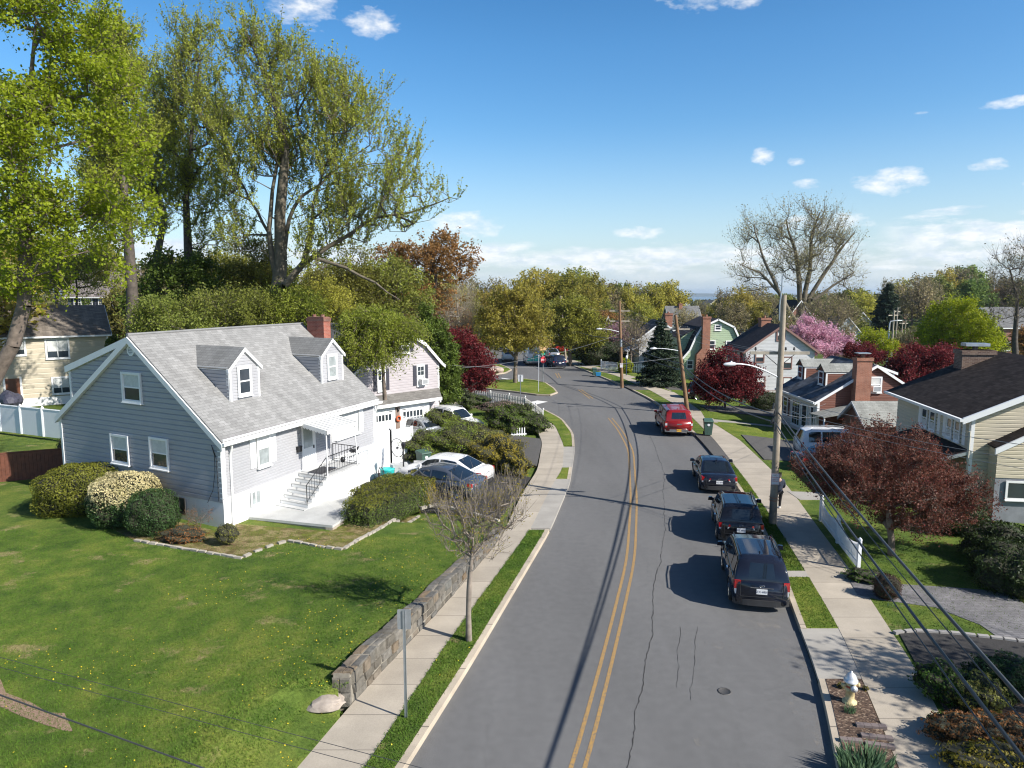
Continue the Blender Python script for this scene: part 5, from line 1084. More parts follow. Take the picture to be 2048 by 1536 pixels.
# ================================================================== PLANTS
def rot_frame(n, rng):
	n = n / np.linalg.norm(n, axis=1)[:, None]; r = rng.normal(size=n.shape); t = np.cross(n, r); t /= np.linalg.norm(t, axis=1)[:, None] + 1e-9
	return t, np.cross(n, t)
def leaf_quads(c, size, rng, asp=.55, up=.0, nrm=None):
	"""one rhombus leaf at every centre"""
	k = len(c); n = rng.normal(size=(k, 3)) if nrm is None else nrm + rng.normal(size=(k, 3)) * .55
	n[:, 2] += up; t, b = rot_frame(n, rng); s = size * rng.uniform(.6, 1.35, (k, 1))
	v = np.stack([c - t * s, c - b * s * asp, c + t * s, c + b * s * asp], 1).reshape(-1, 3)
	return v, np.arange(4 * k).reshape(-1, 4)
def tube_edges(p, q, rp, rq, sides):
	d = q - p; l = np.linalg.norm(d, axis=1)[:, None] + 1e-9; d = d / l
	a = np.where(np.abs(d[:, 2:3]) < .9, np.array([[0, 0, 1.]]), np.array([[1., 0, 0]])); x = np.cross(d, a); x /= np.linalg.norm(x, axis=1)[:, None] + 1e-9; y = np.cross(d, x)
	vs = []
	for (o, r) in ((p, rp), (q, rq)):
		for i in range(sides):
			an = 2 * math.pi * i / sides; vs.append(o + (x * math.cos(an) + y * math.sin(an)) * r[:, None])
	v = np.stack(vs, 1); k = len(p); base = (np.arange(k) * 2 * sides)[:, None]
	f = np.concatenate([base + np.array([[i, (i + 1) % sides, sides + (i + 1) % sides, sides + i]]) for i in range(sides)], 0)
	return v.reshape(-1, 3), f
def join(parts):
	vs, fs, b = [], [], 0
	for v, f in parts:
		if len(v): vs.append(v); fs.append(f + b); b += len(v)
	return np.concatenate(vs), np.concatenate(fs)
def sample_ell(ells, n, rng, shell=.45, gap=.35):
	w = np.array([e[6] if len(e) > 6 else e[3] * e[4] * e[5] for e in ells], float); w /= w.sum(); out = []
	for e, k in zip(ells, w):
		m = int(n * k * 2.2) + 4; d = rng.normal(size=(m, 3)); d /= np.linalg.norm(d, axis=1)[:, None]; r = rng.uniform(0, 1, (m, 1)) ** shell
		p = d * r * np.array([[e[3], e[4], e[5]]]) + np.array([[e[0], e[1], e[2]]])
		ph = rng.uniform(0, 6, 3); fq = 3.2 / max(e[3], 1)
		g = np.sin(p[:, 0] * fq + ph[0]) * np.sin(p[:, 1] * fq + ph[1]) + np.sin(p[:, 2] * fq * 1.3 + ph[2]) * .6
		keep = g > np.quantile(g, gap); out.append(p[keep][:max(1, int(n * k))])
	return np.concatenate(out)
def skeleton(trunk, limbs, targets, rng, seg=.7, tip=.012, expo=.44, rmax=.5, jit=.12, down=1.2, curve=.35):
	P = []; par = []; base_dir = []
	T = [np.array(t[:3], float) for t in trunk]
	P.append(T[0]); par.append(-1)
	for i in range(1, len(T)):
		a, b = T[i - 1], T[i]; n = max(1, int(np.linalg.norm(b - a) / seg))
		for k in range(1, n + 1): P.append(a + (b - a) * k / n); par.append(len(P) - 2)
	fixr = list(np.interp(np.linspace(0, 1, len(P)), np.linspace(0, 1, len(trunk)), [t[3] for t in trunk]))
	for lb in limbs or []:
		q = [np.array(t[:3], float) for t in lb]; j = int(np.argmin(np.linalg.norm(np.array(P) - q[0], axis=1))); a = P[j]; rr = [t[3] for t in lb]; prev = j; pts = [a] + q
		for i in range(len(q)):
			a, b = pts[i], pts[i + 1]; n = max(1, int(np.linalg.norm(b - a) / seg)); r0, r1 = rr[max(i - 1, 0)], rr[i]
			for k in range(1, n + 1): P.append(a + (b - a) * k / n + (rng.normal(size=3) * seg * .06 if k < n else 0)); par.append(prev); prev = len(P) - 1; fixr.append(r0 + (r1 - r0) * k / n)
	nt = len(P)
	tr = np.array(P); d0 = np.min(np.linalg.norm(targets[:, None, :] - tr[None], axis=2), axis=1); order = np.argsort(d0 + rng.normal(size=len(d0)) * .4)
	cap = nt + len(targets) * 60; A = np.zeros((cap, 3)); A[:nt] = tr; cnt = nt; first = int(len(fixr) * .0) + max(1, int(.3 * len(trunk) * 0 + (np.argmax(tr[:, 2] > T[0][2] + .28 * (T[-1][2] - T[0][2])))))
	ends = []
	for ti in order:
		t = targets[ti]; c = A[first:cnt]; dv = t - c; dist = np.linalg.norm(dv, axis=1) + 1e-6
		cost = dist * (1 + down * np.maximum(0, (c[:, 2] - t[2] + .25 * dist)) / dist)
		j = first + int(np.argmin(cost)); a = A[j].copy(); D_ = np.linalg.norm(t - a);
		if D_ < .12: ends.append(j); continue
		pj = par[j]; pd = (a - A[pj]) if pj >= 0 else np.array([0, 0, 1.]); pd = pd / (np.linalg.norm(pd) + 1e-9)
		ctl = a + (pd * .6 + np.array([0, 0, .35])) * D_ * curve; n = min(50, max(1, int(D_ / seg))); prev = j
		for k in range(1, n + 1):
			s = k / n; q = a * (1 - s) ** 2 + ctl * 2 * s * (1 - s) + t * s * s
			if k < n: q = q + rng.normal(size=3) * jit * seg
			A[cnt] = q; par.append(prev); prev = cnt; cnt += 1
		ends.append(prev)
	A = A[:cnt]; par = np.array(par); w = np.zeros(cnt)
	for e in ends: w[e] += 1
	for i in range(cnt - 1, 0, -1):
		if par[i] >= 0: w[par[i]] += w[i] if w[i] > 0 else 0
	w = np.maximum(w, 1); r = tip * w ** expo; r = np.minimum(r, rmax)
	r[:nt] = np.array(fixr)
	r[nt:] = np.minimum(r[nt:], np.maximum(r[par[nt:]] * .92, tip))
	return A, par, r, np.array(ends), nt
def tree(name, label, trunk, ells, nt, leafmat, bark=BARK, cat='tree', group=None, seed=1, leaf=.1, lper=14, tw=3, twl=.9, up=.8, spread=.12, shell=.45, gap=.35, tip=.012, expo=.44, rmax=.5, seg=.7, down=1.2, asp=.55, leafcl=None, curve=.35, droop=0.0, twr=.008, extra=None, loc=None, lup=.3, limbs=None):
	"""trunk [(x,y,z,r)], crown as ellipsoids [(x,y,z,rx,ry,rz)]: limbs reach nt points spread through the crown; tw twigs at each, lper leaves along each"""
	rng = np.random.default_rng(seed); base = np.array(loc if loc is not None else trunk[0][:3], float)
	tg = sample_ell(ells, nt, rng, shell, gap)
	if extra is not None: tg = np.concatenate([tg, np.array(extra, float)])
	A, par, r, ends, ntk = skeleton(trunk, limbs, tg, rng, seg, tip, expo, rmax, .12, down, curve)
	root = empty(name, tuple(base), 0, label, cat, group)
	i = np.arange(1, len(A)); p, q, rp, rq = A[par[i]], A[i], r[par[i]], r[i]; rp = np.minimum(rp, rq * 1.5)
	big = rq > .045; parts = []
	if big.any(): parts.append(tube_edges(p[big], q[big], rp[big], rq[big], 7))
	tk = join(parts) if parts else tube_edges(p[:2], q[:2], rp[:2], rq[:2], 5)
	np_mesh('trunk', tk[0] - base, tk[1], bark, root, True)
	E = A[ends]; pd = E - A[par[ends]]; pd /= np.linalg.norm(pd, axis=1)[:, None] + 1e-9; m = len(E)
	cen = np.array([np.mean([e[0] for e in ells]), np.mean([e[1] for e in ells]), np.mean([e[2] for e in ells])])
	outw = E - cen; outw /= np.linalg.norm(outw, axis=1)[:, None] + 1e-9
	s = np.repeat(E, tw, 0) + rng.normal(size=(m * tw, 3)) * .05; dr = np.repeat(pd * .5 + outw * .35, tw, 0) + rng.normal(size=(m * tw, 3)) * .42; dr[:, 2] += up; dr /= np.linalg.norm(dr, axis=1)[:, None]
	L = twl * rng.uniform(.5, 1.3, (m * tw, 1)); mid = s + dr * L * .55 + rng.normal(size=s.shape) * .04 * twl; e = s + dr * L; e[:, 2] -= droop * L[:, 0]
	small = ~big; bp = [tube_edges(s, mid, np.full(len(s), twr), np.full(len(s), twr * .8), 3), tube_edges(mid, e, np.full(len(s), twr * .8), np.full(len(s), twr * .4), 3)]
	if small.any(): bp.append(tube_edges(p[small], q[small], rp[small], rq[small], 3 if seg < 9 else 3))
	b = join([(v, f) for v, f in bp]); np_mesh('branch', b[0] - base, b[1], bark, root, True)
	if lper:
		t = rng.uniform(.1, 1.05, (len(s), lper, 1)); c = s[:, None] * (1 - t) ** 2 + mid[:, None] * 2 * t * (1 - t) + e[:, None] * t * t + rng.normal(size=(len(s), lper, 3)) * spread
		v, f = leaf_quads(c.reshape(-1, 3), leaf, rng, asp, lup); np_mesh('crown', v - base, f, leafmat, root)
	return root
def TR(px0, py0, Y, r0, *pts):
	out = [(*D(px0, py0, Y), r0)]
	for p in pts: out.append((*D(p[0], p[1], p[3] if len(p) > 3 else Y), p[2]))
	return out
def EL(px, py, Y, rx, rz, ry=None, w=None):
	c = D(px, py, Y); k = Y / FPX; e = (c.x, c.y, c.z, rx * k, (ry if ry else rx * k * .9), rz * k)
	return e + (w,) if w else e
def bush(name, label, c, dim, leafmat, seed=1, shape=2.4, leaf=.05, dens=700, core=None, cat='shrub', group=None, rz=0.0, lump=.12, depth=.12, flat=0.0, stems=0, asp=.5, top=None, topk=.4):
	"""clipped or loose shrub: leaves through the outer layer of a lumpy superellipsoid, dark twiggy core inside"""
	rng = np.random.default_rng(seed); base = Vector(c); root = empty(name, c, rz, label, cat, group); a, b, h = dim
	n = int(dens * (a * b + a * h + b * h) * 4 * .6); d = rng.normal(size=(n, 3)); d /= np.linalg.norm(d, axis=1)[:, None]
	if shape >= 5:
		d = rng.uniform(-1, 1, (n, 3)); w = np.array([b * h, a * h, a * b]); ax = rng.choice(3, n, p=w / w.sum()); d[np.arange(n), ax] = np.sign(d[np.arange(n), ax])
	if flat: d[:, 2] = np.abs(d[:, 2]) * (rng.uniform(size=n) > .15) + d[:, 2] * 0
	ph = rng.uniform(0, 6, 8)
	def surf(d, k=1.0):
		q = (np.abs(d) ** shape).sum(1) ** (-1 / shape); p = d * q[:, None]
		lm = 1 + lump * (np.sin(d[:, 0] * 5 + ph[0]) * np.sin(d[:, 1] * 6 + ph[1]) + .7 * np.sin(d[:, 2] * 8 + ph[2] + d[:, 0] * 4) + .5 * np.sin(d[:, 1] * 13 + ph[3]) * np.sin(d[:, 0] * 12 + ph[4]))
		return p * lm[:, None] * k
	r = 1 - rng.uniform(size=n) ** 1.7 * depth / min(a, b, h); p = surf(d) * r[:, None] * np.array([[a, b, h]]) + np.array([[0, 0, h * .92]]); p[:, 2] = np.maximum(p[:, 2], .02)
	v, f = leaf_quads(p, leaf, rng, asp, 0, d * 1.0 if shape < 5 else np.sign(d) * np.abs(d) ** 8);
	if top is not None:
		sel = ((d[:, 2] if shape < 5 else d[:, 2] - .2) + rng.normal(size=n) * .18) > topk; vq = v.reshape(-1, 4, 3); np_mesh('foliage', vq[~sel].reshape(-1, 3), np.arange((~sel).sum() * 4).reshape(-1, 4), leafmat, root)
		np_mesh('blossom', vq[sel].reshape(-1, 3), np.arange(sel.sum() * 4).reshape(-1, 4), top, root)
	else: np_mesh('foliage', v, f, leafmat, root)
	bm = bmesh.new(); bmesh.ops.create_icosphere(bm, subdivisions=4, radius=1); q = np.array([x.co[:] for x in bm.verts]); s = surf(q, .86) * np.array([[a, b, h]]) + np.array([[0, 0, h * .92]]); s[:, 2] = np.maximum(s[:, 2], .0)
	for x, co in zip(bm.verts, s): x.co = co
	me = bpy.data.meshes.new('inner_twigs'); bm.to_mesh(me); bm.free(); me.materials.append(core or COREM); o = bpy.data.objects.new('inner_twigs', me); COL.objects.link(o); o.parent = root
	if stems:
		mb = MB(); rr = random.Random(seed)
		for i in range(stems): an = rr.uniform(0, 6.3); mb.tube([(0, 0, 0), (math.cos(an) * a * .4, math.sin(an) * b * .4, h * .6), (math.cos(an) * a * .9, math.sin(an) * b * .9, h * rr.uniform(1.2, 1.8))], [.03, .02, .008], 5)
		mb.build('stem', BARK, root)
	return root
BARKT = plain('bark_olive_brown', (.125, .105, .075), .9, var=.35, sc=4, bump=.5)
BARKM = plain('bark_mid_grey', (.22, .185, .15), .9, var=.3, sc=5, bump=.4)
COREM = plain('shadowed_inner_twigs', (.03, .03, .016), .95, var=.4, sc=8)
LM = dict(
	maple=leafm('bright_maple_leaf', (.30, .36, .02), (.17, .24, .02), .25, .5), bud=leafm('budding_olive_leaf', (.34, .37, .05), (.22, .25, .04), .3, .45),
	bud2=leafm('yellow_olive_bud', (.33, .30, .05), (.21, .20, .04), .35, .45, objvar=.05), bronze=leafm('bronze_leaf', (.30, .155, .05), (.17, .12, .035), .3, .4),
	green=leafm('fresh_green_leaf', (.22, .235, .045), (.12, .135, .028), .3, .5, objvar=.04), lime=leafm('lime_leaf', (.34, .38, .015), (.20, .26, .015), .2, .5), willow=leafm('willow_green', (.28, .32, .045), (.16, .20, .03), .3, .5),
	red=leafm('dark_red_maple_leaf', (.16, .022, .025), (.075, .012, .016), .5, .4), plum=leafm('bronze_red_leaf', (.135, .05, .032), (.06, .025, .018), .7, .35, sc=1.6, rare=(.66, (.26, .045, .05))), pink=leafm('pink_petal', (.68, .40, .50), (.52, .27, .36), .3, .5),
	mauve=leafm('mauve_petal', (.35, .20, .24), (.22, .13, .15), .3, .4), dark=leafm('dark_yew_needle', (.035, .055, .014), (.016, .028, .008), .5, .2), spruce=leafm('dark_spruce_needle', (.040, .062, .032), (.02, .033, .018), .5, .15),
	cedar=leafm('cedar_green', (.105, .15, .022), (.045, .075, .012), .4, .3), yew=leafm('yellow_green_yew', (.15, .155, .02), (.07, .085, .012), .5, .3), hedge=leafm('hedge_green', (.08, .115, .022), (.04, .06, .012), .6, .3),
	cream=leafm('cream_flower', (.66, .58, .33), (.42, .38, .16), .25, .4), boxw=leafm('boxwood_green', (.05, .095, .028), (.025, .05, .014), .5, .3), rust=leafm('rusty_leaf', (.24, .105, .035), (.12, .06, .02), .4, .3), olive=leafm('wild_olive_shrub', (.22, .22, .05), (.12, .12, .03), .5, .35),
	mix=leafm('mixed_wild_shrub', (.19, .25, .035), (.13, .13, .045), .6, .4, sc=.8), gold=leafm('golden_shrub', (.30, .24, .03), (.15, .14, .025), .4, .4, sc=1.5), iris=leafm('iris_blade', (.13, .21, .11), (.07, .13, .06), .4, .3),
	ivy=leafm('glossy_groundcover', (.07, .13, .018), (.03, .07, .01), .6, .3), tan=leafm('tan_catkin', (.29, .25, .12), (.19, .16, .085), .3, .35, objvar=.03), fargreen=leafm('far_crown_green', (.18, .205, .045), (.10, .125, .03), .45, .35, sc=.35, objvar=.09))
def big_trees():
	tree('maple_tree', 'bright yellow green maple with leaning trunk at the left edge, nearest of the tall trees', TR(-60, 860, 35, .42, (0, 735, .36), (26, 690, .33), (48, 610, .31), (50, 500, .29), (45, 330, .2), (60, 180, .12), (70, 60, .06)),
		 [EL(60, 90, 35, 170, 130), EL(200, 170, 35, 80, 80), EL(30, 300, 35, 190, 130), EL(215, 260, 35, 75, 80), EL(100, 440, 35, 170, 80), EL(260, 380, 34, 60, 90), EL(170, 500, 35, 90, 55), EL(245, 540, 34, 30, 40), EL(40, 560, 35, 90, 60)],
		 800, LM['maple'], seed=11, leaf=.085, lper=17, tw=4, twl=1.1, up=.15, spread=.13, shell=.5, gap=.42, asp=.7, droop=.15, rmax=.28, lup=.8)
	LB = lambda Y, *p: [(*D(a, b, Y), r) for a, b, r in p]
	SPL = [LB(52, (556, 575, 0.245), (545, 520, 0.216), (538, 460, 0.173), (545, 380, 0.13), (560, 290, 0.101), (548, 180, 0.072), (520, 110, 0.0504), (485, 50, 0.0288)), LB(51, (570, 570, 0.259), (608, 525, 0.238), (622, 470, 0.158), (626, 410, 0.115), (650, 330, 0.072), (700, 250, 0.0432)), LB(50.5, (612, 522, 0.187), (680, 480, 0.144), (750, 435, 0.108), (820, 425, 0.072), (900, 395, 0.036)), LB(50, (625, 515, 0.144), (690, 535, 0.115), (750, 565, 0.0792), (800, 600, 0.036)), LB(52, (565, 520, 0.187), (578, 440, 0.144), (600, 395, 0.115), (660, 350, 0.0792), (740, 290, 0.0432)), LB(53, (540, 470, 0.115), (500, 400, 0.0864), (450, 300, 0.0576), (430, 200, 0.036))]
	tree('spreading_tree', 'tallest budding tree with thick forked trunk and long limbs reaching right over the lilac house', TR(556, 690, 52, .62, (556, 590, .55), (562, 520, .42), (560, 430, .36), (572, 300, .24), (545, 180, .14), (490, 60, .06)),
		 [EL(480, 120, 52, 50, 90), EL(430, 250, 53, 60, 90), EL(500, 90, 52, 45, 80), EL(560, 120, 52, 60, 70), EL(590, 200, 52, 110, 90), EL(690, 250, 52, 100, 100), EL(560, 330, 52, 130, 110), EL(740, 330, 51, 110, 80), EL(820, 390, 50, 75, 50), EL(690, 420, 51, 110, 70), EL(470, 430, 53, 60, 90), EL(780, 450, 50, 70, 35), EL(640, 500, 51, 80, 45), EL(880, 405, 50, 40, 28), EL(640, 180, 52, 60, 60)],
		 1150, LM['bud'], BARKT, seed=12, leaf=.078, lper=19, tw=4, twl=1.5, up=1.5, spread=.055, shell=.6, gap=.35, limbs=SPL, rmax=.4, seg=.8, tip=.014, expo=.47, twr=.011, extra=[tuple(D(800, 585, 49)), tuple(D(760, 560, 49)), tuple(D(915, 398, 50)), tuple(D(860, 440, 50)), tuple(D(700, 540, 49))], down=1.5)
	for i, (bx, by, top, Y, cr, sd, lb) in enumerate((
		((378, 660), .38, [(378, 540, .36), (372, 400, .24), (385, 250, .14), (400, 120, .06)], 58, [(380, 110, 70, 75), (350, 220, 80, 90), (430, 260, 70, 110), (370, 360, 80, 90), (430, 440, 60, 70)], 21, 'tall budding tree with straight grey trunk, second of the tall group from the spreading one'),
		((300, 690), .45, [(305, 560, .40), (330, 430, .25), (290, 320, .14), (260, 200, .07)], 62, [(265, 150, 60, 80), (300, 260, 80, 100), (230, 330, 60, 90), (300, 400, 70, 80)], 22, 'tall budding tree with dark forked trunk just right of the bright maple'),
		((262, 700), .40, [(265, 600, .38), (255, 450, .28), (240, 300, .15), (225, 120, .06)], 50, [(225, 130, 55, 90), (240, 280, 60, 100), (210, 400, 60, 80)], 23, 'dark trunked tall tree showing between the maple leaves'))):
		tree('tall_tree', lb, TR(bx[0], bx[1], Y, by, *top), [EL(a, b, Y, c, d) for a, b, c, d in cr], 640, LM['bud'], BARKD, seed=sd, leaf=.08, lper=19, tw=4, twl=1.5, up=1.3, spread=.07, shell=.6, gap=.35, rmax=.3, seg=.9, tip=.014, expo=.47, twr=.011, group='tall budding trees behind the grey house')
big_trees()
def mid_trees():
	tree('dark_evergreen_tree', 'dark green evergreen standing under the tall budding trees', TR(330, 720, 56, .25, (335, 600, .2), (345, 500, .1)), [EL(345, 560, 56, 55, 70), EL(310, 620, 56, 70, 50), EL(400, 610, 56, 60, 45), EL(420, 560, 57, 40, 50)], 300, LM['cedar'], BARKD, seed=31, leaf=.12, lper=22, tw=3, twl=.7, up=-.2, spread=.22, gap=.15)
	for i, (px, py, Y, rx, rz, m, sd, lb) in enumerate(((345, 645, 47, 78, 38, 'green', 41, 'yellow green bushy tree over the left end of the grey roof'), (465, 630, 50, 85, 42, 'green', 42, 'feathery yellow green tree behind the middle of the grey roof'), (575, 628, 52, 66, 42, 'willow', 43, 'feathery green tree just left of the red brick chimney'),
		(520, 540, 58, 60, 60, 'green', 44, 'olive leafy tree under the spreading tree trunk'), (690, 560, 62, 75, 75, 'green', 45, 'olive green tree behind the red brick chimney'), (640, 610, 58, 60, 45, 'bud2', 46, 'small yellow green tree right behind the red chimney'), (440, 540, 64, 60, 60, 'bud2', 47, 'pale olive tree deep behind the tall trunks'), (150, 540, 70, 80, 60, 'bud2', 48, 'pale budding tree above the cream house roof'))):
		tree('leafy_tree', lb, TR(px, 735, Y, .16, (px + 4, py + rz * .6, .12), (px, py, .06)), [EL(px, py, Y, rx, rz), EL(px - rx * .5, py + rz * .3, Y, rx * .6, rz * .6), EL(px + rx * .5, py + rz * .25, Y, rx * .6, rz * .6)], 300, LM[m], BARKD, seed=sd, leaf=.085, lper=17, tw=3, twl=.95, up=.45, spread=.17, gap=.32, group='leafy trees massed behind the grey house')
	tree('weeping_tree', 'light green feathery tree drooping beside the red chimney over the lilac house', TR(770, 800, 42.5, .14, (765, 720, .1), (750, 670, .06)), [EL(745, 650, 42, 62, 34), EL(805, 655, 42, 40, 26), EL(715, 690, 41, 34, 32), EL(760, 690, 41.5, 45, 30)], 330, LM['willow'], BARK, seed=51, leaf=.075, lper=26, tw=4, twl=.7, up=-.25, spread=.13, gap=.15, droop=.5, asp=.4)
	tree('bronze_tree', 'orange bronze leaved tree rising right of the spreading tree', TR(860, 720, 72, .32, (858, 640, .28), (872, 560, .18), (860, 500, .08)), [EL(850, 510, 72, 70, 45), EL(905, 530, 72, 52, 38), EL(800, 540, 72, 60, 50), EL(840, 590, 72, 80, 50), EL(890, 500, 72, 40, 28), EL(935, 520, 72, 24, 28)], 480, LM['bronze'], BARKD, seed=52, leaf=.13, lper=12, tw=3, twl=.9, up=.3, spread=.16, gap=.3, rmax=.25)
	tree('leafy_tree', 'olive green tree in front of the bronze one', TR(790, 720, 64, .22, (790, 640, .2), (785, 560, .1)), [EL(770, 560, 64, 70, 50), EL(820, 600, 64, 45, 45), EL(760, 620, 63, 60, 40)], 330, LM['green'], BARKD, seed=53, leaf=.12, lper=13, tw=3, twl=.9, up=.4, spread=.2, gap=.25)
	tree('bare_tree', 'leafless pale grey many stemmed tree above the dark red maple', TR(922, 745, 76, .16, (920, 690, .13), (915, 620, .08), (912, 580, .04)), [EL(915, 620, 76, 38, 55), EL(935, 640, 76, 30, 50), EL(890, 640, 76, 25, 45)], 260, LM['tan'], BARKL, seed=54, leaf=.08, lper=2, tw=4, twl=1.6, up=1.4, spread=.1, gap=.1, expo=.4)
	p = D(885, 812, 50); rg = np.random.default_rng(5)
	tree('arborvitae_tree', 'tall green arborvitae column at the right corner of the lilac house', [(p.x, 50, -.1, .15), (p.x - .5, 50, 4, .1), (p.x - 1.1, 50, 6.9, .03)], [EL(886, 790, 50, 32, 34), EL(884, 750, 50, 34, 40), EL(878, 710, 50, 31, 40), EL(866, 675, 50, 26, 34), EL(855, 645, 50, 17, 26), EL(848, 622, 50, 8, 15)], 420, LM['cedar'], BARKD, seed=55, leaf=.10, lper=26, tw=3, twl=.5, up=.9, spread=.12, shell=.3, gap=.02, asp=.4)
	tree('japanese_maple', 'deep red japanese maple between the arborvitae and the traffic island', TR(925, 792, 63, .13, (930, 760, .11), (925, 715, .06)), [EL(925, 700, 63, 32, 34), EL(945, 725, 63, 34, 32), EL(905, 675, 63, 20, 24), EL(935, 755, 63, 42, 28), EL(965, 745, 62, 20, 30)], 380, LM['red'], BARKL, seed=56, leaf=.085, lper=24, tw=3, twl=.6, up=.1, spread=.16, gap=.2, asp=.6)
	tree('island_tree', 'round olive gold street tree standing on the grass traffic island', TR(1030, 769, 74, .24, (1031, 735, .2), (1032, 715, .18), (1032, 680, .1), (1030, 620, .05)), [EL(1030, 650, 74, 74, 56), EL(1028, 605, 74, 48, 40), EL(990, 670, 74, 34, 36), EL(1070, 672, 74, 34, 36), EL(1030, 685, 74, 66, 24)], 620, LM['bud2'], BARK, seed=57, leaf=.105, lper=17, tw=3, twl=.9, up=.8, spread=.14, gap=.12, rmax=.17)
	tree('street_tree', 'green gold street tree on the verge behind the parked dark hatchback', TR(1141, 735, 92, .26, (1139, 700, .22), (1136, 680, .18), (1134, 640, .08)), [EL(1140, 650, 92, 55, 44), EL(1105, 668, 92, 34, 30), EL(1182, 666, 92, 36, 34), EL(1150, 682, 92, 50, 20), EL(1150, 618, 92, 40, 24)], 560, LM['bud2'], BARK, seed=58, leaf=.13, lper=15, tw=3, twl=1.0, up=.5, spread=.18, gap=.15, rmax=.2)
	tree('plum_tree', 'purple pink flowering plum behind the white picket fence', TR(1228, 728, 100, .12, (1228, 700, .1), (1230, 670, .05)), [EL(1232, 675, 100, 28, 22), EL(1215, 690, 100, 24, 18)], 160, LM['mauve'], BARKD, seed=59, leaf=.12, lper=14, tw=3, twl=.8, up=.5, spread=.2)
	tree('bare_tree', 'small leafless grey tree beside the second utility pole', TR(1263, 748, 84, .13, (1262, 720, .11), (1262, 690, .07), (1262, 650, .03)), [EL(1262, 675, 84, 30, 40), EL(1280, 690, 84, 20, 30), EL(1245, 690, 84, 18, 28)], 240, LM['tan'], BARK, seed=60, leaf=.08, lper=1, tw=4, twl=1.3, up=1.0, gap=.1, expo=.4)
	def spruce(name, label, px, py, Y, wpx, hpx, m, seed, nl=26, leaf=.13, dens=1.0, up=.0):
		b = D(px, py, Y); k = Y / FPX; Wd, Hh = wpx * k, hpx * k; rng = np.random.default_rng(seed); root = empty(name, tuple(b), 0, label, 'tree')
		mb = MB(); mb.tube([(0, 0, -.2), (0, 0, Hh * .6), (0, 0, Hh)], [.03 * Hh ** .8, .02 * Hh ** .8, .01], 7); mb.build('trunk', BARKD, root)
		P = []; Q = []; C = []
		for i in range(nl):
			t = .03 + .95 * (i / nl) ** .92; z = Hh * t; r = Wd * (1 - t) ** .8 * rng.uniform(.85, 1.1) + .1; nb = int((9 + 10 * (1 - t)) * dens);
			for a in np.linspace(0, 2 * math.pi, nb, endpoint=False) + rng.uniform(0, 6):
				rr = r * rng.uniform(.65, 1.1); e = np.array([math.cos(a) * rr, math.sin(a) * rr, z + rr * (up + rng.uniform(-.22, .05))]); P.append((0, 0, z)); Q.append(e); k_ = int(18 + 55 * rr)
				tt = rng.uniform(.2, 1.02, (k_, 1)); w = (.09 + .2 * rr * (1 - tt) * .8); o = np.array([0, 0, z])[None] * (1 - tt) + e[None] * tt; sd = np.array([-math.sin(a), math.cos(a), 0.]); C.append(o + sd[None] * w * rng.normal(size=(k_, 1)) + rng.normal(size=(k_, 3)) * .05 + np.array([[0, 0, -.06]]))
		v, f = tube_edges(np.array(P, float), np.array(Q), np.full(len(P), .03), np.full(len(P), .01), 3); np_mesh('branch', v, f, BARKD, root)
		c = np.concatenate(C); v, f = leaf_quads(c, leaf, rng, .4, .6); np_mesh('crown', v, f, m, root); return root
	spruce('spruce_tree', 'large dark spruce with drooping tiers between the white cottage and the green gambrel', 1320, 768, 72, 52, 138, LM['spruce'], 61, 24, .12, 1.15)
	spruce('fir_tree', 'dark fir with upswept tiers in front of the distant brick house', 1772, 660, 170, 40, 96, LM['spruce'], 62, 20, .34, .7, .12)
	tree('japanese_maple', 'wine red spreading maple in front of the green gambrel', TR(1450, 815, 57, .1, (1449, 795, .08), (1446, 770, .05)), [EL(1452, 745, 57, 52, 36), EL(1420, 760, 57, 32, 32), EL(1490, 765, 57, 34, 34), EL(1445, 785, 57, 50, 20), EL(1440, 715, 57, 24, 18)], 460, LM['red'], BARKD, seed=63, leaf=.075, lper=24, tw=3, twl=.5, up=.05, spread=.14, gap=.25, asp=.6, rmax=.06)
	LB = lambda Y, *p: [(*D(a, b, Y), r) for a, b, r in p]; GBL = [LB(120, (1603, 655, .5), (1598, 560, .4), (1590, 500, .28), (1572, 440, .1)), LB(120, (1604, 620, .45), (1620, 540, .36), (1622, 475, .24), (1640, 425, .1)), LB(120, (1606, 615, .38), (1650, 545, .3), (1688, 490, .2), (1710, 465, .08)), LB(119, (1590, 640, .35), (1558, 585, .3), (1528, 520, .2), (1508, 450, .08)), LB(119, (1560, 588, .26), (1520, 545, .18), (1480, 528, .07)), LB(119, (1625, 600, .28), (1665, 572, .2), (1708, 545, .08))]
	tree('great_bare_tree', 'huge vase shaped leafless tree towering behind the white house', TR(1604, 700, 120, .8, (1603, 650, .6), (1606, 615, .3)), [EL(1500, 480, 120, 36, 55), EL(1560, 470, 120, 42, 60), EL(1620, 450, 120, 45, 42), EL(1680, 490, 120, 42, 50), EL(1600, 530, 120, 70, 50), EL(1500, 560, 120, 38, 40), EL(1690, 560, 120, 38, 36), EL(1640, 480, 120, 50, 60)], 520, LM['tan'], BARKT, seed=64, leaf=.11, lper=5, tw=6, twl=2.6, up=.9, spread=.2, shell=.7, gap=.12, rmax=.3, seg=1.4, tip=.03, expo=.40, twr=.012, curve=.22, down=1.4, limbs=GBL)
	tree('magnolia_tree', 'pink blossoming magnolia between the white house and the brown cape', TR(1650, 735, 75, .14, (1650, 710, .1), (1645, 690, .06)), [EL(1640, 680, 75, 42, 26), EL(1610, 660, 75, 28, 22), EL(1680, 700, 74, 34, 22), EL(1650, 705, 73, 36, 18)], 330, LM['pink'], BARK, seed=65, leaf=.09, lper=17, tw=3, twl=.7, up=.8, spread=.12, gap=.25)
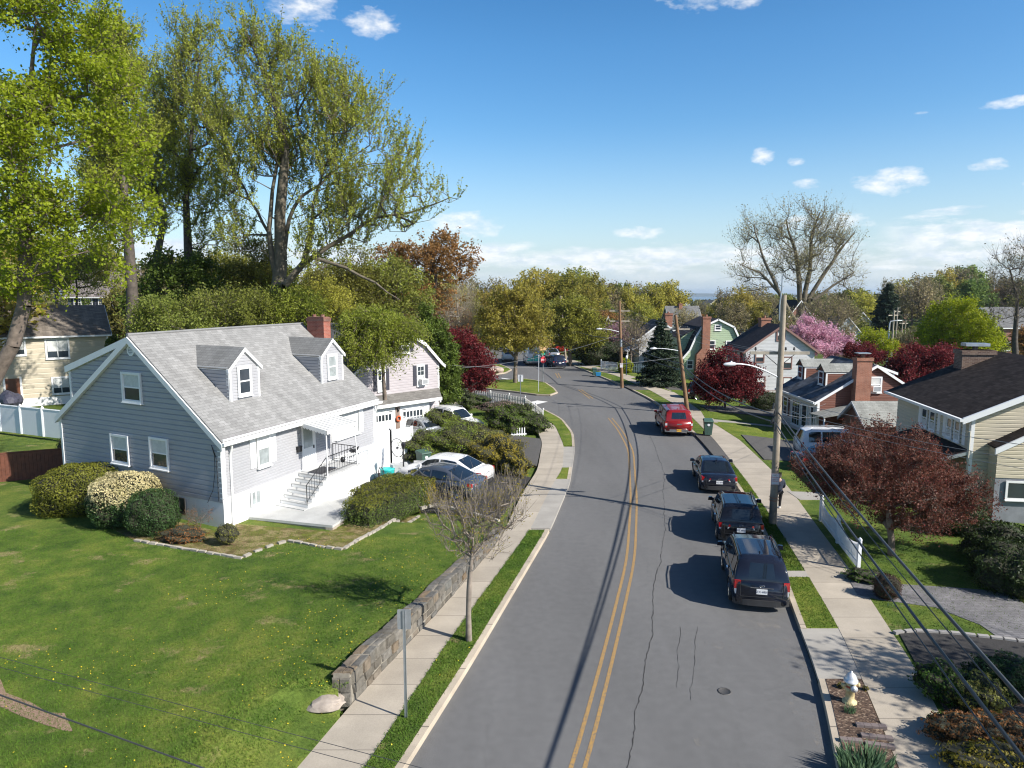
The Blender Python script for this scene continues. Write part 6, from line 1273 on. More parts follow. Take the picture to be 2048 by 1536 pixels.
	tree('bare_tree', 'brown twiggy tree above the pink magnolia', TR(1655, 700, 95, .15, (1655, 650, .12), (1650, 610, .06)), [EL(1650, 630, 95, 50, 40), EL(1690, 640, 95, 30, 30)], 300, LM['tan'], BARK, seed=66, leaf=.1, lper=3, tw=4, twl=1.4, up=1.0, gap=.1, expo=.4)
	tree('lime_tree', 'big round yellow green tree on the right of the far street', TR(1905, 770, 84, .3, (1908, 730, .25), (1915, 690, .12)), [EL(1915, 665, 84, 70, 62), EL(1885, 690, 84, 50, 45), EL(1950, 690, 84, 48, 46), EL(1915, 630, 84, 42, 32)], 560, LM['lime'], BARKD, seed=67, leaf=.12, lper=22, tw=3, twl=.8, up=.4, spread=.2, shell=.38, gap=.15)
	tree('red_tree', 'dark wine red spreading tree behind the beige house chimney', TR(1850, 800, 66, .18, (1850, 760, .14), (1850, 730, .08)), [EL(1850, 730, 66, 66, 36), EL(1810, 750, 66, 48, 34), EL(1880, 715, 66, 46, 28), EL(1840, 770, 64, 60, 26)], 430, LM['red'], BARKD, seed=68, leaf=.1, lper=20, tw=3, twl=.7, up=.2, spread=.18, gap=.2)
	tree('red_tree', 'small dark red tree behind the brown cape chimney', TR(1718, 735, 72, .08, (1718, 722, .07), (1718, 705, .04)), [EL(1715, 702, 72, 28, 15), EL(1740, 712, 70, 24, 14)], 150, LM['red'], BARKD, seed=69, leaf=.09, lper=18, tw=3, twl=.6, up=.2, spread=.14)
	tree('young_tree', 'loose yellow green young tree between red trees and the far poles', TR(1752, 745, 80, .1, (1752, 715, .08), (1750, 690, .04)), [EL(1745, 690, 80, 30, 26), EL(1770, 705, 79, 24, 20)], 200, LM['lime'], BARK, seed=70, leaf=.09, lper=13, tw=3, twl=.8, up=.8, spread=.14)
	tree('bare_tree', 'tall leafless dark tree at the right edge over the brick building', TR(2032, 735, 78, .34, (2030, 680, .28), (2035, 600, .18), (2020, 540, .08)), [EL(2035, 540, 78, 48, 50), EL(2010, 600, 78, 30, 50), EL(2060, 600, 78, 40, 60)], 330, LM['tan'], BARKD, seed=71, leaf=.1, lper=1, tw=5, twl=1.7, up=.8, gap=.1, expo=.43, rmax=.2)
	tree('copper_tree', 'spreading copper red crab apple over the white picket fence in front of the beige house', TR(1782, 1128, 24.6, .13, (1783, 1080, .12), (1778, 1040, .10), (1775, 1000, .06)), [EL(1780, 900, 26.0, 90, 42, 2.2), EL(1690, 950, 25.5, 85, 50, 1.8), EL(1860, 960, 25.6, 85, 58, 1.8), EL(1770, 985, 24.6, 120, 55, 2.2), EL(1660, 920, 27, 50, 30, 1), EL(1900, 1000, 25.2, 65, 45, 1.5), EL(1820, 1040, 24.6, 75, 28, 1.4), EL(1640, 960, 26.5, 38, 25, .8)], 1150, LM['plum'], BARK, seed=72, leaf=.036, lper=18, tw=4, twl=.5, up=.55, spread=.065, shell=.5, gap=.3, tip=.006, rmax=.09, seg=.35, twr=.004, asp=.6)
	tree('street_sapling', 'young bare limbed street tree on the left verge in the foreground', TR(938, 1290, 18.25, .095, (937, 1230, .075), (938, 1180, .07), (940, 1150, .045), (948, 1060, .02)), [EL(930, 1040, 18.4, 66, 80, .9), EL(990, 1020, 18.4, 62, 75, .9), EL(880, 1020, 18.4, 42, 56, .6), EL(1025, 1000, 18.4, 40, 50, .6), EL(950, 1090, 18.3, 66, 40, .8)], 330, LM['gold'], BARKM, seed=73, leaf=.022, lper=3, tw=3, twl=.5, up=1.3, spread=.05, shell=.6, gap=.05, tip=.007, expo=.48, rmax=.035, seg=.25, twr=.005, down=2.0, curve=.6)
mid_trees()
# --- trees off to the right, outside the frame, whose branches shade the near walk
def offside():
	for i, (x, y, h, sd) in enumerate(((16.6, 8.6, 7, 81), (17.9, 12.2, 7.2, 82))):
		tree('garden_tree', ['budding tree in the right hand garden beside the bottom drive, outside the view', 'second budding garden tree near the beige house, outside the view'][i], [(x, y, 0, .2), (x, y, 3, .16), (x + .3, y, 6, .08)], [(x, y, h * .72, 2.2, 2.2, 1.9), (x + 1, y, h * .6, 1.8, 1.8, 1.3)], 170, LM['bud'], seed=sd, leaf=.09, lper=7, tw=3, twl=1.0, up=.6, spread=.12)
	x, y = 3.5, -14; tree('roadside_tree', 'budding roadside tree behind the camera shading the near lawn', [(-12, -7, 0, .25), (-12, -7, 5, .2), (-12, -7, 9, .08)], [(-12, -7, 10, 4.5, 4.5, 4), (-10, -6, 7.5, 3, 3, 2)], 300, LM['bud'], seed=83, leaf=.12, lper=6, tw=3, twl=1.4, up=.6, spread=.15)
offside()
# --- background trees: a few kinds, copied one by one
def protos():
	out = {}
	spec = dict(olive=('bud2', [(0, 0, 8, 4.2, 4.2, 4.6), (1.6, 0, 6.5, 3, 3, 3), (-1.6, .5, 6.6, 3, 3, 3)], 230, .24, 12, .6, 'round olive gold budding tree'), green=('fargreen', [(0, 0, 7.5, 4.6, 4.6, 4.2), (2, .5, 6, 3, 3, 3), (-2, -.5, 5.8, 3, 3, 3)], 230, .26, 14, .3, 'round green tree'),
		tan=('tan', [(0, 0, 8.5, 3.8, 3.8, 5), (1.5, 0, 7, 3, 3, 3.5), (-1.5, 0, 7, 3, 3, 3.5)], 230, .2, 5, 1.0, 'brown twiggy leafless tree'), lime=('green', [(0, 0, 7, 3.6, 3.6, 4), (1, 0, 5.5, 3, 3, 3)], 200, .22, 14, .4, 'fresh yellow green tree'), dark=('cedar', [(0, 0, 5, 2.6, 2.6, 4.6), (0, 0, 8, 1.5, 1.5, 3)], 230, .22, 16, .2, 'dark evergreen tree'), red=('bronze', [(0, 0, 6, 3.2, 3.2, 3)], 180, .22, 13, .4, 'reddish bronze tree'))
	for i, (k, (m, el, n, lf, lp, up, lb)) in enumerate(spec.items()):
		out[k] = (tree(k + '_background_tree' if k not in ('lime', 'red', 'dark') else {'lime': 'fresh_background_tree', 'red': 'bronze_background_tree', 'dark': 'evergreen_background_tree'}[k], lb, [(0, 0, -.5, .28), (0, 0, 3, .22), (.2, 0, 7, .1)], el, n, LM[m], BARK, seed=90 + i, leaf=lf, lper=lp, tw=3, twl=1.2, up=up, spread=.3, shell=.5, gap=.2, rmax=.2, seg=1.2, tip=.03, twr=.02), lb)
	return out
def background():
	PR = protos(); km = {}
	for c in bpy.data.objects:
		if c.parent: km.setdefault(c.parent.name, []).append(c)
	used = set(); rng = random.Random(77)
	L = [(958, 150, 11, 'lime'), (985, 160, 12, 'tan'), (968, 118, 9, 'olive'), (1000, 130, 10, 'lime'), (1062, 150, 13, 'olive'), (1092, 165, 13.5, 'olive'), (1120, 175, 14, 'green'), (1135, 150, 12.5, 'olive'), (1158, 185, 15, 'olive'), (1185, 170, 13.5, 'olive'), (1208, 190, 13.5, 'tan'), (1090, 120, 8, 'green'), (1172, 130, 10, 'olive'), (1198, 140, 9, 'lime'),
		 (1235, 210, 14, 'green'), (1255, 190, 12, 'olive'), (1272, 230, 14.5, 'tan'), (1300, 200, 13, 'olive'), (1322, 220, 14.5, 'green'), (1338, 205, 14, 'olive'), (1226, 150, 8.5, 'tan'), (1285, 150, 8, 'olive'), (1355, 240, 9, 'dark'), (1345, 180, 7, 'lime'), (1380, 170, 9, 'red'), (1368, 150, 7.5, 'tan'), (1310, 260, 13, 'tan'),
		 (1400, 260, 9, 'tan'), (1430, 240, 9, 'olive'), (1452, 190, 13, 'tan'), (1480, 160, 12, 'olive'), (1500, 180, 14, 'tan'), (1466, 140, 9, 'tan'), (1520, 150, 9, 'olive'), (1540, 210, 12, 'tan'), (1565, 240, 12, 'green'), (1640, 190, 11, 'green'), (1660, 160, 10, 'lime'), (1680, 170, 13, 'green'), (1700, 200, 16, 'green'), (1718, 190, 15, 'olive'), (1735, 215, 15, 'lime'), (1640, 250, 12, 'dark'),
		 (1800, 225, 15, 'olive'), (1822, 200, 18, 'tan'), (1845, 215, 17, 'tan'), (1862, 235, 16, 'green'), (1885, 245, 17, 'olive'), (1905, 265, 19, 'tan'), (1925, 270, 20, 'green'), (1935, 240, 15, 'green'), (1975, 275, 17, 'tan'), (1995, 245, 15, 'red'), (2015, 260, 16, 'tan'), (2040, 240, 15, 'green'), (1790, 160, 6, 'dark'), (1815, 165, 6.5, 'dark'), (1835, 150, 7, 'green'), (1850, 140, 8, 'dark'), (1780, 250, 15, 'tan'),
		 (1970, 180, 9, 'tan'), (2005, 160, 10, 'red'), (2035, 140, 9, 'tan'), (2065, 180, 14, 'olive'), (2090, 210, 16, 'green'),
		 (720, 100, 10, 'olive'), (745, 120, 13, 'tan'), (700, 90, 8.5, 'green'), (660, 110, 13, 'olive'), (620, 120, 12, 'tan'), (820, 110, 11, 'tan'), (880, 120, 12, 'olive'), (905, 100, 9.5, 'red'), (925, 140, 12, 'tan'), (940, 110, 8, 'olive'), (800, 95, 8, 'lime'), (565, 110, 13, 'green'), (500, 100, 12, 'olive'), (450, 90, 11, 'green'), (400, 110, 13, 'dark'), (350, 100, 13, 'green'), (300, 90, 12, 'tan'), (560, 85, 8, 'lime'),
		 (210, 130, 13, 'olive'), (120, 140, 15, 'green'), (60, 130, 14, 'olive'), (10, 120, 14, 'green'), (-40, 110, 14, 'olive'), (-90, 90, 13, 'green'), (175, 90, 7, 'dark'), (290, 75, 8, 'dark'), (250, 85, 9, 'green'), (320, 72, 8, 'lime'),
		 (-60, 60, 13, 'olive'), (-20, 82, 12, 'tan'), (1190, 110, 6, 'dark'), (1205, 104, 5, 'dark'), (1222, 112, 5.5, 'dark'), (1240, 108, 5, 'lime'), (1212, 122, 8, 'red'), (1175, 115, 4.5, 'green'), (1560, 110, 8, 'tan'), (1690, 115, 6, 'tan'), (1625, 130, 7, 'tan'), (1960, 120, 8, 'dark'), (1985, 105, 6, 'green'), (2060, 95, 8, 'red'), (1790, 100, 5, 'red'), (1815, 105, 5.5, 'tan')]
	names = {'olive': 'olive gold', 'green': 'green', 'tan': 'brown leafless', 'lime': 'fresh yellow green', 'dark': 'dark evergreen', 'red': 'bronze red'}
	def where(px, Y):
		n = 'beyond the cream house' if px < 260 else 'far behind the grey house roof' if px < 640 else 'behind the lilac house' if px < 830 else 'behind the arborvitae' if px < 950 else 'behind the island tree' if px < 1075 else 'above the parked cars at the bend' if px < 1160 else 'right of the street tree' if px < 1215 else 'above the white picket fence' if px < 1290 else 'behind the spruce' if px < 1360 else 'behind the green gambrel' if px < 1480 else 'behind the white house roof' if px < 1570 else 'around the great bare tree' if px < 1690 else 'near the cream gabled house' if px < 1760 else 'near the brick house' if px < 1880 else 'on the right hand ridge' if px < 1990 else 'over the brick building'
		return n, ('close by' if Y < 100 else 'near' if Y < 125 else 'in the middle distance' if Y < 165 else 'farther back' if Y < 210 else 'far back')
	seen = {}
	for (px, Y, h, k) in L:
		src, lb = PR[k]; x = (px - 1024) / FPX * Y * 1.0; z = gh(x, Y); s = h / 12.5
		if k not in used: o = src; used.add(k)
		else: o = copy_tree(src, km)
		o.location = (x, Y, z); o.rotation_euler = (0, 0, rng.uniform(0, 6.28)); w = rng.uniform(.9, 1.2); o.scale = (s * w, s * w, s)
		a, b = where(px, Y); key = (names[k], a, b); seen[key] = seen.get(key, 0) + 1
		size = 'tall' if h > 14 else 'low' if h < 8.5 else 'mid sized'
		n_ = seen[key] - 1; tag(o, '%s %s tree %s, %s%s' % (size, names[k].replace(' budding', '') if n_ else names[k], a, b, ('', ', leaning right one', ', narrower one', ', last of its kind')[min(n_, 3)]) if n_ == 0 else '%s %s tree %s, %s%s' % (size, names[k].replace(' budding', ''), a, b, (', second', ', third', ', fourth')[min(n_ - 1, 2)]), 'tree', 'background trees')
	rg = np.random.default_rng(5); V = []
	n = 1500; ang = rg.uniform(-40, 40, n); dd = 290 + 1900 * rg.uniform(0, 1, n) ** 1.7; X = np.sin(np.radians(ang)) * dd; Yy = np.cos(np.radians(ang)) * dd
	for x, y, d in zip(X, Yy, dd):
		if -30 < ang[0] and False: continue
		px = 1024 + FPX * x / y; hh = rg.uniform(8, 12.5) * (1 + .25 * (d > 700)); q = max(30, int(150 * 300 / d));
		if 1280 < px < 1450: hh *= .72
		c = rg.normal(size=(q, 3)); c /= np.linalg.norm(c, axis=1)[:, None]; c = c * (rg.uniform(.55, 1, (q, 1))) * np.array([[hh * .48, hh * .48, hh * .42]]) + np.array([[x, y, gh(x, y) + hh * .55]]); V.append((c, .35 + d / 900))
	vs = []
	for c, s in V: v, f = leaf_quads(c, s, rg, .8, .5); vs.append(v)
	v = np.concatenate(vs); tag(np_mesh('far_wood', v, np.arange(len(v)).reshape(-1, 4), leafm('far_wood_foliage', (.13, .125, .045), (.06, .075, .025), .4, .25, sc=.02)), 'mass of distant budding trees filling the slope down to the sea', 'wood', kind='stuff')
background()
# ------------------------------------------------------------------ shrubs and hedges
def shrubs():
	def gb(px, py, z=.35): return G(px, py, z)
	c = G(110, 1045, .35); bush('yew_shrub', 'large clipped olive green yew at the left corner of the grey house', (c[0] + .2, c[1] + 1.5, .3), (1.55, 1.5, 1.05), LM['yew'], 201, 3.0, .04, 1500, lump=.06)
	c = G(215, 1070, .35); bush('pieris_shrub', 'big rounded shrub covered with cream blossom under the gable windows', (c[0] + .1, c[1] + 1.25, .3), (1.28, 1.2, 1.12), LM['boxw'], 202, 2.6, .04, 1500, lump=.08, top=LM['cream'], topk=.12)
	c = G(280, 1085, .35); bush('boxwood_shrub', 'round dark green shrub right of the cream blossom one', (c[0] + .1, c[1] + .85, .3), (.95, .85, .95), LM['boxw'], 203, 2.3, .032, 1900, lump=.07)
	c = G(355, 1095, .35); bush('rusty_shrub', 'low rust coloured shrub beside the basement window', (c[0], c[1] + .5, .3), (.85, .55, .33), LM['rust'], 204, 2.0, .028, 1500, depth=.2, lump=.2)
	c = G(448, 1100, .35); bush('twiggy_shrub', 'round greyish brown twiggy shrub at the house corner', (c[0], c[1] + .35, .5), (.42, .4, .38), LM['olive'], 205, 2.0, .022, 1800, depth=.22, lump=.12, stems=7)
	c = G(395, 1075, .35); tree('bare_shrub', 'thin leafless reddish shrub against the white basement wall', [(c[0], c[1] + .3, .3, .02), (c[0], c[1] + .3, .6, .015)], [(c[0], c[1] + .3, 1.0, .5, .3, .35)], 50, LM['rust'], BARK, 'shrub', seed=206, leaf=.018, lper=3, tw=3, twl=.25, up=.6, spread=.03, tip=.004, rmax=.012, seg=.15, twr=.003)
	c = G(60, 1010, .35)
	def hedge_box(p, q, w, h, z0, m, seed, label, name='hedge', leaf=.035):
		p, q = Vector(p), Vector(q); mid = (p + q) / 2; d = q - p
		return bush(name, label, (mid.x, mid.y, z0), (d.length / 2, w / 2, h / 2), m, seed, 8, leaf, 1900, top=LM['yew'], topk=.55, rz=math.atan2(d.y, d.x), lump=.035, depth=.1, cat='hedge')
	hedge_box((-6.35, 27.2), (-4.3, 31.6), 1.5, 1.35, -.1, LM['hedge'], 207, 'clipped dark green hedge standing beside the painted patio')
	hedge_box((-4.6, 31.4), (-4.0, 34.0), 1.7, 1.15, -.15, LM['gold'], 208, 'golden green end of the clipped hedge beside the dark car', 'golden_hedge')
	hedge_box((-6.6, 29.5), (-5.2, 33.0), 1.3, 1.2, -.1, LM['yew'], 209, 'olive topped second row of the hedge behind the dark one', 'olive_hedge')
	for i, (px, py, z, a, b, h, m, lb) in enumerate((
		(850, 925, 0, 1.6, 1.2, .85, 'mix', 'tangled green shrub left end of the wild bank behind the white sedan'), (905, 925, 0, 1.7, 1.2, 1.0, 'mix', 'tall tangled green shrub in the middle of the wild bank'), (945, 930, 0, 1.4, 1.1, .85, 'olive', 'brownish olive shrub in the wild bank right of the middle'),
		(990, 948, 0, 1.35, 1.0, .95, 'gold', 'yellow green shrub nearest the sidewalk in the wild bank'), (1030, 958, 0, .75, .8, .7, 'gold', 'small golden shrub overhanging the sidewalk edge'), (880, 880, 0, 1.5, 1.1, .95, 'mix', 'leafy shrub in front of the silver car at the lilac house'), (830, 880, 0, 1.2, .9, .7, 'rust', 'brown leafed shrub beside the white vinyl fence'),
		(935, 895, 0, 1.2, 1.0, .8, 'mix', 'green shrub below the white wagon at the lilac house'), (975, 905, 0, 1.2, 1.0, .7, 'olive', 'dull green shrub under the juniper'))):
		c = G(px, py, z); bush('wild_shrub', lb, (c[0], c[1] + .7, -.05), (a, b, h), LM[m], 220 + i, 2.0, .042, 1500, depth=.35, lump=.3, group='wild shrubs between the two driveways')
	for i, (px, py, a, b, h, lb) in enumerate(((1010, 872, 1.3, 1.2, .95, 'dark spreading juniper at the corner of the lilac house drive, larger one'), (1068, 868, 1.1, 1.0, .6, 'dark spreading juniper reaching over the sidewalk, smaller one'), (1040, 850, 1.2, 1.1, .75, 'green juniper nearest the picket fence corner'))):
		c = G(px, py, 0); bush('juniper_shrub', lb, (c[0], c[1] + .6, 0), (a, b, h), LM['hedge'] if i else LM['cedar'], 240 + i, 2.0, .06, 800, depth=.35, lump=.26, group='junipers beside the sidewalk bend')
	c = G(1000, 832, 0); bush('blossom_shrub', 'pale pink brown blossoming shrub inside the picket fence', (c[0], c[1] + .6, 0), (1.7, .9, .55), leafm('pale_pink_blossom', (.42, .28, .25), (.25, .17, .14), .3), 245, 2, .04, 700, depth=.3, lump=.2)
	c = G(935, 818, 0); bush('garden_shrub', 'small green shrub on the lawn behind the white wagon', (c[0], c[1], 0), (.8, .7, .7), LM['hedge'], 246, 2, .05, 700, depth=.25, lump=.2)
	c = G(960, 812, 0); bush('garden_shrub', 'loose bright green shrub in the middle of the fenced lawn', (c[0], c[1], 0), (.9, .7, .5), LM['ivy'], 247, 2, .05, 500, depth=.25, lump=.25)
	p = D(228, 700, 58); bush('cone_shrub', 'tall clipped cone shaped evergreen beside the cream house', (p.x, 58, 0.1), (1.0, 1.0, 3.2), LM['cedar'], 248, 1.7, .06, 800, lump=.05); p = D(228, 716, 52); bush('clipped_shrub', 'low clipped dark shrub in front of the evergreen cone', (p.x, 52, .6), (1.4, 1, 1.6), LM['hedge'], 249, 3, .05, 700, lump=.04)
	c = G(112, 915, .35); bush('dark_shrub', 'small dark shrub between white fence and grey house corner', (c[0] + .2, c[1] + 1, .3), (.6, .6, .6), LM['dark'], 250, 2.2, .04, 900)
	c = G(1778, 1200, .12); bush('barberry_shrub', 'round dark brown red shrub beside the paved path', (c[0], c[1] + .15, .1), (.42, .42, .42), leafm('dark_barberry', (.07, .03, .025), (.035, .015, .012), .5), 251, 2.3, .022, 2200, lump=.06)
	c = G(1735, 1160, .12); bush('groundcover', 'bright green low groundcover at the end of the picket fence', (c[0], c[1], .1), (.7, .5, .18), LM['ivy'], 252, 2, .035, 1500, depth=.15, lump=.25)
	for i in range(0):
		t = i / 5; c = (lerp(G(1650, 1075, .12)[0], G(1700, 1150, .12)[0], t), lerp(G(1650, 1075, .12)[1], G(1700, 1150, .12)[1], t)); bush('border_plant', 'low green border plant at the foot of the picket fence, %s from the near end' % ('last', 'fifth', 'fourth', 'third', 'second', 'first')[i], (c[0], c[1], .1), (.3, .4, .14), LM['ivy'], 253 + i, 2, .025, 1500, depth=.15, lump=.25, group='border plants along the fence')
	for i, (px, py, a, b, h, m, lb) in enumerate(((1890, 1400, .55, .5, .42, 'ivy', 'leafy green shrub beside the sidewalk below the dark drive'), (1955, 1420, .6, .55, .4, 'olive', 'dull olive shrub right of the leafy one at bottom right'), (2010, 1390, .7, .6, .45, 'boxw', 'dark green shrub at the right edge below the dark drive'), (1935, 1490, .75, .5, .28, 'rust', 'rust brown ground shrub nearest the bottom right corner'), (2020, 1500, .8, .6, .3, 'rust', 'rust brown ground shrub at the bottom right edge'), (1975, 1545, .8, .4, .25, 'gold', 'golden brown heather at the bottom edge'), (1895, 1465, .3, .3, .16, 'ivy', 'small green tuft between walk and rusty shrubs'))):
		c = G(px, py, .12); bush('garden_shrub', lb, (c[0], c[1] + .15, .1), (a, b, h), LM[m], 270 + i, 2.0, .034, 3200, depth=.2, lump=.22, group='shrubs in the bottom right bed')
	st(delaunay_sheet('planting_bed', [G(1850, 1345, .12), G(1930, 1500, .12), G(1965, 1600, .12), G(2200, 1600, .12), G(2150, 1400, .12), G(2060, 1345, .12), G(1960, 1352, .12)], lambda x, y: hR(x, y) + .012, MULCH, .5, .05))
	for i, (x, y, a, b, h) in enumerate(((17.6, 27.6, 1.3, 1.2, .9), (17.2, 24.2, 1.2, 1.2, .75), (16.2, 21.8, 1.4, 1.3, .8), (18.4, 21.5, 1.4, 1.3, 1.0), (18.4, 31.4, 1.0, 1.0, .8))):
		bush('foundation_shrub', ('dark shrub at the porch corner of the beige house', 'dark shrub under the right part of the copper tree', 'dark shrub at the right edge above the paved path', 'tall dark shrub in deep shade at the right edge', 'dark shrub by the garage behind the copper tree')[i], (x, y, hR(x, y) - .1), (a, b, h), LM['dark'], 280 + i, 2.2, .045, 900, lump=.12, group='dark foundation shrubs of the beige house')
	c = G(1522, 815, 0); bush('clipped_hedge', 'dark clipped hedge at the brown cape front corner', (c[0] + .6, c[1] + .8, -.2), (1.3, .9, .7), LM['dark'], 290, 3.5, .05, 700, lump=.05); c = G(1590, 835, 0); bush('clipped_hedge', 'dark low hedge under the brown cape front windows', (c[0] + .6, c[1] + .5, -.3), (1.0, 2.4, .75), LM['dark'], 291, 3.5, .05, 600, lump=.05)
	c = G(1256, 752, 0); bush('golden_shrub', 'small yellow green shrub behind the picket fence', (c[0], c[1] + 2, 0), (.9, .8, 1.0), LM['lime'], 292, 2, .08, 300)
	c = G(1210, 742, 0); bush('dark_shrub', 'wide dark shrub mass behind the picket fence at the bend', (c[0] + .6, c[1] + 6, 0), (3.2, 2, 1.7), LM['dark'], 293, 2.4, .1, 160, lump=.15); c = G(1172, 728, 0); bush('dark_shrub', 'dark shrub row behind the lawn of the bend', (c[0] + 3, c[1] + 5, 0), (4.2, 1.5, 1.5), LM['dark'], 294, 3, .12, 130, lump=.1)
	Z = .42; EDG = [(269, 1082), (330, 1092), (381, 1101), (430, 1109), (484, 1118.6), (505, 1107), (527, 1098), (550, 1089), (576, 1081), (605, 1085), (634, 1092), (687, 1099), (715, 1083), (742, 1066), (790, 1034), (839, 1007)]
	E_ = [G(p[0], p[1], .42 if p[0] < 700 else .3) for p in EDG]
	bed = E_ + [(-5.2, 30.5), (-6.9, 27.0), (-7.1, 26.6), (-10.9, 27.2), (-11.3, 26.3), (-19.5, 30.8), (-17.6, 28.4)]
	st(delaunay_sheet('planting_bed', bed, lambda x, y: hL(x, y) + .015, LEAFLIT, .5, .02))
	ST_ = concrete_mat('edging_stone_pale', (.40, .36, .30), 99, .25); mb = MB(); rng = random.Random(5)
	allp = E_ + [G(870, 1008, .1), G(900, 1014, .1), G(935, 1022, .1), G(985, 1036, .1), G(1003, 1042, .1)]
	for i in range(len(allp) - 1):
		a, b = Vector(allp[i]), Vector(allp[i + 1]); n = max(1, int((b - a).length / .3))
		for k in range(n):
			p = a.lerp(b, (k + .5) / n); d = b - a; z = hL(p.x, p.y) if i < len(E_) - 1 else .05
			mb.obox((p.x, p.y, z + .02), .29, rng.uniform(.09, .15), rng.uniform(.08, .12), math.atan2(d.y, d.x) + rng.uniform(-.12, .12), rng.uniform(-.1, .1))
	tag(mb.build('stone_edging', ST_), 'zigzag line of pale edging stones between lawn and the bed of the grey house', 'edging')
	def irises(name, label, c, n, seed, R_, H_):
		rng = np.random.default_rng(seed); root = empty(name, (c[0], c[1], .14), 0, label, 'plant'); V = []; Fc = []
		for i in range(n):
			a = rng.uniform(0, 6.283); r = R_ * math.sqrt(rng.uniform()); x, y = r * math.cos(a), r * math.sin(a) * .8; h = H_ * rng.uniform(.6, 1.1); w = .022 * H_ / .45; ln = rng.uniform(.1, .55) * h; b = a + rng.normal() * .5; tw = rng.uniform(0, 3.14); tx, ty = math.cos(tw) * w, math.sin(tw) * w; P = []
			for t in (0, .35, .7, 1): k = (1 - t ** 3 * .97); ox, oy, oz = x + math.cos(b) * ln * t * t, y + math.sin(b) * ln * t * t, h * (t - .12 * t * t * (ln / h)); P += [(ox - tx * k, oy - ty * k, oz), (ox + tx * k, oy + ty * k, oz)]
			s = len(V); V += P
			for k in range(3): Fc.append((s + 2 * k, s + 2 * k + 1, s + 2 * k + 3, s + 2 * k + 2))
		np_mesh('blade', np.array(V), np.array(Fc), LM['iris'], root); return root
	c = G(1735, 1545, .15); irises('iris_clump', 'clump of blue green iris blades in the kerb bed at the bottom edge', (c[0], c[1] + .1), 260, 5, .52, .42)
	c = G(1700, 1425, .15); irises('daylily_tuft', 'small bright green tuft right in front of the fire hydrant', (c[0], c[1] + .03), 60, 6, .13, .18)
	c = G(1682, 1375, .15); bush('spurge_tuft', 'small yellow green tuft left of the fire hydrant', (c[0], c[1], .14), (.1, .1, .07), LM['gold'], 296, 2, .02, 5000, cat='plant'); c = G(1731, 1380, .15); bush('spurge_tuft', 'small yellow tuft at the walk edge right of the hydrant', (c[0], c[1], .14), (.08, .08, .06), LM['gold'], 297, 2, .02, 5000, cat='plant')
	c = G(1782, 1212, .12); irises('tulip_leaves', 'low pale green leaves at the foot of the brown red shrub', (c[0] + .1, c[1] - .1), 30, 8, .25, .14)
shrubs()
# ------------------------------------------------------------------ grass blades and dandelions
def blades():
	rng = np.random.default_rng(3); pts = []
	def fill(n, y0, y1, fa, fb, zf):
		y = rng.uniform(y0, y1, n); u = rng.uniform(0, 1, n); a = np.array([fa(v) for v in y]); b = np.array([fb(v) for v in y]); x = a + (b - a) * u
		z = np.array([zf(p, q) for p, q in zip(x, y)]); pts.append(np.stack([x, y, z], 1))
	fill(62000, 10.5, 26.5, lambda y: max(-24, -.80 * y - 1), lambda y: lotL(y) - .02, hL)
	fill(9000, 11, 27.3, lambda y: xLV(y) - .02, lambda y: xL(y) - .17, lambda x, y: .135)
	fill(9000, 19.0, 38.5, lambda y: xR(y) + .18, lambda y: xRV(y) - .02, lambda x, y: .13 if not (22.6 < y < 23.15 or 31 < y < 31.7) else -.3)
	fill(9000, 16, 26, lambda y: xRS(y) + .02, lambda y: xRS(y) + 6.5, lambda x, y: hR(x, y) if not (y < 18.8) else -.3)
	p = np.concatenate(pts); k = len(p); parts = []
	for j in range(2):
		a = rng.uniform(0, 6.283, k); h = rng.uniform(.022, .055, k); w = rng.uniform(.006, .012, k); ln = rng.uniform(.0, .03, k); b = rng.uniform(0, 6.283, k); o = p + rng.normal(size=(k, 3)) * np.array([[.02, .02, 0]])
		t = np.stack([np.cos(a) * w, np.sin(a) * w, np.zeros(k)], 1); tip = o + np.stack([np.cos(b) * ln, np.sin(b) * ln, h], 1); o[:, 2] -= .005
		parts.append((np.stack([o - t, o + t, tip], 1).reshape(-1, 3), np.arange(3 * k).reshape(-1, 3)))
	v, f = join(parts); GB = grass_mat('grass_blade', (.06, .125, .018), (.10, .18, .025), (.16, .22, .035), .66)
	tag(np_mesh('grass', v, f, GB), 'short mown grass blades over the near lawns and verges', 'grass', kind='stuff')
	n = 900; X = []; cl = [G(*q, .5) for q in ((60, 1330), (230, 1330), (560, 1290), (640, 1280), (690, 1230), (780, 1200), (820, 1165), (640, 1350), (700, 1300), (580, 1370), (860, 1000), (600, 1090), (650, 1095), (900, 1060), (1000, 1200), (980, 1300), (860, 1530), (650, 1440), (660, 1500), (260, 1490), (420, 1180), (820, 1120))]
	for i in range(n):
		c = cl[rng.integers(len(cl))]; x, y = c[0] + rng.normal() * .8, c[1] + rng.normal() * .7
		if x > xL(y) - .2: continue
		if lotL(y) < x < xLV(y): continue
		z = hL(x, y) if x < lotL(y) else .135; X.append((x, y, z + .05))
	v, f = leaf_quads(np.array(X), .016, rng, .9, 3.0); g = plain('dandelion_yellow', (.75, .55, .02), .7, var=.1); tag(np_mesh('dandelions', v, f, g), 'yellow dandelion heads scattered over the near lawn', 'flowers', kind='stuff')
blades()
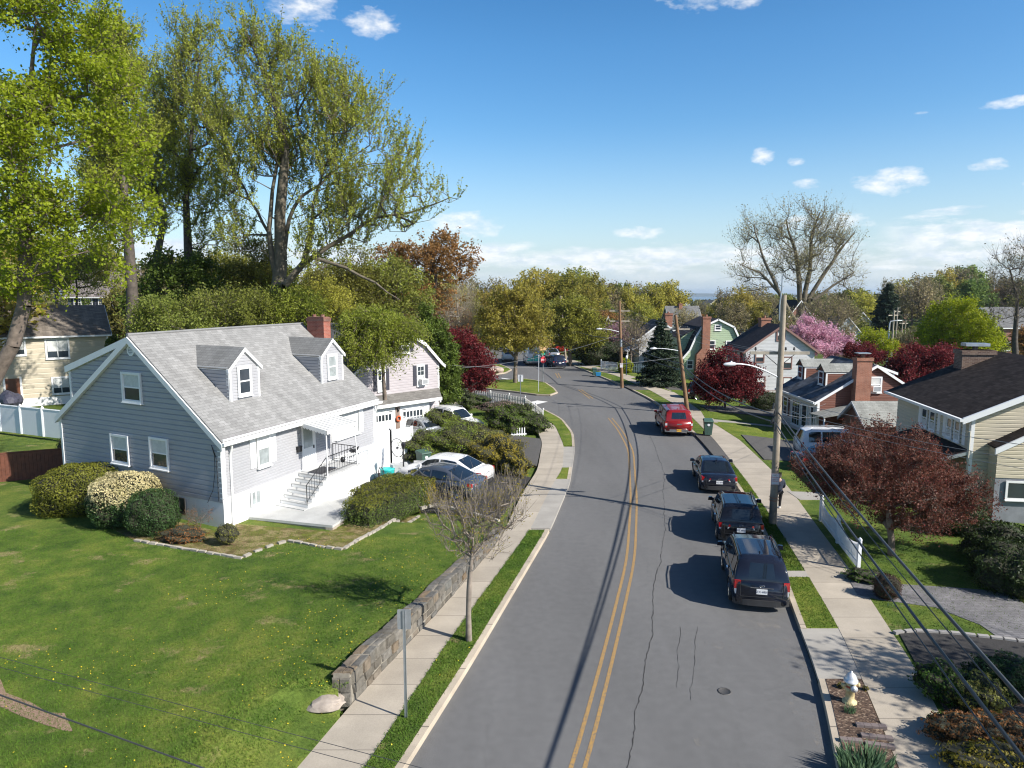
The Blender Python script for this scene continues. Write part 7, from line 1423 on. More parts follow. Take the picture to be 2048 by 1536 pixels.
# ================================================================== VEHICLES
def interp(pts, x):
	return float(np.interp(x, [p[0] for p in pts], [p[1] for p in pts]))
def vehicle(name, label, cat, loc, az, pm, L=4.6, Wd=1.8, H=1.68, kind='suv', wheel=.345, hood=.98, belt=1.02, gc=.2, rails=False, plate=None, lampm=None, wb=None, gl=GLASSC, group=None, z=0.0, roofm=None, bumper=None, tail='tall', extra=None):
	"""local frame: +y is forward, x to the right; rear at y = -L/2"""
	root = empty(name, (loc[0], loc[1], z), -R(az), label, cat, group)
	h = Wd / 2; r = -L / 2; f = L / 2; wb = wb or L * .58; yr, yf = r + (L - wb) * .47, r + (L - wb) * .47 + wb
	if kind == 'suv': top = [(r, belt - .02), (r + .3, belt), (f - 1.35, hood + .02), (f - .5, hood - .06), (f, hood - .26)]; gh_ = [(r + .04, belt), (r + .30, H - .10), (r + .62, H), (r + L * .48, H + .01), (f - L * .36, H - .07), (f - L * .225, hood + .0)]
	elif kind == 'sedan': top = [(r, belt - .05), (r + .25, belt + .03), (r + .75, belt), (f - 1.35, hood), (f - .5, hood - .07), (f, hood - .25)]; gh_ = [(r + .50, belt - .0), (r + 1.45, H - .04), (r + 1.9, H), (r + L * .55, H), (f - L * .35, H - .09), (f - L * .22, hood)]
	elif kind == 'van': top = [(r, belt), (f - 1.0, hood), (f - .4, hood - .1), (f, hood - .3)]; gh_ = [(r + .02, belt), (r + .10, H - .05), (r + .3, H), (f - 1.6, H), (f - 1.2, H - .12), (f - .65, hood + .02)]
	else: top = [(r, belt), (f - 1.5, hood + .03), (f - .4, hood - .02), (f, hood - .2)]; gh_ = [(r + .04, belt), (r + .26, H - .07), (r + .5, H), (r + 1.95, H - .01), (r + 2.1, H + .02), (f - 2.25, H + .02), (f - 1.95, H - .07), (f - 1.4, hood + .02)]
	def plan(y):
		t = max(0, (abs(y) - (h * 0 + L / 2 - .55)) / .55); return h * (1 - .17 * t ** 2.4)
	ys = sorted(set([round(v, 3) for v in list(np.linspace(r, f, 30)) + [r + .03, r + .08, r + .16, f - .03, f - .1, f - .2] + [c + k * (wheel + .055) for c in (yr, yf) for k in (-1, -.98, -.92, -.8, -.6, -.3, 0, .3, .6, .8, .92, .98, 1)]]))
	V = []; M_ = 9
	for y in ys:
		w = plan(y); zt = interp(top, y); zb = gc + .06
		if y < r + .2: zb = gc + .1 + .0
		for c in (yr, yf):
			if abs(y - c) < wheel + .056: zb = max(zb, wheel + math.sqrt(max(0, (wheel + .055) ** 2 - (y - c) ** 2)) * .98)
		def zz(v): return max(v, zb + .005)
		sec = [(0, max(gc, min(zb, .45) if zb > .4 else gc)), (w * .8, max(gc, zb - .01)), (w * .965, zb), (w * 1.0, zz(.52)), (w * .992, zz(.74)), (w * .955, zz(zt - .07)), (w * .90, zt - .015), (w * .5, zt + .015), (0, zt + .02)]
		V.append(sec)
	mb = MB(); vs = []; nS = 2 * M_ - 2
	for y, sec in zip(ys, V):
		ring = [(x, y, z_) for x, z_ in sec] + [(-x, y, z_) for x, z_ in sec[-2:0:-1]]; vs += ring
	fs = [(i * nS + k, i * nS + (k + 1) % nS, (i + 1) * nS + (k + 1) % nS, (i + 1) * nS + k) for i in range(len(ys) - 1) for k in range(nS)]
	fs += [tuple(range(nS))[::-1], tuple((len(ys) - 1) * nS + k for k in range(nS))]
	mb.add(vs, fs, True); body = mb.build('body', pm, root)
	wbelt, wroof = h * .915, h * {'van': .84, 'pickup': .80, 'suv': .73}.get(kind, .70); y0, y1 = gh_[0][0], gh_[-1][0]; zbase = min(belt, hood) - .04
	def halfw(y, z_):
		t = (z_ - belt) / max(.01, H - belt); k = 1.0
		if y > f - L * .36: k = 1 - .05 * (y - (f - L * .36))
		return lerp(wbelt, wroof, max(0, min(1, t)) ** 1.15) * k
	yy = sorted(set([round(v, 3) for v in list(np.linspace(y0, y1, 26)) + [g[0] for g in gh_]])); vs = []; N2 = 12
	for y in yy:
		zr = interp(gh_, y); pts = []
		for t in (0, .35, .7, .93): z_ = lerp(zbase, zr - .02, t); pts.append((halfw(y, z_), z_))
		w = halfw(y, zr) ; pts += [(w * .93, zr), (w * .5, zr + .02), (0, zr + .028)]
		vs += [(x, y, z_) for x, z_ in pts] + [(-x, y, z_) for x, z_ in pts[-2::-1]]
	n2 = 13; fs = [(i * n2 + k, i * n2 + k + 1, (i + 1) * n2 + k + 1, (i + 1) * n2 + k) for i in range(len(yy) - 1) for k in range(n2 - 1)] + [tuple(range(n2))[::-1], tuple((len(yy) - 1) * n2 + k for k in range(n2))]
	mb = MB(); mb.add(vs, fs, True); mb.build('cabin', roofm or pm, root)
	edges = [(y0 + (.34 if kind == 'suv' else .62 if kind == 'sedan' else .3), .0), (f - L * .255, 0)]
	segs = {'suv': [(.02, .24), (.27, .60), (.63, .98)], 'sedan': [(.10, .48), (.52, .97)], 'van': [(.70, .97)], 'pickup': [(.03, .38), (.46, .66), (.69, .97)]}[kind]
	a, b = edges[0][0], edges[1][0]
	for s in (-1, 1):
		for (t0, t1) in segs:
			A, B = lerp(a, b, t0), lerp(a, b, t1); n = 8; P = []; Q = []
			for i in range(n + 1):
				y = lerp(A, B, i / n); zt = interp(gh_, y) - .085; zb_ = belt + .035
				if zt < zb_ + .02: continue
				P.append((s * (halfw(y, zb_) + .012), y, zb_)); Q.append((s * (halfw(y, zt) + .014), y, zt))
			if len(P) > 1:
				mb = MB(); k = len(P); vs = []
				for t in (0, .5, 1):
					for p, q in zip(P, Q): z_ = lerp(p[2], q[2], t); vs.append((s * (halfw(p[1], z_) + .014), p[1], z_))
				fs = [(j * k + i, j * k + i + 1, (j + 1) * k + i + 1, (j + 1) * k + i) for j in (0, 1) for i in range(k - 1)]
				if s < 0: fs = [q[::-1] for q in fs]
				mb.add(vs, fs, True); mb.build('side_window', gl, root)
	def across(nm, ya, za, yb, zb_, fa, fb, sgn):
		A, B = Vector((0, ya, za)), Vector((0, yb, zb_)); d = (B - A).normalized(); n = Vector((0, -d.z, d.y)) if sgn < 0 else Vector((0, -d.z, d.y)) * -1
		if (n.y > 0) != (sgn > 0): n = -n
		mb = MB(); vs = []; K = 8
		for j in range(4):
			p = A.lerp(B, j / 3)
			for i in range(K + 1):
				t = -1 + 2 * i / K; w = halfw(p.y, p.z) * lerp(fa, fb, j / 3); zr = interp(gh_, p.y)
				vs.append(Vector((t * w, p.y - sgn * .03 * t * t, p.z)) + n * .018)
		fs = [(j * (K + 1) + i, j * (K + 1) + i + 1, (j + 1) * (K + 1) + i + 1, (j + 1) * (K + 1) + i) for j in range(3) for i in range(K)]
		if sgn > 0: fs = [q[::-1] for q in fs]
		mb.add(vs, fs, True); return mb.build(nm, gl, root)
	def onroof(y): return interp(gh_, y)
	yz = lambda z_: gh_[0][0] + (gh_[1][0] - gh_[0][0]) * (z_ - gh_[0][1]) / (gh_[1][1] - gh_[0][1])
	if kind == 'suv': rw = across('rear_window', yz(belt + .07), belt + .07, yz(H - .12), H - .12, .88, .88, -1)
	elif kind == 'sedan': rw = across('rear_window', y0 + .09, onroof(y0 + .09) + .012, r + 1.36, onroof(r + 1.36) + .012, .86, .84, -1)
	elif kind == 'van': rw = across('rear_window', yz(lerp(belt, H, .38)), lerp(belt, H, .38), yz(lerp(belt, H, .86)), lerp(belt, H, .86), .84, .80, -1)
	else: rw = across('rear_window', yz(belt + .12), belt + .12, yz(H - .13), H - .13, .88, .86, -1)
	wi = (f - L * .235, f - L * .352) if kind in ('suv', 'sedan') else ((f - .72, f - 1.18) if kind == 'van' else (f - 1.46, f - 1.93)); across('windscreen', wi[0], onroof(wi[0]) + .012, wi[1], onroof(wi[1]) + .005, .9, .86, 1)
	RIM = CHROME
	for s in (-1, 1):
		for c in (yr, yf):
			cx = s * (h - .115); mb = MB(); n = 24
			def disc(prof, m=n):
				vs = []
				for (rr, xo) in prof:
					for k in range(m): a_ = 2 * math.pi * k / m; vs.append((cx + s * xo, c + rr * math.cos(a_), wheel + rr * math.sin(a_)))
				fs = [(i * m + k, i * m + (k + 1) % m, (i + 1) * m + (k + 1) % m, (i + 1) * m + k) for i in range(len(prof) - 1) for k in range(m)]; return vs, fs
			vs, fs = disc([(.02, -.11), (wheel * .9, -.11), (wheel, -.08), (wheel, .07), (wheel * .93, .105), (wheel * .66, .105), (wheel * .64, .06)]); mb.add(vs, fs, True); w = mb.build('wheel', RUBBER, root)
			mb = MB(); vs, fs = disc([(wheel * .66, .10), (wheel * .60, .085), (wheel * .60, .05), (.01, .05)]); mb.add(vs, fs, False)
			for k in range(5): a_ = 2 * math.pi * k / 5 + .3; d = (math.cos(a_), math.sin(a_)); e = (-d[1], d[0]); q = []
			for k in range(5):
				a_ = 2 * math.pi * k / 5 + .3; d = (math.cos(a_), math.sin(a_)); e = (-d[1], d[0]); q = [(rr * d[0] + ww * e[0], rr * d[1] + ww * e[1]) for rr, ww in ((.03, -.03), (wheel * .62, -.02), (wheel * .62, .02), (.03, .03))]
				lo = [(cx + s * .052, c + a, wheel + b) for a, b in q]; hi = [(cx + s * .095, c + a, wheel + b) for a, b in q]; mb.hexa(lo + hi)
			mb.build('rim', RIM, w)
	RED = LAMP_RED; e = lambda y: plan(y)
	for s in (-1, 1):
		if tail == 'tall':
			mb = MB(); x1, x0 = h * .90, h * .70; mb.hexa([(s * x0, r + .01, belt - .26), (s * x1, r + .02, belt - .26), (s * (x1 + .02), r + .17, belt - .24), (s * x0, r + .1, belt - .24), (s * x0, r - .008, belt + .0), (s * (x1 + .0), r + .02, belt + .0), (s * (x1 + .02), r + .16, belt + .02), (s * x0, r + .12, belt + .0)]); t = mb.build('tail_lamp', RED, root)
			mb = MB(); mb.hexa([(s * x0, r + .01, belt - .42), (s * (x1 - .02), r + .02, belt - .42), (s * x1, r + .12, belt - .4), (s * x0, r + .1, belt - .4), (s * x0, r + .0, belt - .265), (s * x1, r + .015, belt - .265), (s * (x1 + .01), r + .15, belt - .25), (s * x0, r + .1, belt - .25)]); mb.build('clear_lens', LAMP_CLEAR, t)
		elif tail == 'wide':
			mb = MB(); x1, x0 = h * .93, h * .46; mb.hexa([(s * x0, r - .006, belt - .19), (s * x1, r + .03, belt - .24), (s * (x1 + .03), r + .22, belt - .18), (s * x0, r + .1, belt - .16), (s * x0, r - .004, belt - .12), (s * (x1), r + .03, belt - .05), (s * (x1 + .02), r + .24, belt - .04), (s * x0, r + .1, belt - .08)]); t = mb.build('tail_lamp', RED, root)
			mb = MB(); mb.hexa([(s * (x0 + .06), r - .004, belt - .26), (s * x1, r + .03, belt - .3), (s * x1, r + .1, belt - .3), (s * x0, r + .1, belt - .26), (s * (x0 + .02), r - .005, belt - .195), (s * x1, r + .028, belt - .245), (s * x1, r + .1, belt - .24), (s * x0, r + .1, belt - .2)]); mb.build('clear_lens', LAMP_CLEAR, t)
		else:
			mb = MB(); x1, x0 = h * .93, h * .80; mb.hexa([(s * x0, r - .012, belt - .42), (s * x1, r + .0, belt - .42), (s * x1, r + .1, belt - .42), (s * x0, r + .1, belt - .42), (s * x0, r - .012, belt - .05), (s * x1, r + .0, belt - .05), (s * x1, r + .1, belt - .05), (s * x0, r + .1, belt - .05)]); t = mb.build('tail_lamp', RED, root)
			mb = MB(); mb.hexa([(s * x0, r - .015, belt - .3), (s * x1, r - .004, belt - .3), (s * x1, r + .05, belt - .3), (s * x0, r + .05, belt - .3), (s * x0, r - .015, belt - .15), (s * x1, r - .004, belt - .15), (s * x1, r + .05, belt - .15), (s * x0, r + .05, belt - .15)]); mb.build('clear_lens', LAMP_CLEAR, t)
		mb = MB(); mb.hexa([(s * h * .6, f - .04, hood - .42), (s * h * .86, f - .16, hood - .42), (s * h * .88, f - .3, hood - .4), (s * h * .6, f - .2, hood - .4), (s * h * .55, f - .05, hood - .28), (s * h * .85, f - .18, hood - .26), (s * h * .86, f - .45, hood - .16), (s * h * .62, f - .3, hood - .18)]); mb.build('headlamp', LAMP_CLEAR, root)
		ym = f - L * .30; mb = MB(); mb.tube([(s * h * .93, ym, belt + .04), (s * (h + .03), ym + .02, belt + .06), (s * (h + .14), ym + .02, belt + .07)], [.025, .06, .075], 8); mb.hexa([(s * (h + .02), ym - .04, belt + .0), (s * (h + .2), ym - .06, belt + .01), (s * (h + .19), ym + .06, belt + .01), (s * (h + .02), ym + .08, belt + .0), (s * (h + .03), ym - .04, belt + .15), (s * (h + .18), ym - .06, belt + .14), (s * (h + .17), ym + .05, belt + .14), (s * (h + .03), ym + .06, belt + .15)]); mb.build('wing_mirror', pm, root)
		for t in ((.36, .66) if kind != 'pickup' else (.62,)): y = lerp(r, f, t) - .25; mb = MB(); mb.hexa([(s * (h * .985), y, belt - .14), (s * (h + .03), y, belt - .14), (s * (h + .03), y + .2, belt - .14), (s * (h * .985), y + .2, belt - .14), (s * (h * .985), y, belt - .11), (s * (h + .03), y, belt - .11), (s * (h + .03), y + .2, belt - .11), (s * (h * .985), y + .2, belt - .11)]); mb.build('door_handle', CHROME, root)
		if rails: mb = MB(); mb.tube([(s * h * .66, y0 + .5, H + .0), (s * h * .68, y0 + .6, H + .06), (s * h * .69, lerp(y0, y1, .5), H + .075), (s * h * .68, f - L * .40, H + .03), (s * h * .66, f - L * .38, H - .04)], .02, 6); mb.build('roof_rail', rails, root)
	bm_ = bumper or DKPL; mb = MB(); P = []
	for i in range(13):
		t = -1 + i / 6; x = t * h * .93; y = r - .035 + .16 * abs(t) ** 4; P.append((x, y))
	for i in range(12):
		(xa, ya), (xb, yb) = P[i], P[i + 1]; mb.hexa([(xa, ya, gc + .02), (xb, yb, gc + .02), (xb, yb + .14, gc + .02), (xa, ya + .14, gc + .02), (xa, ya - .0, gc + .2), (xb, yb - .0, gc + .2), (xb, yb + .14, gc + .22), (xa, ya + .14, gc + .22)])
	mb.build('rear_bumper', bm_, root)
	mb = MB()
	for i in range(12):
		(xa, ya), (xb, yb) = P[i], P[i + 1]; mb.hexa([(xa, -ya - .1, gc), (xb, -yb - .1, gc), (xb, -yb, gc), (xa, -ya, gc), (xa, -ya - .1, gc + .16), (xb, -yb - .1, gc + .16), (xb, -yb, gc + .16), (xa, -ya, gc + .16)])
	mb.build('front_bumper', DKPL, root)
	pz = belt - (.30 if kind != 'pickup' else .62); py_ = r - .012 if kind != 'pickup' else r - .09
	if plate:
		txt, pc, tcl = plate; mb = MB(); mb.box(-.155, .155, py_ - .012, py_, pz - .08, pz + .08); p = mb.build('number_plate', pc, root)
		text_mesh('plate_text', txt, .095, (0, py_ - .0135, pz - .035), (R(90), 0, 0), tcl, p, .001)
	if kind in ('suv', 'sedan'):
		mb = MB(); mb.box(-.33, .33, r - .016, r, pz + .105, pz + .125); mb.build('chrome_strip', CHROME, root)
		mb = MB(); bd = [(.07 * math.cos(a), r - .018, pz + .17 + .035 * math.sin(a)) for a in [i * .5236 for i in range(12)]]; mb.tube(bd + [bd[0]], .006, 4); mb.box(-.03, .03, r - .02, r - .01, pz + .16, pz + .18); mb.build('badge', CHROME, root)
	if kind == 'suv': mb = MB(); mb.tube([(-.02, y0 + .03, belt + .06), (.36, y0 + .055, belt + .10)], .01, 4); mb.build('rear_wiper', DKPL, root)
	mb = MB(); mb.tube([(h * .45, r + .25, gc + .03), (h * .45, r - .02, gc + .02)], .035, 8); mb.build('exhaust', CHROME, root)
	if kind != 'van': mb = MB(); mb.hexa([(-.03, y0 + .75, H), (.03, y0 + .75, H), (.015, y0 + .93, H), (-.015, y0 + .93, H), (-.008, y0 + .74, H + .09), (.008, y0 + .74, H + .09), (.006, y0 + .8, H + .07), (-.006, y0 + .8, H + .07)]); mb.build('antenna', pm, root)
	mb = MB()
	for s in (-1, 1):
		for t in ((.30, .53, .73) if kind != 'pickup' else (.50, .66, .80)):
			y = lerp(r, f, t); mb.hexa([(s * (h - .02), y - .006, gc + .14), (s * (h + .004), y - .006, gc + .14), (s * (h + .004), y + .006, gc + .14), (s * (h - .02), y + .006, gc + .14), (s * (h * .95), y - .006, belt - .03), (s * (h * .985), y - .006, belt - .03), (s * (h * .985), y + .006, belt - .03), (s * (h * .95), y + .006, belt - .03)])
		mb.box(s * h * .70 - .006, s * h * .70 + .006, r - .006, r + .02, gc + .3, belt - .05)
	mb.box(-h * .70, h * .70, r - .006, r + .02, gc + .29, gc + .305); mb.build('panel_gaps', DKPL, root)
	mb = MB()
	for c in (yr, yf): mb.box(-h * .82, h * .82, c - wheel * .9, c + wheel * .9, gc + .02, wheel * 1.9)
	mb.build('wheel_well', RUBBER, root)
	return root
LAMP_RED = plain('red_lens', (.42, .012, .012), .12, var=.1, spec=.8, coat=.6); LAMP_CLEAR = plain('clear_lens', (.55, .56, .58), .12, var=.1, spec=.8, coat=.6); DKPL = plain('dark_plastic', (.03, .03, .032), .55, var=.2)
PLW = plain('plate_white', (.70, .71, .72), .5, var=.03); PLY = plain('plate_yellow', (.68, .38, .03), .5, var=.03); NAVY = plain('plate_navy_text', (.02, .03, .09), .6)
def text_mesh(name, txt, size, loc, rot, m, parent, ext=.002, align='CENTER', sx=1.0):
	cu = bpy.data.curves.new(name, 'FONT'); cu.body = txt; cu.size = size; cu.align_x = align; cu.extrude = ext; cu.space_line = .95
	o = bpy.data.objects.new(name + '_tmp', cu); COL.objects.link(o); dg = bpy.context.evaluated_depsgraph_get(); me = bpy.data.meshes.new_from_object(o.evaluated_get(dg)); me.name = name
	bpy.data.objects.remove(o); me.materials.clear(); me.materials.append(m); n = bpy.data.objects.new(name, me); COL.objects.link(n); n.parent = parent; n.location = loc; n.rotation_euler = rot; n.scale = (sx, 1, 1); return n
BLK1 = paint('black_car_paint', (.010, .011, .015), .06); BLK2 = paint('blue_black_car_paint', (.012, .015, .026), .06); NVY = paint('navy_car_paint', (.014, .022, .05), .15); REDP = paint('red_car_paint', (.22, .012, .012), .2)
WHTP = paint('white_car_paint', (.72, .72, .72), .25); SLV = paint('silver_car_paint', (.42, .44, .46), .25, .5); GRYP = paint('dark_grey_blue_car_paint', (.075, .09, .12), .2, .3); REDC = paint('bright_red_car_paint', (.50, .02, .02), .2); BLUP = paint('blue_car_paint', (.02, .09, .30), .2); TEALP = plain('teal_livery', (.05, .42, .36), .4)
def fwd(p, az, d): a = R(az); return (p[0] + math.sin(a) * d, p[1] + math.cos(a) * d)
def cars():
	vehicle('parked_car', 'black estate like utility car parked nearest at the right kerb with roof rails', 'car', fwd((7.62, 21.1), 11.5, 1.2), 11.5, BLK2, 4.25, 1.74, 1.56, 'suv', hood=.95, belt=.97, rails=BLK1, plate=('JZX·4801', PLW, NAVY), group='cars parked along the right kerb')
	vehicle('parked_car', 'black compact crossover parked second along the right kerb with wraparound red lamps', 'car', fwd((8.78, 26.6), 12, 1.15), 12, BLK1, 4.0, 1.72, 1.48, 'suv', belt=.95, hood=.93, rails=BLK2, plate=('JGE 4821', PLW, NAVY), tail='wide', group='cars parked along the right kerb')
	vehicle('parked_car', 'black sedan parked third along the right kerb beside the asphalt apron', 'car', fwd((9.95, 33.7), 8, 1.2), 8, BLK2, 4.3, 1.74, 1.33, 'sedan', hood=.84, belt=.89, plate=('T62 8MR', PLW, NAVY), tail='wide', group='cars parked along the right kerb')
	v = vehicle('pickup_truck', 'red pickup truck with matching bed cap parked beside the leaning pole', 'pickup truck', fwd((11.1, 47.3), 3.5, 1.5), 3.5, REDP, 5.1, 1.93, 1.74, 'pickup', wheel=.38, hood=1.1, belt=1.08, gc=.32, plate=('72841·GC', PLY, NAVY), tail='truck', bumper=CHROME, group='cars parked along the right kerb')
	mb = MB(); mb.box(-.16, .16, -2.725, -2.70, .84, .93); mb.build('badge', CHROME, v); mb = MB(); mb.tube([(-.86, -.3, .42), (-.93, -.2, .40), (-.93, 1.2, .40), (-.86, 1.3, .42)], .035, 6); mb.build('side_step', CHROME, v)
	vehicle('parked_car', 'dark navy hatchback parked by the street tree at the bend', 'car', fwd(G(1116, 736), -12, 1.2), -12, NVY, 4.3, 1.8, 1.6, 'suv', plate=('HKD 2290', PLW, NAVY), tail='wide', group='cars at the far bend')
	c = G(1064, 730); v = vehicle('delivery_van', 'white van with teal livery on its rear doors driving away at the bend', 'van', (c[0], c[1] + 1.5), -4, WHTP, 5.2, 2.0, 2.25, 'van', wheel=.36, hood=1.1, belt=1.2, gc=.25, tail='truck')
	mb = MB(); mb.add([(-.85, -2.612, .62), (.88, -2.612, .62), (.88, -2.612, .95), (.2, -2.612, 1.22), (-.85, -2.612, .95)], [(0, 1, 2, 3, 4)]); mb.add([(.1, -2.615, 1.0), (.8, -2.615, .85), (.55, -2.615, 1.32), (.05, -2.615, 1.38)], [(0, 1, 2, 3)]); mb.build('teal_livery', TEALP, v)
	mb = MB(); mb.box(-.03, .03, -2.64, -2.58, .6, 2.1); mb.build('door_seam', WHTP, v)
	c = G(1018, 724); vehicle('parked_car', 'white utility car with dark lower bumper driving away left of the van', 'car', (c[0], c[1] + 2), 4, WHTP, 4.6, 1.85, 1.75, 'suv', tail='tall', group='cars at the far bend')
	c = G(1085, 722); vehicle('parked_car', 'silver grey car parked beyond the white van', 'car', (c[0] + 1.5, c[1] + 4), -8, SLV, 4.4, 1.8, 1.5, 'sedan', hood=.9, belt=.95, group='cars at the far bend')
	p = D(1131, 717, 112); vehicle('parked_car', 'bright red hatchback parked side on in front of the tan house', 'car', (p.x, 112), 97, REDC, 4.4, 1.8, 1.6, 'suv', z=.1, tail='wide', group='cars at the far bend')
	p = D(1172, 718, 108); vehicle('parked_car', 'blue and white car parked beside the dark shrubs behind the street tree', 'car', (p.x, 108), 120, BLUP, 4.2, 1.8, 1.55, 'suv', z=.1, roofm=WHTP, group='cars at the far bend')
	c = G(1421, 802, -.05); vehicle('parked_car', 'black utility car parked side on in the drive under the wine red maple', 'car', (c[0] + .3, c[1] + .8), 98, BLK1, 4.3, 1.75, 1.6, 'suv', z=hR(c[0], c[1]) + .015, rails=BLK2)
	vehicle('parked_car', 'white utility car in the drive half hidden by the copper tree', 'car', (19.2, 41.2), 96, WHTP, 4.6, 1.82, 1.72, 'suv', z=hR(19.2, 41.2) + .02, rails=SLV)
	vehicle('parked_car', 'black car with red tail lamp in the drive left edge of the copper tree', 'car', (17.5, 37.4), 88, BLK2, 4.5, 1.8, 1.45, 'sedan', hood=.9, belt=.95, z=hR(17.5, 37.4) + .02, tail='wide')
	vehicle('parked_car', 'second white car in the drive deeper behind the copper tree', 'car', (20.6, 38.6), 95, WHTP, 4.6, 1.82, 1.6, 'suv', z=hR(20.6, 38.6) + .02)
	vehicle('parked_car', 'white sedan with dark rear window parked in the left drive', 'car', (-3.35, 35.3), -67, WHTP, 4.7, 1.8, 1.42, 'sedan', hood=.88, belt=.94, z=-.08, tail='wide')
	vehicle('parked_car', 'dark blue grey sedan parked nearest the golden hedge in the left drive', 'car', (-3.5, 33.25), -66, GRYP, 4.4, 1.76, 1.4, 'sedan', hood=.88, belt=.94, z=-.08, tail='wide')
	vehicle('parked_car', 'white wagon with roof rails parked nose out at the lilac house garage', 'car', (-4.2, 48.3), 128, WHTP, 4.7, 1.82, 1.66, 'suv', z=.03, rails=SLV)
	vehicle('parked_car', 'silver car parked between the white fence and the white wagon', 'car', (-5.9, 45.6), 128, SLV, 4.4, 1.76, 1.42, 'sedan', hood=.88, belt=.94, z=.03)
	p = D(1797, 706, 172); v = vehicle('blue_van', 'blue van on the far street beside the distant poles', 'van', (p.x, 172), 150, BLUP, 5.2, 2.0, 2.2, 'van', z=gh(p.x, 172) + .3, wheel=.38, hood=1.2, belt=1.25)
cars()
# ================================================================== STREET FURNITURE AND SMALL THINGS
POLE = plain('weathered_pole_wood', (.30, .25, .19), .85, var=.22, sc=2.5, bump=.4); POLEB = plain('brown_pole_wood', (.20, .115, .06), .85, var=.25, sc=2.5, bump=.4); ARMW = plain('crossarm_wood', (.34, .30, .24), .85, var=.2, sc=3)
LAMPG = plain('lamp_arm_grey', (.60, .62, .65), .4, .3, var=.06); WIRE = plain('cable_black', (.03, .032, .036), .5, var=.1, spec=.6); WIREL = plain('cable_grey', (.22, .23, .24), .45, var=.1)
SIGNW = plain('sign_white', (.72, .72, .74), .45, var=.03); SIGNR = plain('sign_red_text', (.5, .03, .04), .5); SIGNB = plain('sign_dark_text', (.05, .05, .07), .5)
def cyl(mb, a, b, r, n=8): mb.tube([a, b], r, n)
def pole(label, base, top, r0, r1, m, arms, lamp=None, sign=None, gz=0.1, cap=True, extra=None, name='utility_pole', group='utility poles along the right kerb'):
	root = empty(name, (base[0], base[1], gz), 0, label, 'utility pole', group); T = Vector(top) - Vector((base[0], base[1], gz))
	mb = MB(); n = 10; P = [T * (i / n) for i in range(n + 1)]; mb.tube(P, [lerp(r0, r1, i / n) for i in range(n + 1)], 14); mb.build('pole', m, root)
	at = lambda z: T * (z / T.z)
	for (z, az, ln, ins) in arms:
		d = Vector((math.sin(R(az)), math.cos(R(az)), 0)); c = at(z); mb = MB(); e = Vector((-d.y, d.x, 0)) * (r1 + .05)
		a, b = c - d * ln / 2 + e, c + d * ln / 2 + e; mb.obox((a + b) / 2, ln, .10, .12, math.atan2(d.y, d.x)); arm = mb.build('crossarm', ARMW, root)
		for t in ins:
			q = a.lerp(b, t) + Vector((0, 0, .06)); mb = MB(); mb.lathe(q, [(.012, 0), (.012, .06), (.045, .06), (.05, .09), (.035, .1), (.045, .13), (.03, .17), (0, .18)], 8); mb.build('insulator', DKPL, arm)
		mb = MB();
		for t in (.22, .78): mb.tube([a.lerp(b, t), at(z - .55) + e * .9], .014, 4)
		mb.build('brace', BLACKM, arm)
	if lamp:
		(z, az, ln, rise) = lamp; d = Vector((math.sin(R(az)), math.cos(R(az)), 0)); c = at(z); mb = MB(); P = []
		for i in range(11): t = i / 10; P.append(c + d * ln * t + Vector((0, 0, rise * math.sin(t * math.pi / 2))))
		mb.tube(P, [.035 - .008 * i / 10 for i in range(11)], 7); arm = mb.build('lamp_arm', LAMPG, root)
		q = P[-1]; mb = MB(); mb.tube([q, q + d * .08, q + d * .3, q + d * .48, q + d * .55], [.04, .075, .085, .06, .02], 8); mb.lathe(q + d * .22 + Vector((0, 0, .06)), [(.04, 0), (.04, .06), (0, .07)], 8); mb.build('lamp_head', LAMPG, arm)
	if sign:
		z, w, h_, az, txt = sign; d = Vector((math.sin(R(az)), math.cos(R(az)), 0)); c = at(z) + d * (lerp(r0, r1, z / T.z) + .02); rz = -R(az) + math.pi; s = empty('sign', tuple(c), rz); s.parent = root
		mb = MB(); mb.box(-w / 2, w / 2, -.006, .0, -h_ / 2, h_ / 2); mb2 = mb.build('sign_plate', SIGNW, s)
		bpy.data.objects.remove(s); mb2.parent = root; mb2.location = c; mb2.rotation_euler = (0, 0, rz); mb2.name = 'parking_sign'
		for (tx, sz, dz, mm) in txt: text_mesh('sign_text', tx, sz, (0, -.0085, dz), (R(90), 0, 0), mm, mb2, .001)
		mb = MB(); t_ = .008; mb.box(-w / 2 + .01, w / 2 - .01, -.0075, -.006, h_ / 2 - .018, h_ / 2 - .01); mb.box(-w / 2 + .01, w / 2 - .01, -.0075, -.006, -h_ / 2 + .01, -h_ / 2 + .018); mb.box(-w / 2 + .01, -w / 2 + .018, -.0075, -.006, -h_ / 2 + .018, h_ / 2 - .018); mb.box(w / 2 - .018, w / 2 - .01, -.0075, -.006, -h_ / 2 + .018, h_ / 2 - .018); mb.build('sign_border', SIGNR, mb2)
	return root, at
NP = [('NO', .09, .13, SIGNB), ('PARKING', .068, .045, SIGNR), ('HERE TO', .062, -.03, SIGNR), ('CORNER', .062, -.105, SIGNR)]
b1 = G(1545, 1047, .12); t1 = D(1568, 590, b1[1] + .15)
P1, at1 = pole('nearest weathered utility pole with crossarm, street lamp and parking sign beside the walking person', b1, t1, .155, .105, POLE, [(7.0, 92, 2.35, (.09, .6, .74, ))], (6.0, 256, 1.98, .62), (1.92, .32, .47, 194, NP))
mb = MB()
for z, c in ((.98, .0), (1.06, 0)): pass
for z in (1.0, 1.12): mb.lathe(at1(z), [(.186, 0), (.186, .03)], 14)
mb.build('orange_band', plain('faded_orange_band', (.40, .16, .08), .7), P1)
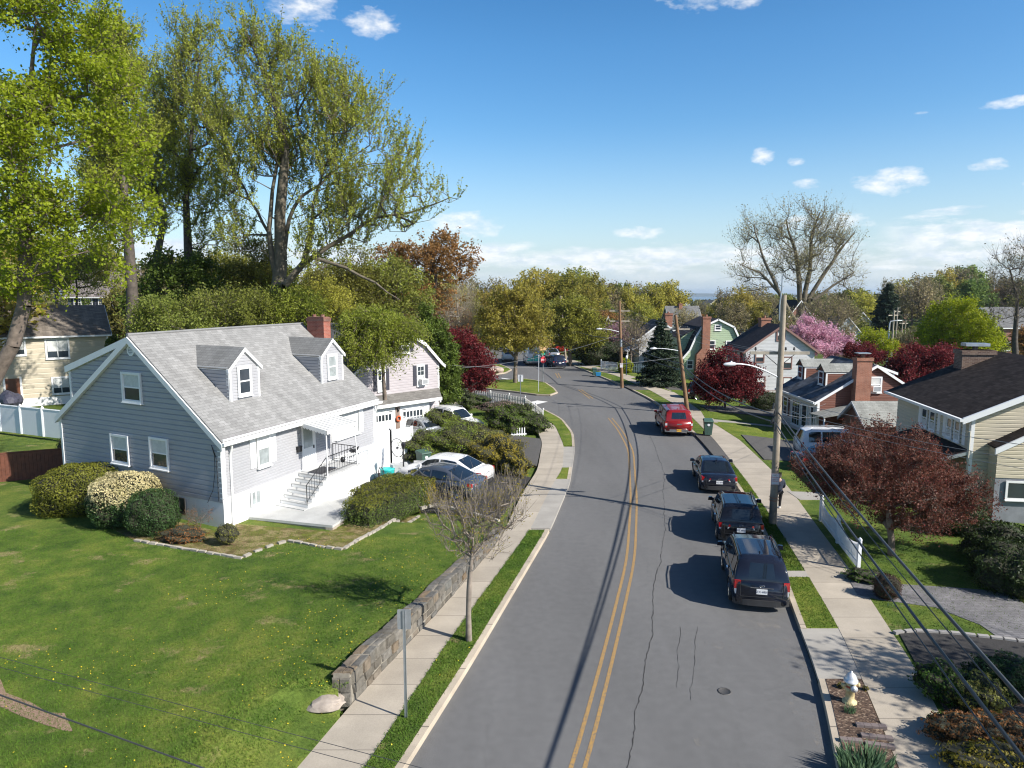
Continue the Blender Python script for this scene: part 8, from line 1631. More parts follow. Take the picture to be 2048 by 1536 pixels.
mb = MB(); q = at1(8.3); mb.tube([q + Vector((-.14, -.03, 0)), q + Vector((-.16, -.03, .6)), q + Vector((-.1, -.02, 1.3)), q + Vector((-.09, 0, 1.75))], .03, 6); mb.build('conduit', GALV, P1)
mb = MB()
for k, (z, dx) in enumerate(((4.9, -.26), (4.6, -.2), (4.3, -.28), (4.0, -.12))): mb.tube([at1(z) + Vector((dx, -.12, -.12)), at1(z) + Vector((dx + .03, -.14, .12))], [.05, .035], 7)
mb.build('cable_closure', WIRE, P1)
b2 = G(1375, 824, .12); t2 = D(1351, 630, b2[1] + .2)
P2_, at2 = pole('brown utility pole leaning left behind the red pickup truck', b2, t2, .17, .115, POLEB, [(6.55, 92, 2.0, (.1, .5, .9))], (4.85, 262, 1.9, .22), gz=.1)
b3 = G(1244, 775, .12); t3 = D(1239, 602, b3[1] + .2)
P3_, at3 = pole('brown utility pole with two crossarms by the white picket fence', b3, t3, .165, .11, POLEB, [(7.6, 92, 2.0, (.1, .5, .9)), (6.6, 92, 1.9, (.1, .5, .9))], (5.5, 262, 1.9, .35), (2.25, .3, .45, 185, NP[:2]), gz=.1)
mb = MB(); q = at3(4.1); mb.tube([q + Vector((-.02, -.14, 0)), q + Vector((-.02, -.14, .75))], .14, 8); mb.build('marker_tube', GALV, P3_)
b4 = (G(1112, 712)[0] + .8, 98.0); t4 = D(1121, 592, 98)
P4_, at4 = pole('pale topped utility pole among the trees at the far bend', b4, t4, .16, .11, POLE, [(7.9, 95, 2.0, (.1, .9))], None, gz=.1)
for i, (px, pyb, pyt, Y, lamp) in enumerate(((1779, 760, 620, 95, 0), (1787, 740, 615, 120, 0), (1771, 770, 641, 88, 1), (1805, 735, 640, 140, 0), (1800, 720, 640, 160, 0))):
	p = D(px, pyb, Y); zt = D(px, pyt, Y).z; zb = gh(p.x, Y)
	if lamp:
		r_ = empty('street_lamp', (p.x, Y, zb), 0, 'pale grey curved top street lamp post beside the distant poles', 'street lamp'); mb = MB(); mb.tube([(0, 0, 0), (0, 0, zt - zb - .4), (.1, 0, zt - zb - .1), (.9, 0, zt - zb)], [.11, .08, .07, .05], 8); mb.build('post', LAMPG, r_); mb = MB(); mb.tube([(.9, 0, zt - zb), (1.5, 0, zt - zb)], [.09, .06], 7); mb.build('lamp_head', LAMPG, r_)
	else: pole(['thin pole nearest of the distant group at the far street', 'pole with hanging grey transformer at the far street', '', 'third thin pole of the distant group near the blue van', 'farthest thin pole of the distant group by the brick house'][i], (p.x, Y), (p.x, Y, zt), .14, .1, ARMW if i < 2 else POLE, [(zt - zb - .7, 60, 2.0, (.1, .9))], gz=zb, group='distant utility poles')
# --- wires
def cat(p, q, sag, n=16): p, q = Vector(p), Vector(q); return [p.lerp(q, i / n) - Vector((0, 0, 4 * sag * (i / n) * (1 - i / n))) for i in range(n + 1)]
def span(name, label, lines, m=WIRE, cat_='cable', group=None):
	for k, (p, q, sag, r) in enumerate(lines):
		o0 = MB(); o0.tube(cat(p, q, sag), r, 5); o = o0.build(name, m); tag(o, label if isinstance(label, str) else label[k], cat_, group)
W1 = lambda z, off=0.0: Vector((b1[0], b1[1], .12)) + at1(z) + Vector((off, 0, 0)); W2 = lambda z, off=0.0: Vector((b2[0], b2[1], .1)) + at2(z) + Vector((off, 0, 0)); W3 = lambda z, off=0.0: Vector((b3[0], b3[1], .1)) + at3(z) + Vector((off, 0, 0)); W4 = lambda z, off=0.0: Vector((b4[0], b4[1], .1)) + at4(z) + Vector((off, 0, 0))
Q0 = Vector((.6, -13.0, 0))
span('telephone_cable', ['thick black cable bundle running from nearest pole to the bottom right corner, left one', 'thick black cable bundle running from nearest pole to the bottom right corner, right one', 'thinner cable slung beside the thick pair from the nearest pole', 'lowest thick cable of the bundle from the nearest pole'],
	 [(W1(4.25, -.15), Q0 + Vector((-.1, 0, 5.9)), .5, .026), (W1(4.6, .0), Q0 + Vector((.4, 0, 6.0)), .5, .028), (W1(4.5, -.05), Q0 + Vector((.2, 0, 5.95)), .5, .010), (W1(4.2, -.2), Q0 + Vector((-.3, 0, 5.8)), .5, .012)])
span('telephone_cable', ['thick cable from the nearest pole to the leaning pole', 'second thick cable from the nearest pole to the leaning pole'], [(W1(4.5, -.1), W2(3.9), .5, .03), (W1(4.2, -.15), W2(3.5), .55, .028)])
span('telephone_cable', ['thick cable from the leaning pole to the picket fence pole', 'second cable from the leaning pole to the picket fence pole'], [(W2(3.9), W3(4.9), .4, .035), (W2(3.4), W3(4.6), .45, .03)])
span('telephone_cable', 'thick cable from the picket fence pole on towards the far bend', [(W3(4.9), W4(5.0), .5, .04)])
A1 = lambda t: Vector((b1[0], b1[1], .12)) + at1(6.75) + Vector((-1.17 + 2.35 * t, .18, .22)); A2 = lambda t: Vector((b2[0], b2[1], .1)) + at2(6.55) + Vector((-1 + 2 * t, .1, .2)); A3 = lambda t: Vector((b3[0], b3[1], .1)) + at3(7.6) + Vector((-1 + 2 * t, .1, .2)); A4 = lambda t: Vector((b4[0], b4[1], .1)) + at4(7.9) + Vector((-1 + 2 * t, .1, .2))
span('power_line', ['thin power line between nearest and leaning pole, left one', 'thin power line between nearest and leaning pole, middle one', 'thin power line between nearest and leaning pole, right one'], [(A1(.09), A2(.1), .35, .006), (A1(.6), A2(.5), .35, .006), (A1(.74), A2(.9), .35, .006)], WIREL)
span('power_line', ['thin power line from leaning to picket fence pole, left', 'thin power line from leaning to picket fence pole, right', 'thin power line to the far bend'], [(A2(.1), A3(.1), .3, .008), (A2(.9), A3(.9), .3, .008), (A3(.5), A4(.5), .5, .01)], WIREL)
span('power_line', ['thin power line from the nearest crossarm back over the camera, left', 'thin power line from the nearest crossarm back over the camera, right'], [(A1(.09), Q0 + Vector((-1, 0, 11.5)), .4, .006), (A1(.74), Q0 + Vector((.6, 0, 11.5)), .4, .006)], WIREL) if 0 else None
span('service_wire', ['twisted service wire from the nearest pole to the beige house, upper', 'service wire from the nearest pole to the beige house, middle', 'service wire from the nearest pole to the beige house, lower'], [(W1(5.1, .1), (20, 14.5, 5.4), .4, .011), (W1(4.7, .1), (20, 14.3, 4.9), .4, .009), (W1(4.5, .1), (20, 14.0, 4.6), .4, .008)], WIREL)
span('service_wire', ['service wire from the nearest pole to the brown cape, upper', 'service wire from the nearest pole to the brown cape, lower'], [(W1(5.3, .1), (20.2, 45.2, 2.4), .3, .008), (W1(4.6, .1), (20.2, 44.5, 2.0), .3, .008)], WIREL)
span('service_wire', ['wire crossing the road from the nearest pole to the lilac house, upper', 'wire crossing the road from the leaning pole to the lilac house'], [(W2(4.4), (-5.2, 48.6, 4.6), .5, .009), (W3(5.4), (-4.4, 49.5, 4.2), .6, .009)], WIREL)
span('service_wire', ['thin wire crossing the bottom left of the lawn, upper of the pair', 'thin wire crossing the bottom left of the lawn, lower of the pair', 'thick black cable crossing the bottom left corner'],
	 [(D(-300, 1236, 7.6), D(1500, 1708, 6.4), .0, .0035), (D(-300, 1252, 7.6), D(1500, 1733, 6.4), .02, .0035), (D(-300, 1282, 5.6), D(900, 1714, 5.0), .0, .007)])
# --- stone retaining wall
def stone_wall():
	g = NG('mortared_fieldstone'); ge = g.new('ShaderNodeNewGeometry'); x = g.ramp(ge.outputs['Random Per Island'], [(.0, (.085, .075, .06)), (.25, (.145, .13, .105)), (.5, (.11, .105, .095)), (.7, (.18, .165, .14)), (.86, (.16, .115, .07)), (1, (.13, .13, .12))])
	x = g.mix(1.0, x, g.ramp(g.noise(6, 5), [(.3, .62), (.7, 1.25)]), 'MULTIPLY'); g.col(x); g.rough(.9); g.bump(g.noise(22, 5), .8, .02)
	rng = random.Random(2); y0, y1 = 15.3, 27.6; root = empty('stone_wall', (xLS(y0), y0, .1), 0, 'low mortared fieldstone retaining wall between sidewalk and lawn', 'wall'); O = Vector((xLS(y0), y0, .1))
	H_ = lambda y: lerp(.70, .55, sst(15, 21, y)) * (1 - sst(20.3, 28.3, y)) + .07 + .03 * math.sin(y * 3.1)
	core = MB(); n = 70; P = []
	for i in range(n + 1):
		y = lerp(y0, y1, i / n); xo = xLS(y); h = H_(y); P.append([(xo - .03, y, .03), (xo - .05, y, .08 + h), (xo - .42, y, .08 + h), (xo - .46, y, -.2)])
	vs = [Vector(p) - O for q in P for p in q]; core.add(vs, [(i * 4 + k, (i + 1) * 4 + k, (i + 1) * 4 + k + 1, i * 4 + k + 1)[::-1] for i in range(n) for k in range(3)] + [(0, 1, 2, 3), (n * 4 + 3, n * 4 + 2, n * 4 + 1, n * 4)])
	core.build('mortar', plain('wall_mortar', (.24, .215, .175), .95, var=.2, sc=9, bump=.4), root)
	st_ = MB()
	def stone(P4, nrm, out):
		c = sum(P4, Vector()) / 4; q = [p.lerp(c, rng.uniform(.03, .09)) for p in P4]; top = [p.lerp(c, rng.uniform(.14, .24)) + nrm * out * rng.uniform(.75, 1.2) for p in P4]; mid = [(a + b) / 2 for a, b in zip(q, q[1:] + q[:1])]
		mid = [m.lerp(c, rng.uniform(-.06, .10)) for m in mid]; mt = [(a + b) / 2 + nrm * out * rng.uniform(-.1, .15) for a, b in zip(top, top[1:] + top[:1])]; lo = []; hi = []
		for k in range(4): lo += [q[k], mid[k]]; hi += [top[k], mt[k]]
		vv = [v - nrm * .02 for v in lo] + hi + [c + nrm * out * 1.15]; st_.add(vv, [(k, (k + 1) % 8, 8 + (k + 1) % 8, 8 + k) for k in range(8)] + [(8 + k, 8 + (k + 1) % 8, 16) for k in range(8)])
	y = y0 + .02
	rows = [0, .30, .62, 1.0]
	for r_ in range(3):
		y = y0 + rng.uniform(0, .1)
		while y < y1 - .1:
			w = rng.uniform(.22, .55) * (1.0 if r_ else 1.15); ya, yb = y, min(y + w, y1); ha, hb = H_(ya), H_(yb)
			if ha > .16 + .0 * r_ or r_ == 0:
				J = lambda: rng.uniform(-.035, .035); zz = lambda h, t: .04 + (h + .05) * min(1, max(0, t + (J() if 0 < t < 1 else 0)))
				pts = [Vector((xLS(ya) - .035, ya + J() * .8, zz(ha, rows[r_]))), Vector((xLS(yb) - .035, yb + J() * .8, zz(hb, rows[r_]))), Vector((xLS(yb) - .045, yb + J() * .8, zz(hb, rows[r_ + 1]))), Vector((xLS(ya) - .045, ya + J() * .8, zz(ha, rows[r_ + 1])))]
				stone([p - O for p in pts], Vector((.96, -.26, .05)), rng.uniform(.02, .055))
			y += w
	y = y0
	while y < y1:
		w = rng.uniform(.3, .6)
		for (a, b) in ((-.02, -.24 + rng.uniform(-.05, .05)), (-.23, -.47)):
			h = H_(y) + .075; h2 = H_(y + w) + .075; stone([Vector((xLS(y) + a, y, h)) - O, Vector((xLS(y + w) + a, y + w, h2)) - O, Vector((xLS(y + w) + b, y + w, h2)) - O, Vector((xLS(y) + b, y, h)) - O], Vector((0, 0, 1)), rng.uniform(.02, .05))
		y += w
	for (a, b, z0, z1) in ((-.02, -.25, .03, .4), (-.24, -.47, .0, .42), (-.02, -.28, .38, .76), (-.26, -.46, .4, .76)): stone([Vector((xLS(y0) + a, y0, z0)) - O, Vector((xLS(y0) + b, y0, z0)) - O, Vector((xLS(y0) + b, y0, z1)) - O, Vector((xLS(y0) + a, y0, z1)) - O], Vector((0, -1, 0)), .05)
	s_ = st_.build('fieldstone', g.m, root); tag(s_, kind='stuff')
stone_wall()
# --- fences
def pickets(name, label, pts, h, m, z, every=.14, w=.07, post_every=2.4, gap_top=.0, scallop=0.0, cap=True):
	root = empty(name, (pts[0][0], pts[0][1], z if not callable(z) else z(*pts[0])), 0, label, 'fence'); o = Vector((pts[0][0], pts[0][1], root.location.z)); pk = MB(); posts = []; rl = MB(); s = 0
	zf = z if callable(z) else (lambda x, y: z)
	for i in range(len(pts) - 1):
		a, b = Vector(pts[i]), Vector(pts[i + 1]); ln = (b - a).length; n = max(1, int(ln / every)); rz = math.atan2((b - a).y, (b - a).x); nb = max(1, round(ln / post_every))
		for k in range(n):
			t = (k + .5) / n; p = a.lerp(b, t); zz = zf(p.x, p.y); u = (t * nb) % 1; hh = h - scallop * math.sin(u * math.pi); q = Vector((p.x, p.y, zz)) - o; c = math.cos(rz) * w / 2; sn = math.sin(rz) * w / 2; nx, ny = -math.sin(rz) * .01, math.cos(rz) * .01
			pr = [(-1, .06), (1, .06), (1, hh - .06), (0, hh), (-1, hh - .06)]; vs = [(q.x + e * c + sg * nx, q.y + e * sn + sg * ny, q.z + v) for sg in (-1, 1) for e, v in pr]
			pk.add(vs, [(0, 1, 2, 3, 4), (9, 8, 7, 6, 5)] + [(j, j + 5, (j + 1) % 5 + 5, (j + 1) % 5) for j in range(5)])
		for hz in (.25, h - .3): A = Vector((a.x, a.y, zf(a.x, a.y) + hz)) - o; B = Vector((b.x, b.y, zf(b.x, b.y) + hz)) - o; rl.tube([A, B], .028, 4, smooth=False)
		for k in range(nb + (1 if i == len(pts) - 2 else 0)): p = a.lerp(b, k / nb); posts.append(Vector((p.x, p.y, zf(p.x, p.y))) - o)
	pk.build('pickets', m, root); rl.build('rails', m, root)
	for p in posts:
		q = MB(); q.box(p.x - .055, p.x + .055, p.y - .055, p.y + .055, p.z - .05, p.z + h + .06); q.lathe((p.x, p.y, p.z + h + .06), [(.085, 0), (.085, .03), (.04, .09), (0, .12)], 4, False) if cap else None; q.build('post', m, root)
	return root
WF = plain('white_fence_paint', (.78, .79, .80), .5, var=.05)
fa = G(1641, 1042, .12); fb = G(1716, 1140, .12)
pickets('picket_fence', 'white scalloped picket fence under the copper tree', [(fb[0], fb[1]), (fa[0], fa[1])], 1.0, WF, .1, .115, .075, 2.2, scallop=.28)
a = G(1202, 738, .1); b = G(1262, 746, .1); c = G(1295, 748, .1); pickets('picket_fence', 'white picket fence behind the pole with two crossarms', [a, (b[0], b[1] + .5), (c[0], c[1] + 1.0)], 1.1, WF, .05, .2, .1, 3.4)
WG = plain('weathered_white_fence', (.62, .61, .58), .7, var=.15); pf = [G(915, 796), G(945, 801), G(981, 806), G(1018, 812), G(1050, 818), G(1072, 834), G(1086, 846)]; pickets('picket_fence', 'weathered white picket fence along the side street corner', pf, .95, WG, .0, .2, .1, 3.6)
pickets('brown_picket_fence', 'short brown stockade fence behind the white vinyl gate', [G(760, 866, .0), G(812, 862, .0)], 1.25, plain('brown_fence_wood', (.22, .13, .08), .8, var=.3), .0, .16, .12, 2.5, cap=False)
pf = [G(905, 812), G(925, 806)]; pickets('garden_gate', 'pair of small pale garden trellis gates on the lawn by the arborvitae', pf, .8, plain('pale_wood', (.5, .45, .35), .8), .0, .2, .05, 1.2, cap=False)
def panel_fence(name, label, pts, h, m, zf, step=2.4, th=.05, capm=None):
	root = empty(name, (pts[0][0], pts[0][1], zf(*pts[0])), 0, label, 'fence'); o = Vector((pts[0][0], pts[0][1], root.location.z))
	for i in range(len(pts) - 1):
		a, b = Vector(pts[i]), Vector(pts[i + 1]); n = max(1, round((b - a).length / step)); d = (b - a).normalized(); no = Vector((-d.y, d.x)) * th / 2
		for k in range(n):
			p, q = a.lerp(b, k / n), a.lerp(b, (k + 1) / n); zp, zq = zf(p.x, p.y), zf(q.x, q.y); z = max(zp, zq); mb = MB()
			mb.hexa([(p.x - no.x - o.x, p.y - no.y - o.y, min(zp, zq) - .1 - o.z), (q.x - no.x - o.x, q.y - no.y - o.y, min(zp, zq) - .1 - o.z), (q.x + no.x - o.x, q.y + no.y - o.y, min(zp, zq) - .1 - o.z), (p.x + no.x - o.x, p.y + no.y - o.y, min(zp, zq) - .1 - o.z), (p.x - no.x - o.x, p.y - no.y - o.y, zp + h - o.z), (q.x - no.x - o.x, q.y - no.y - o.y, zq + h - o.z), (q.x + no.x - o.x, q.y + no.y - o.y, zq + h - o.z), (p.x + no.x - o.x, p.y + no.y - o.y, zp + h - o.z)])
			nb = int((q - p).length / .16)
			for j in range(0 if m.name.startswith('white') else nb): c = p.lerp(q, (j + .5) / nb) - no * 1.25; z_ = lerp(zp, zq, (j + .5) / nb); mb.box(c.x - .006 - o.x, c.x + .006 - o.x, c.y - .006 - o.y, c.y + .006 - o.y, z_ - o.z, z_ + h - .12 - o.z)
			mb.build('panel', m, root)
			mb = MB(); mb.box(p.x - .07 - o.x, p.x + .07 - o.x, p.y - .07 - o.y, p.y + .07 - o.y, zp - .1 - o.z, zp + h + .06 - o.z); mb.lathe((p.x - o.x, p.y - o.y, zp + h + .06 - o.z), [(.1, 0), (.1, .03), (0, .1)], 4, False); mb.build('post', capm or m, root)
			mb = MB(); mb.tube([(p.x - o.x, p.y - o.y, zp + h - .04 - o.z), (q.x - o.x, q.y - o.y, zq + h - .04 - o.z)], .05, 4, smooth=False); mb.build('top_rail', m, root)
		mb = MB(); mb.box(b.x - .07 - o.x, b.x + .07 - o.x, b.y - .07 - o.y, b.y + .07 - o.y, zf(b.x, b.y) - .1 - o.z, zf(b.x, b.y) + h + .06 - o.z); mb.build('post', capm or m, root)
	return root
VIN = plain('white_vinyl', (.82, .83, .84), .35, var=.02)
panel_fence('vinyl_fence', 'tall white vinyl privacy fence in front of the cream house', [(-44, 51.0), (-36.6, 48.2), (-28.4, 44.6)], 1.75, VIN, lambda x, y: .3)
g0 = F1.w(11.3, .3, 0); g1 = F1.w(12.6, .0, 0); g2 = F1.w(13.0, -1.2, 0); panel_fence('vinyl_fence', 'tall white vinyl gate and fence at the right corner of the grey house', [(g0.x, g0.y), (g1.x, g1.y), (g1.x + 1.05, g1.y + .95)], 2.1, VIN, lambda x, y: -.1, 1.5)
BRF = plain('red_brown_stockade', (.13, .045, .025), .75, var=.3, sc=5); panel_fence('stockade_fence', 'dark red brown stockade fence at the left edge beside the yew', [(-29, 33.0), (-25.0, 33.6), (-22.2, 34.9)], 1.5, BRF, lambda x, y: .3, 2.4)
def lattice():
	a, b = G(1498, 806, -.6), G(1565, 806, -.6); root = empty('lattice_fence', (a[0], a[1] + 1, -.7), 0, 'pinkish brown diamond lattice fence at the foot of the white house', 'fence'); w = b[0] - a[0]; m = plain('pinkish_lattice', (.42, .27, .22), .7); mb = MB(); s = .3; h = 1.1; n = int(w / s)
	for i in range(-4, n + 1):
		for sg in (1, -1):
			x0 = i * s; x1 = x0 + h; p, q = (x0, 0), (x1, h)
			if sg < 0: p, q = (x0, h), (x1, 0)
			if x1 > w or x0 < 0: continue
			mb.tube([(p[0], sg * .01, p[1]), (q[0], sg * .01, q[1])], .022, 4, smooth=False)
	mb.build('lattice', m, root); mb = MB(); mb.tube([(0, 0, h), (w, 0, h)], .035, 4, smooth=False); mb.build('rail', plain('brown_rail', (.13, .07, .05), .7), root)
	for k in range(4): mb = MB(); mb.tube([(w * k / 3, 0, 0), (w * k / 3, 0, h + .05)], .04, 4, smooth=False); mb.build('post', plain('brown_rail', (.13, .07, .05), .7), root)
lattice()
# --- signs
def sign_post(name, label, base, h, w, ph, az, z=.12, back=True, cat='street sign', m=None):
	root = empty(name, (base[0], base[1], z), -R(az), label, cat); mb = MB(); mb.box(-.022, .022, -.004, .004, 0, h); mb.box(-.03, -.022, -.012, .012, 0, h); mb.box(.022, .03, -.012, .012, 0, h); mb.build('post', GALV, root)
	mb = MB(); n = 6; r_ = .03; pr = []
	for (cx, cz, a0) in ((w / 2 - r_, ph - r_, 0), (-w / 2 + r_, ph - r_, 90), (-w / 2 + r_, r_, 180), (w / 2 - r_, r_, 270)):
		for k in range(4): a = R(a0 + k * 30); pr.append((cx + r_ * math.cos(a), cz + r_ * math.sin(a)))
	vs = [(x, .014, h - ph + z_ + .02) for x, z_ in pr] + [(x, .018, h - ph + z_ + .02) for x, z_ in pr]; k = len(pr); mb.add(vs, [tuple(range(k)), tuple(range(2 * k - 1, k - 1, -1))] + [(i, (i + 1) % k, (i + 1) % k + k, i + k) for i in range(k)]); p = mb.build('sign_plate', m or plain('aluminium_sign_back', (.36, .38, .40), .45, .5), root); return root
c = G(812, 1436, .13); sign_post('sign_post', 'grey steel sign post seen from behind on the near left verge', c, 2.52, .30, .46, 2)
c = G(1041, 803, .1); sign_post('sign_post', 'small white sign on a thin post at the side street corner', c, 2.3, .45, .6, 8, m=SIGNW)
def stop_sign():
	c = G(1086, 764, .14); root = empty('stop_sign', (c[0], c[1], .14), R(38), 'red octagonal stop sign with two small green street name plates on the traffic island', 'stop sign'); mb = MB(); mb.tube([(0, 0, 0), (0, 0, 3.1)], .035, 6); mb.build('post', GALV, root)
	mb = MB(); pr = [(.38 * math.cos(R(22.5 + 45 * k)), .38 * math.sin(R(22.5 + 45 * k))) for k in range(8)]; vs = [(x, -.05, 2.35 + z) for x, z in pr] + [(x, -.04, 2.35 + z) for x, z in pr]; mb.add(vs, [tuple(range(8)), tuple(range(15, 7, -1))] + [(i, (i + 1) % 8, (i + 1) % 8 + 8, i + 8) for i in range(8)]); p = mb.build('sign_plate', plain('stop_red', (.45, .02, .03), .5), root)
	text_mesh('sign_text', 'STOP', .27, (0, -.053, 2.26), (R(90), 0, 0), SIGNW, root, .001)
	for a, zz in ((20, 2.95), (110, 3.12)): mb = MB(); mb.obox((0, 0, zz), .75, .02, .15, R(a)); mb.build('name_plate', plain('street_name_green', (.02, .30, .22), .5), root)
stop_sign()
c = G(1077, 783, .14); r_ = empty('flag_pole', (c[0], c[1], .14), 0, 'thin pale bare post standing on the traffic island', 'post'); mb = MB(); mb.tube([(0, 0, 0), (0, 0, 3.4)], .035, 6); mb.build('post', LAMPG, r_); mb = MB(); mb.lathe((0, 0, 3.4), [(.05, 0), (.05, .05), (0, .08)], 6); mb.build('finial', LAMPG, r_)
def lamp_posts():
	c = G(1251, 750, .1); r_ = empty('lamp_post', (c[0], c[1] - .5, .1), 0, 'dark blue garden lamp post with white head before the white picket fence', 'lamp post'); mb = MB(); mb.tube([(0, 0, 0), (0, 0, 1.9)], .06, 6); mb.build('post', plain('navy_post', (.02, .04, .09), .5), r_); mb = MB(); mb.lathe((0, 0, 1.9), [(.06, 0), (.13, .1), (.11, .32), (0, .42)], 6); mb.build('lantern', SIGNW, r_)
	q = F1.w(10.9, -1.9, -.25); r_ = empty('lamp_post', tuple(q), 0, 'black lantern post behind the golden hedge at the grey house drive', 'lamp post'); mb = MB(); mb.tube([(0, 0, 0), (0, 0, 1.75)], .04, 6); mb.build('post', BLACKM, r_); mb = MB(); mb.lathe((0, 0, 1.75), [(.05, 0), (.13, .26), (.02, .38), (0, .42)], 6, False); mb.build('lantern', BLACKM, r_)
lamp_posts()
# --- hydrant
def hydrant():
	c = G(1699, 1404, .15); root = empty('fire_hydrant', (c[0], c[1], .14), 0, 'cream fire hydrant with silver bonnet standing in the mulch bed', 'fire hydrant'); CRM = plain('hydrant_cream_rusty', (.52, .42, .22), .6, var=.3, sc=12); SIL = plain('hydrant_silver', (.60, .61, .63), .4, .4, var=.12, sc=10)
	mb = MB(); mb.lathe((0, 0, 0), [(.16, 0), (.16, .04), (.10, .05), (.095, .30), (.125, .31), (.125, .35), (.115, .36), (.115, .52)], 18); mb.build('barrel', CRM, root)
	mb = MB(); mb.lathe((0, 0, .52), [(.155, 0), (.155, .04), (.135, .045), (.125, .1), (.095, .16), (.05, .2), (.03, .21), (.03, .24), (0, .245)], 18); mb.build('bonnet', SIL, root)
	for a, r_ in ((-90, .075), (0, .05), (180, .05)):
		d = Vector((math.cos(R(a)), math.sin(R(a)), 0)); o = Vector((0, 0, .43)); mb = MB(); mb.tube([o + d * .08, o + d * .15, o + d * .155, o + d * .2, o + d * .205, o + d * .22], [r_ * .8, r_ * .8, r_, r_, r_ * .35, r_ * .3], 12); mb.build('nozzle_cap', SIL if a == -90 else CRM, root)
	mb = MB(); mb.lathe((0, 0, .395), [(.118, 0), (.118, .05)], 18, False); mb.build('red_band', plain('hydrant_red_band', (.40, .06, .03), .5), root)
hydrant()
def pavers_bed():
	mb = MB(); PV = concrete_mat('brown_kerb_paver', (.20, .16, .15), 99, .15)
	for (px0, py0, px1, py1, n) in ((1712, 1447, 1773, 1452, 4), (1722, 1468, 1786, 1475, 4), (1680, 1476, 1725, 1480, 3), (1730, 1484, 1790, 1492, 4)):
		a, b = Vector(G(px0, py0, .2)), Vector(G(px1, py1, .2)); d = b - a
		for k in range(n): p = a.lerp(b, (k + .5) / n); mb.obox((p.x, p.y, .17), d.length / n * .96, .12, .07, math.atan2(d.y, d.x))
	tag(mb.build('paver_edging', PV), 'rows of brown paving blocks lying in the mulch bed behind the hydrant', 'edging')
pavers_bed()
# --- bins
def bin_(name, label, c, z, az, m, hh=1.05, cat='bin', sc=1.0, disc=True):
	root = empty(name, (c[0], c[1], z), -R(az), label, cat); root.scale = (sc, sc, sc); mb = MB()
	lo = [(-.22, -.26), (.22, -.26), (.22, .22), (-.22, .22)]; hi = [(-.29, -.36), (.29, -.36), (.29, .30), (-.29, .30)]; mb.hexa([(x, y, .05) for x, y in lo] + [(x, y, .95) for x, y in hi]); mb.build('bin_body', m, root)
	mb = MB(); mb.hexa([(-.32, -.42, .95), (.32, -.42, .95), (.32, .34, .95), (-.32, .34, .95), (-.30, -.38, 1.0), (.30, -.38, 1.0), (.28, .3, 1.08), (-.28, .3, 1.08)]); mb.tube([(-.26, .36, .98), (.26, .36, .98)], .02, 6); mb.build('lid', m, root)
	for s in (-1, 1): mb = MB(); mb.tube([(s * .2, .26, .11), (s * .27, .26, .11)], .11, 12); mb.build('wheel', RUBBER, root)
	if disc: mb = MB(); k = 16; mb.add([(.0 + .09 * math.cos(6.283 * i / k), -.345, .74 + .09 * math.sin(6.283 * i / k)) for i in range(k)], [tuple(range(k))]); mb.build('sticker', SIGNW, root)
	return root
GB_ = plain('green_bin_plastic', (.055, .11, .085), .5, var=.1); c = G(1418, 872, .12); bin_('wheeled_bin', 'green wheeled bin with round white sticker on the verge by the red pickup', (c[0], c[1] + .3), .13, 8, GB_)
c = G(1487, 804, -.3); bin_('wheeled_bin', 'green wheeled bin beside the black car in the drive by the white house', (c[0], c[1]), -.4, 0, GB_, sc=.95)
q = F1.w(13.6, -1.2, 0); bin_('wheeled_bin', 'large green bin with dusty lid beside the white vinyl fence and hedge', (q.x + .4, q.y - .6), -.15, -40, GB_)
c = G(1190, 752, .1); bin_('wheeled_bin', 'dark green bin standing behind the blue tub on the far verge', (c[0], c[1] + .6), .12, 0, GB_, sc=.8, disc=False); mb = MB(); mb.hexa([(-.24, -.2, .0), (.24, -.2, .0), (.24, .2, .0), (-.24, .2, .0), (-.3, -.25, .4), (.3, -.25, .4), (.3, .25, .4), (-.3, .25, .4)]); o = mb.build('recycling_tub', plain('blue_tub', (.02, .20, .42), .5)); o.location = (c[0] + .35, c[1] - .1, .13); tag(o, 'blue recycling tub on the far verge in front of the dark bin', 'tub')
TQ = plain('turquoise_plastic', (.03, .46, .44), .45, var=.08); q = F1.w(10.75, -.95, -.27); mb = MB(); mb.lathe(tuple(q), [(0, 0), (.30, 0), (.36, .3), (.38, .62), (.40, .66), (.34, .68), (.05, .72), (0, .73)], 22); tag(mb.build('drum', TQ), 'turquoise plastic drum beside the garage door of the grey house', 'drum')
def wagon_wheel(label, c, r, az, tilt, m):
	root = empty('wagon_wheel', tuple(c), -R(az), label, 'wheel'); P = [(r * math.cos(a), 0, r + r * math.sin(a)) for a in [i * math.pi / 14 for i in range(29)]]; mb = MB(); mb.tube(P, .022, 6); mb.build('rim', m, root); mb = MB()
	for k in range(12): a = k * math.pi / 6; mb.tube([(0, 0, r), (r * math.cos(a), 0, r + r * math.sin(a))], .009, 4)
	mb.build('spokes', m, root); mb = MB(); mb.tube([(0, -.06, r), (0, .06, r)], .045, 8); mb.build('hub', m, root)
q = F1.w(8.95, -1.75, .0); wagon_wheel('dark iron wagon wheel standing on the painted patio by the hedge', (q.x, q.y, -.02), .5, 62, 0, BLACKM); q = F1.w(11.9, -.9, .0); wagon_wheel('thin spoked iron wheel leaning on the white vinyl gate', (q.x, q.y, .75), .5, 40, 0, BLACKM)
mb = MB(); q = F1.w(11.4, -1.3, 0); mb.obox((q.x, q.y, .1), .9, .5, .9, .3); tag(mb.build('storage_box', plain('pale_grey_box', (.45, .46, .46), .6)), 'pale grey storage box behind the turquoise drum', 'box')
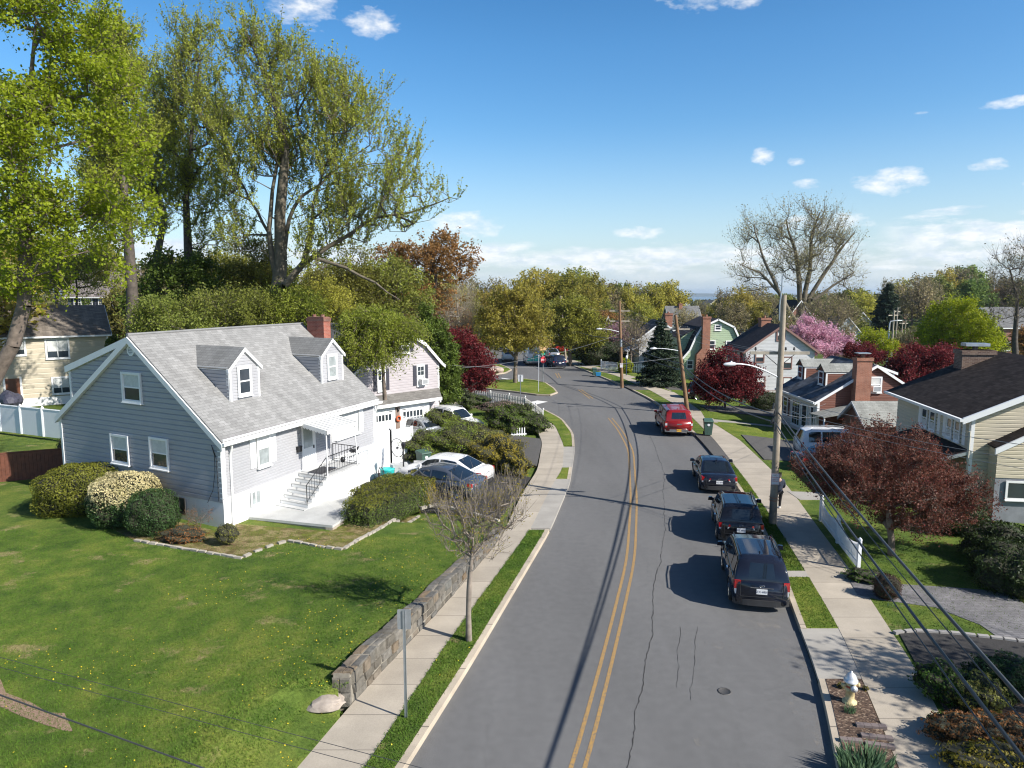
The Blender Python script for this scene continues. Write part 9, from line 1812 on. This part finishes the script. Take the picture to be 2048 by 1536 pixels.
def eagle():
	P = plane(F1, 'front', 0); mb = MB()
	for s in (-1, 1): mb.add([P(8.95, 1.62, .1), P(8.95 + s * .2, 1.78, .12), P(8.95 + s * .42, 1.80, .1), P(8.95 + s * .3, 1.66, .12), P(8.95 + s * .12, 1.55, .12)], [(0, 1, 2, 3, 4)])
	mb.lathe(P(8.95, 1.55, .1), [(.0, -.12), (.05, -.03), (.05, .1), (.0, .22)], 6); o = mb.build('eagle_ornament', BLACKM, H1)
	mb = MB()
	for k in range(6): a = 8.55 + k * .16; mb.add([P(a, 1.38, .03), P(a + .07, 1.42, .03), P(a + .05, 1.3, .03)], [(0, 1, 2)])
	mb.build('leaf_garland', BLACKM, H1)
eagle()
c = G(1055, 872, .0); root = empty('yard_gate', (c[0] - .6, c[1], 0), R(20), 'low white picket panel lying beside the juniper at the asphalt strip', 'gate'); mb = MB()
for k in range(6): mb.box(-.5 + k * .18, -.44 + k * .18, -.02, .02, 0, .55)
mb.build('pickets', WF, root); mb = MB(); mb.box(-.55, .55, -.05, .0, .08, .16); mb.build('rail', WF, root)
p = G(28, 826, .6); bush_m = plain('dark_tarpaulin', (.05, .05, .075), .6, var=.3, sc=6)
o = rock('covered_grill', (-39.5, 55.5, 1.0), (1.2, .8, 1.0), 9, bush_m, 'barbecue under a dark cover in front of the brown door of the cream house', 'grill')
for i, (px, py) in enumerate(((985, 742), (992, 744), (978, 745))): c = G(px, py, .2); rock('boulder', (c[0], c[1], .3), (1.3 - .3 * i, .8, .5 - .08 * i), 20 + i, plain('pinkish_boulder', (.42, .33, .27), .9, var=.2, sc=3, bump=.4), ('large pinkish boulder on the corner lawn across the side street', 'middle pinkish boulder on the corner lawn by the red maple', 'small pinkish boulder half behind the red maple')[i])
# --- person walking away behind the nearest pole
def person():
	c = G(1556, 1019, .12); root = empty('person', (c[0], c[1], .12), -R(8), 'person in dark hooded jacket, dark trousers and white shoes walking behind the nearest pole', 'person')
	SK = plain('skin', (.42, .26, .19), .55, var=.05); JK = plain('navy_jacket_cloth', (.025, .035, .06), .85, var=.2, sc=10); TRS = plain('black_trousers_cloth', (.015, .015, .018), .85, var=.2, sc=10); HR = plain('dark_hair', (.015, .012, .01), .6); SH = plain('white_shoe', (.75, .75, .75), .5)
	k = 1.62 / 1.75
	def skin(name, verts, edges, rad, m, sub=2, rootv=0):
		me = bpy.data.meshes.new(name); me.from_pydata([(x * k, y * k, z * k) for x, y, z in verts], edges, []); me.update(); o = bpy.data.objects.new(name, me); COL.objects.link(o); o.parent = root; me.materials.append(m)
		sm = o.modifiers.new('skin', 'SKIN'); sm.use_smooth_shade = True
		lay = me.skin_vertices[0] if me.skin_vertices else None
		if lay is None: bpy.context.view_layer.objects.active = o;
		for i, r in enumerate(rad): me.skin_vertices[0].data[i].radius = (r * k, r * k) if not isinstance(r, tuple) else (r[0] * k, r[1] * k)
		me.skin_vertices[0].data[rootv].use_root = True; s = o.modifiers.new('sub', 'SUBSURF'); s.levels = sub; s.render_levels = sub; return o
	def body(name, V_, E_, rad, m, rootv=0):
		return skin(name, V_, E_, rad, m, 2, rootv)
	V_ = [(0, 0, .95), (0, .01, 1.15), (0, .02, 1.38), (0, .03, 1.50), (0, .05, 1.60), (0, .06, 1.70), (-.10, 0, .90), (-.11, .10, .50), (-.11, -.02, .10), (.10, 0, .90), (.11, .14, .52), (.11, .20, .10), (-.19, .02, 1.40), (-.25, -.05, 1.14), (-.23, .04, .92), (.19, .02, 1.40), (.25, .08, 1.14), (.22, .24, .98)]
	E_ = [(0, 1), (1, 2), (2, 3), (3, 4), (4, 5), (0, 6), (6, 7), (7, 8), (0, 9), (9, 10), (10, 11), (2, 12), (12, 13), (13, 14), (2, 15), (15, 16), (16, 17)]
	body('body', V_, E_, [.14, .13, .14, .055, .085, .085, .09, .06, .04, .09, .06, .04, .05, .04, .03, .05, .04, .03], SK)
	body('jacket', [(0, 0, .84), (0, .0, .98), (0, .01, 1.18), (0, .02, 1.38), (0, .0, 1.50), (-.20, .02, 1.40), (-.265, -.05, 1.14), (-.235, .03, .97), (.20, .02, 1.40), (.265, .08, 1.14), (.235, .2, 1.0)], [(0, 1), (1, 2), (2, 3), (3, 4), (3, 5), (5, 6), (6, 7), (3, 8), (8, 9), (9, 10)], [(.19, .14), (.18, .14), (.175, .14), (.17, .13), .08, .075, .06, .05, .075, .06, .05], JK, 2)
	body('trousers', [(0, 0, .92), (-.10, 0, .84), (-.11, .10, .50), (-.11, -.02, .09), (.10, 0, .84), (.11, .14, .52), (.11, .20, .09)], [(0, 1), (1, 2), (2, 3), (0, 4), (4, 5), (5, 6)], [(.15, .12), .105, .075, .06, .105, .075, .06], TRS)
	body('hair', [(0, .02, 1.60), (0, .03, 1.68), (0, .05, 1.75)], [(0, 1), (1, 2)], [.085, .1, .075], HR, 1)
	for x, y in ((-.11, -.02), (.11, .20)): body('shoe', [(x, y - .05, .05), (x, y + .06, .05), (x, y + .18, .035)], [(0, 1), (1, 2)], [.05, .05, .038], SH, 1)
	for s, (hx, hy, hz) in ((-1, (-.235, .05, .90)), (1, (.22, .27, .95))):
		V2 = [(hx, hy - .02, hz + .03), (hx, hy + .01, hz - .04)]; E2 = [(0, 1)]; R2 = [.022, .028]
		for j in range(4): b = len(V2); dx = (-.027 + .018 * j); V2 += [(hx + dx * .5, hy + .02 + dx, hz - .07), (hx + dx * .5, hy + .03 + dx, hz - .105 + abs(j - 1.5) * .008)]; E2 += [(1, b), (b, b + 1)]; R2 += [.009, .008]
		b = len(V2); V2 += [(hx, hy + .05, hz - .02), (hx, hy + .07, hz - .05)]; E2 += [(0, b), (b, b + 1)]; R2 += [.011, .009]; body('hand', V2, E2, R2, SK, 0)
person()
# ================================================================== HAZE
def haze():
	m = bpy.data.materials.new('thin_blue_haze'); m.use_nodes = True; nt = m.node_tree
	for n in list(nt.nodes): nt.nodes.remove(n)
	o = nt.nodes.new('ShaderNodeOutputMaterial'); v = nt.nodes.new('ShaderNodeVolumePrincipled'); nt.links.new(v.outputs[0], o.inputs['Volume'])
	v.inputs['Color'].default_value = (.62, .76, .92, 1); v.inputs['Density'].default_value = .00008; v.inputs['Anisotropy'].default_value = .2
	mb = MB(); mb.box(-17000, 17000, -300, 14500, -60, 45); h = mb.build('haze', m); tag(h, kind='stuff', label='thin blue distance haze in the air over the neighbourhood', cat='haze')
haze()
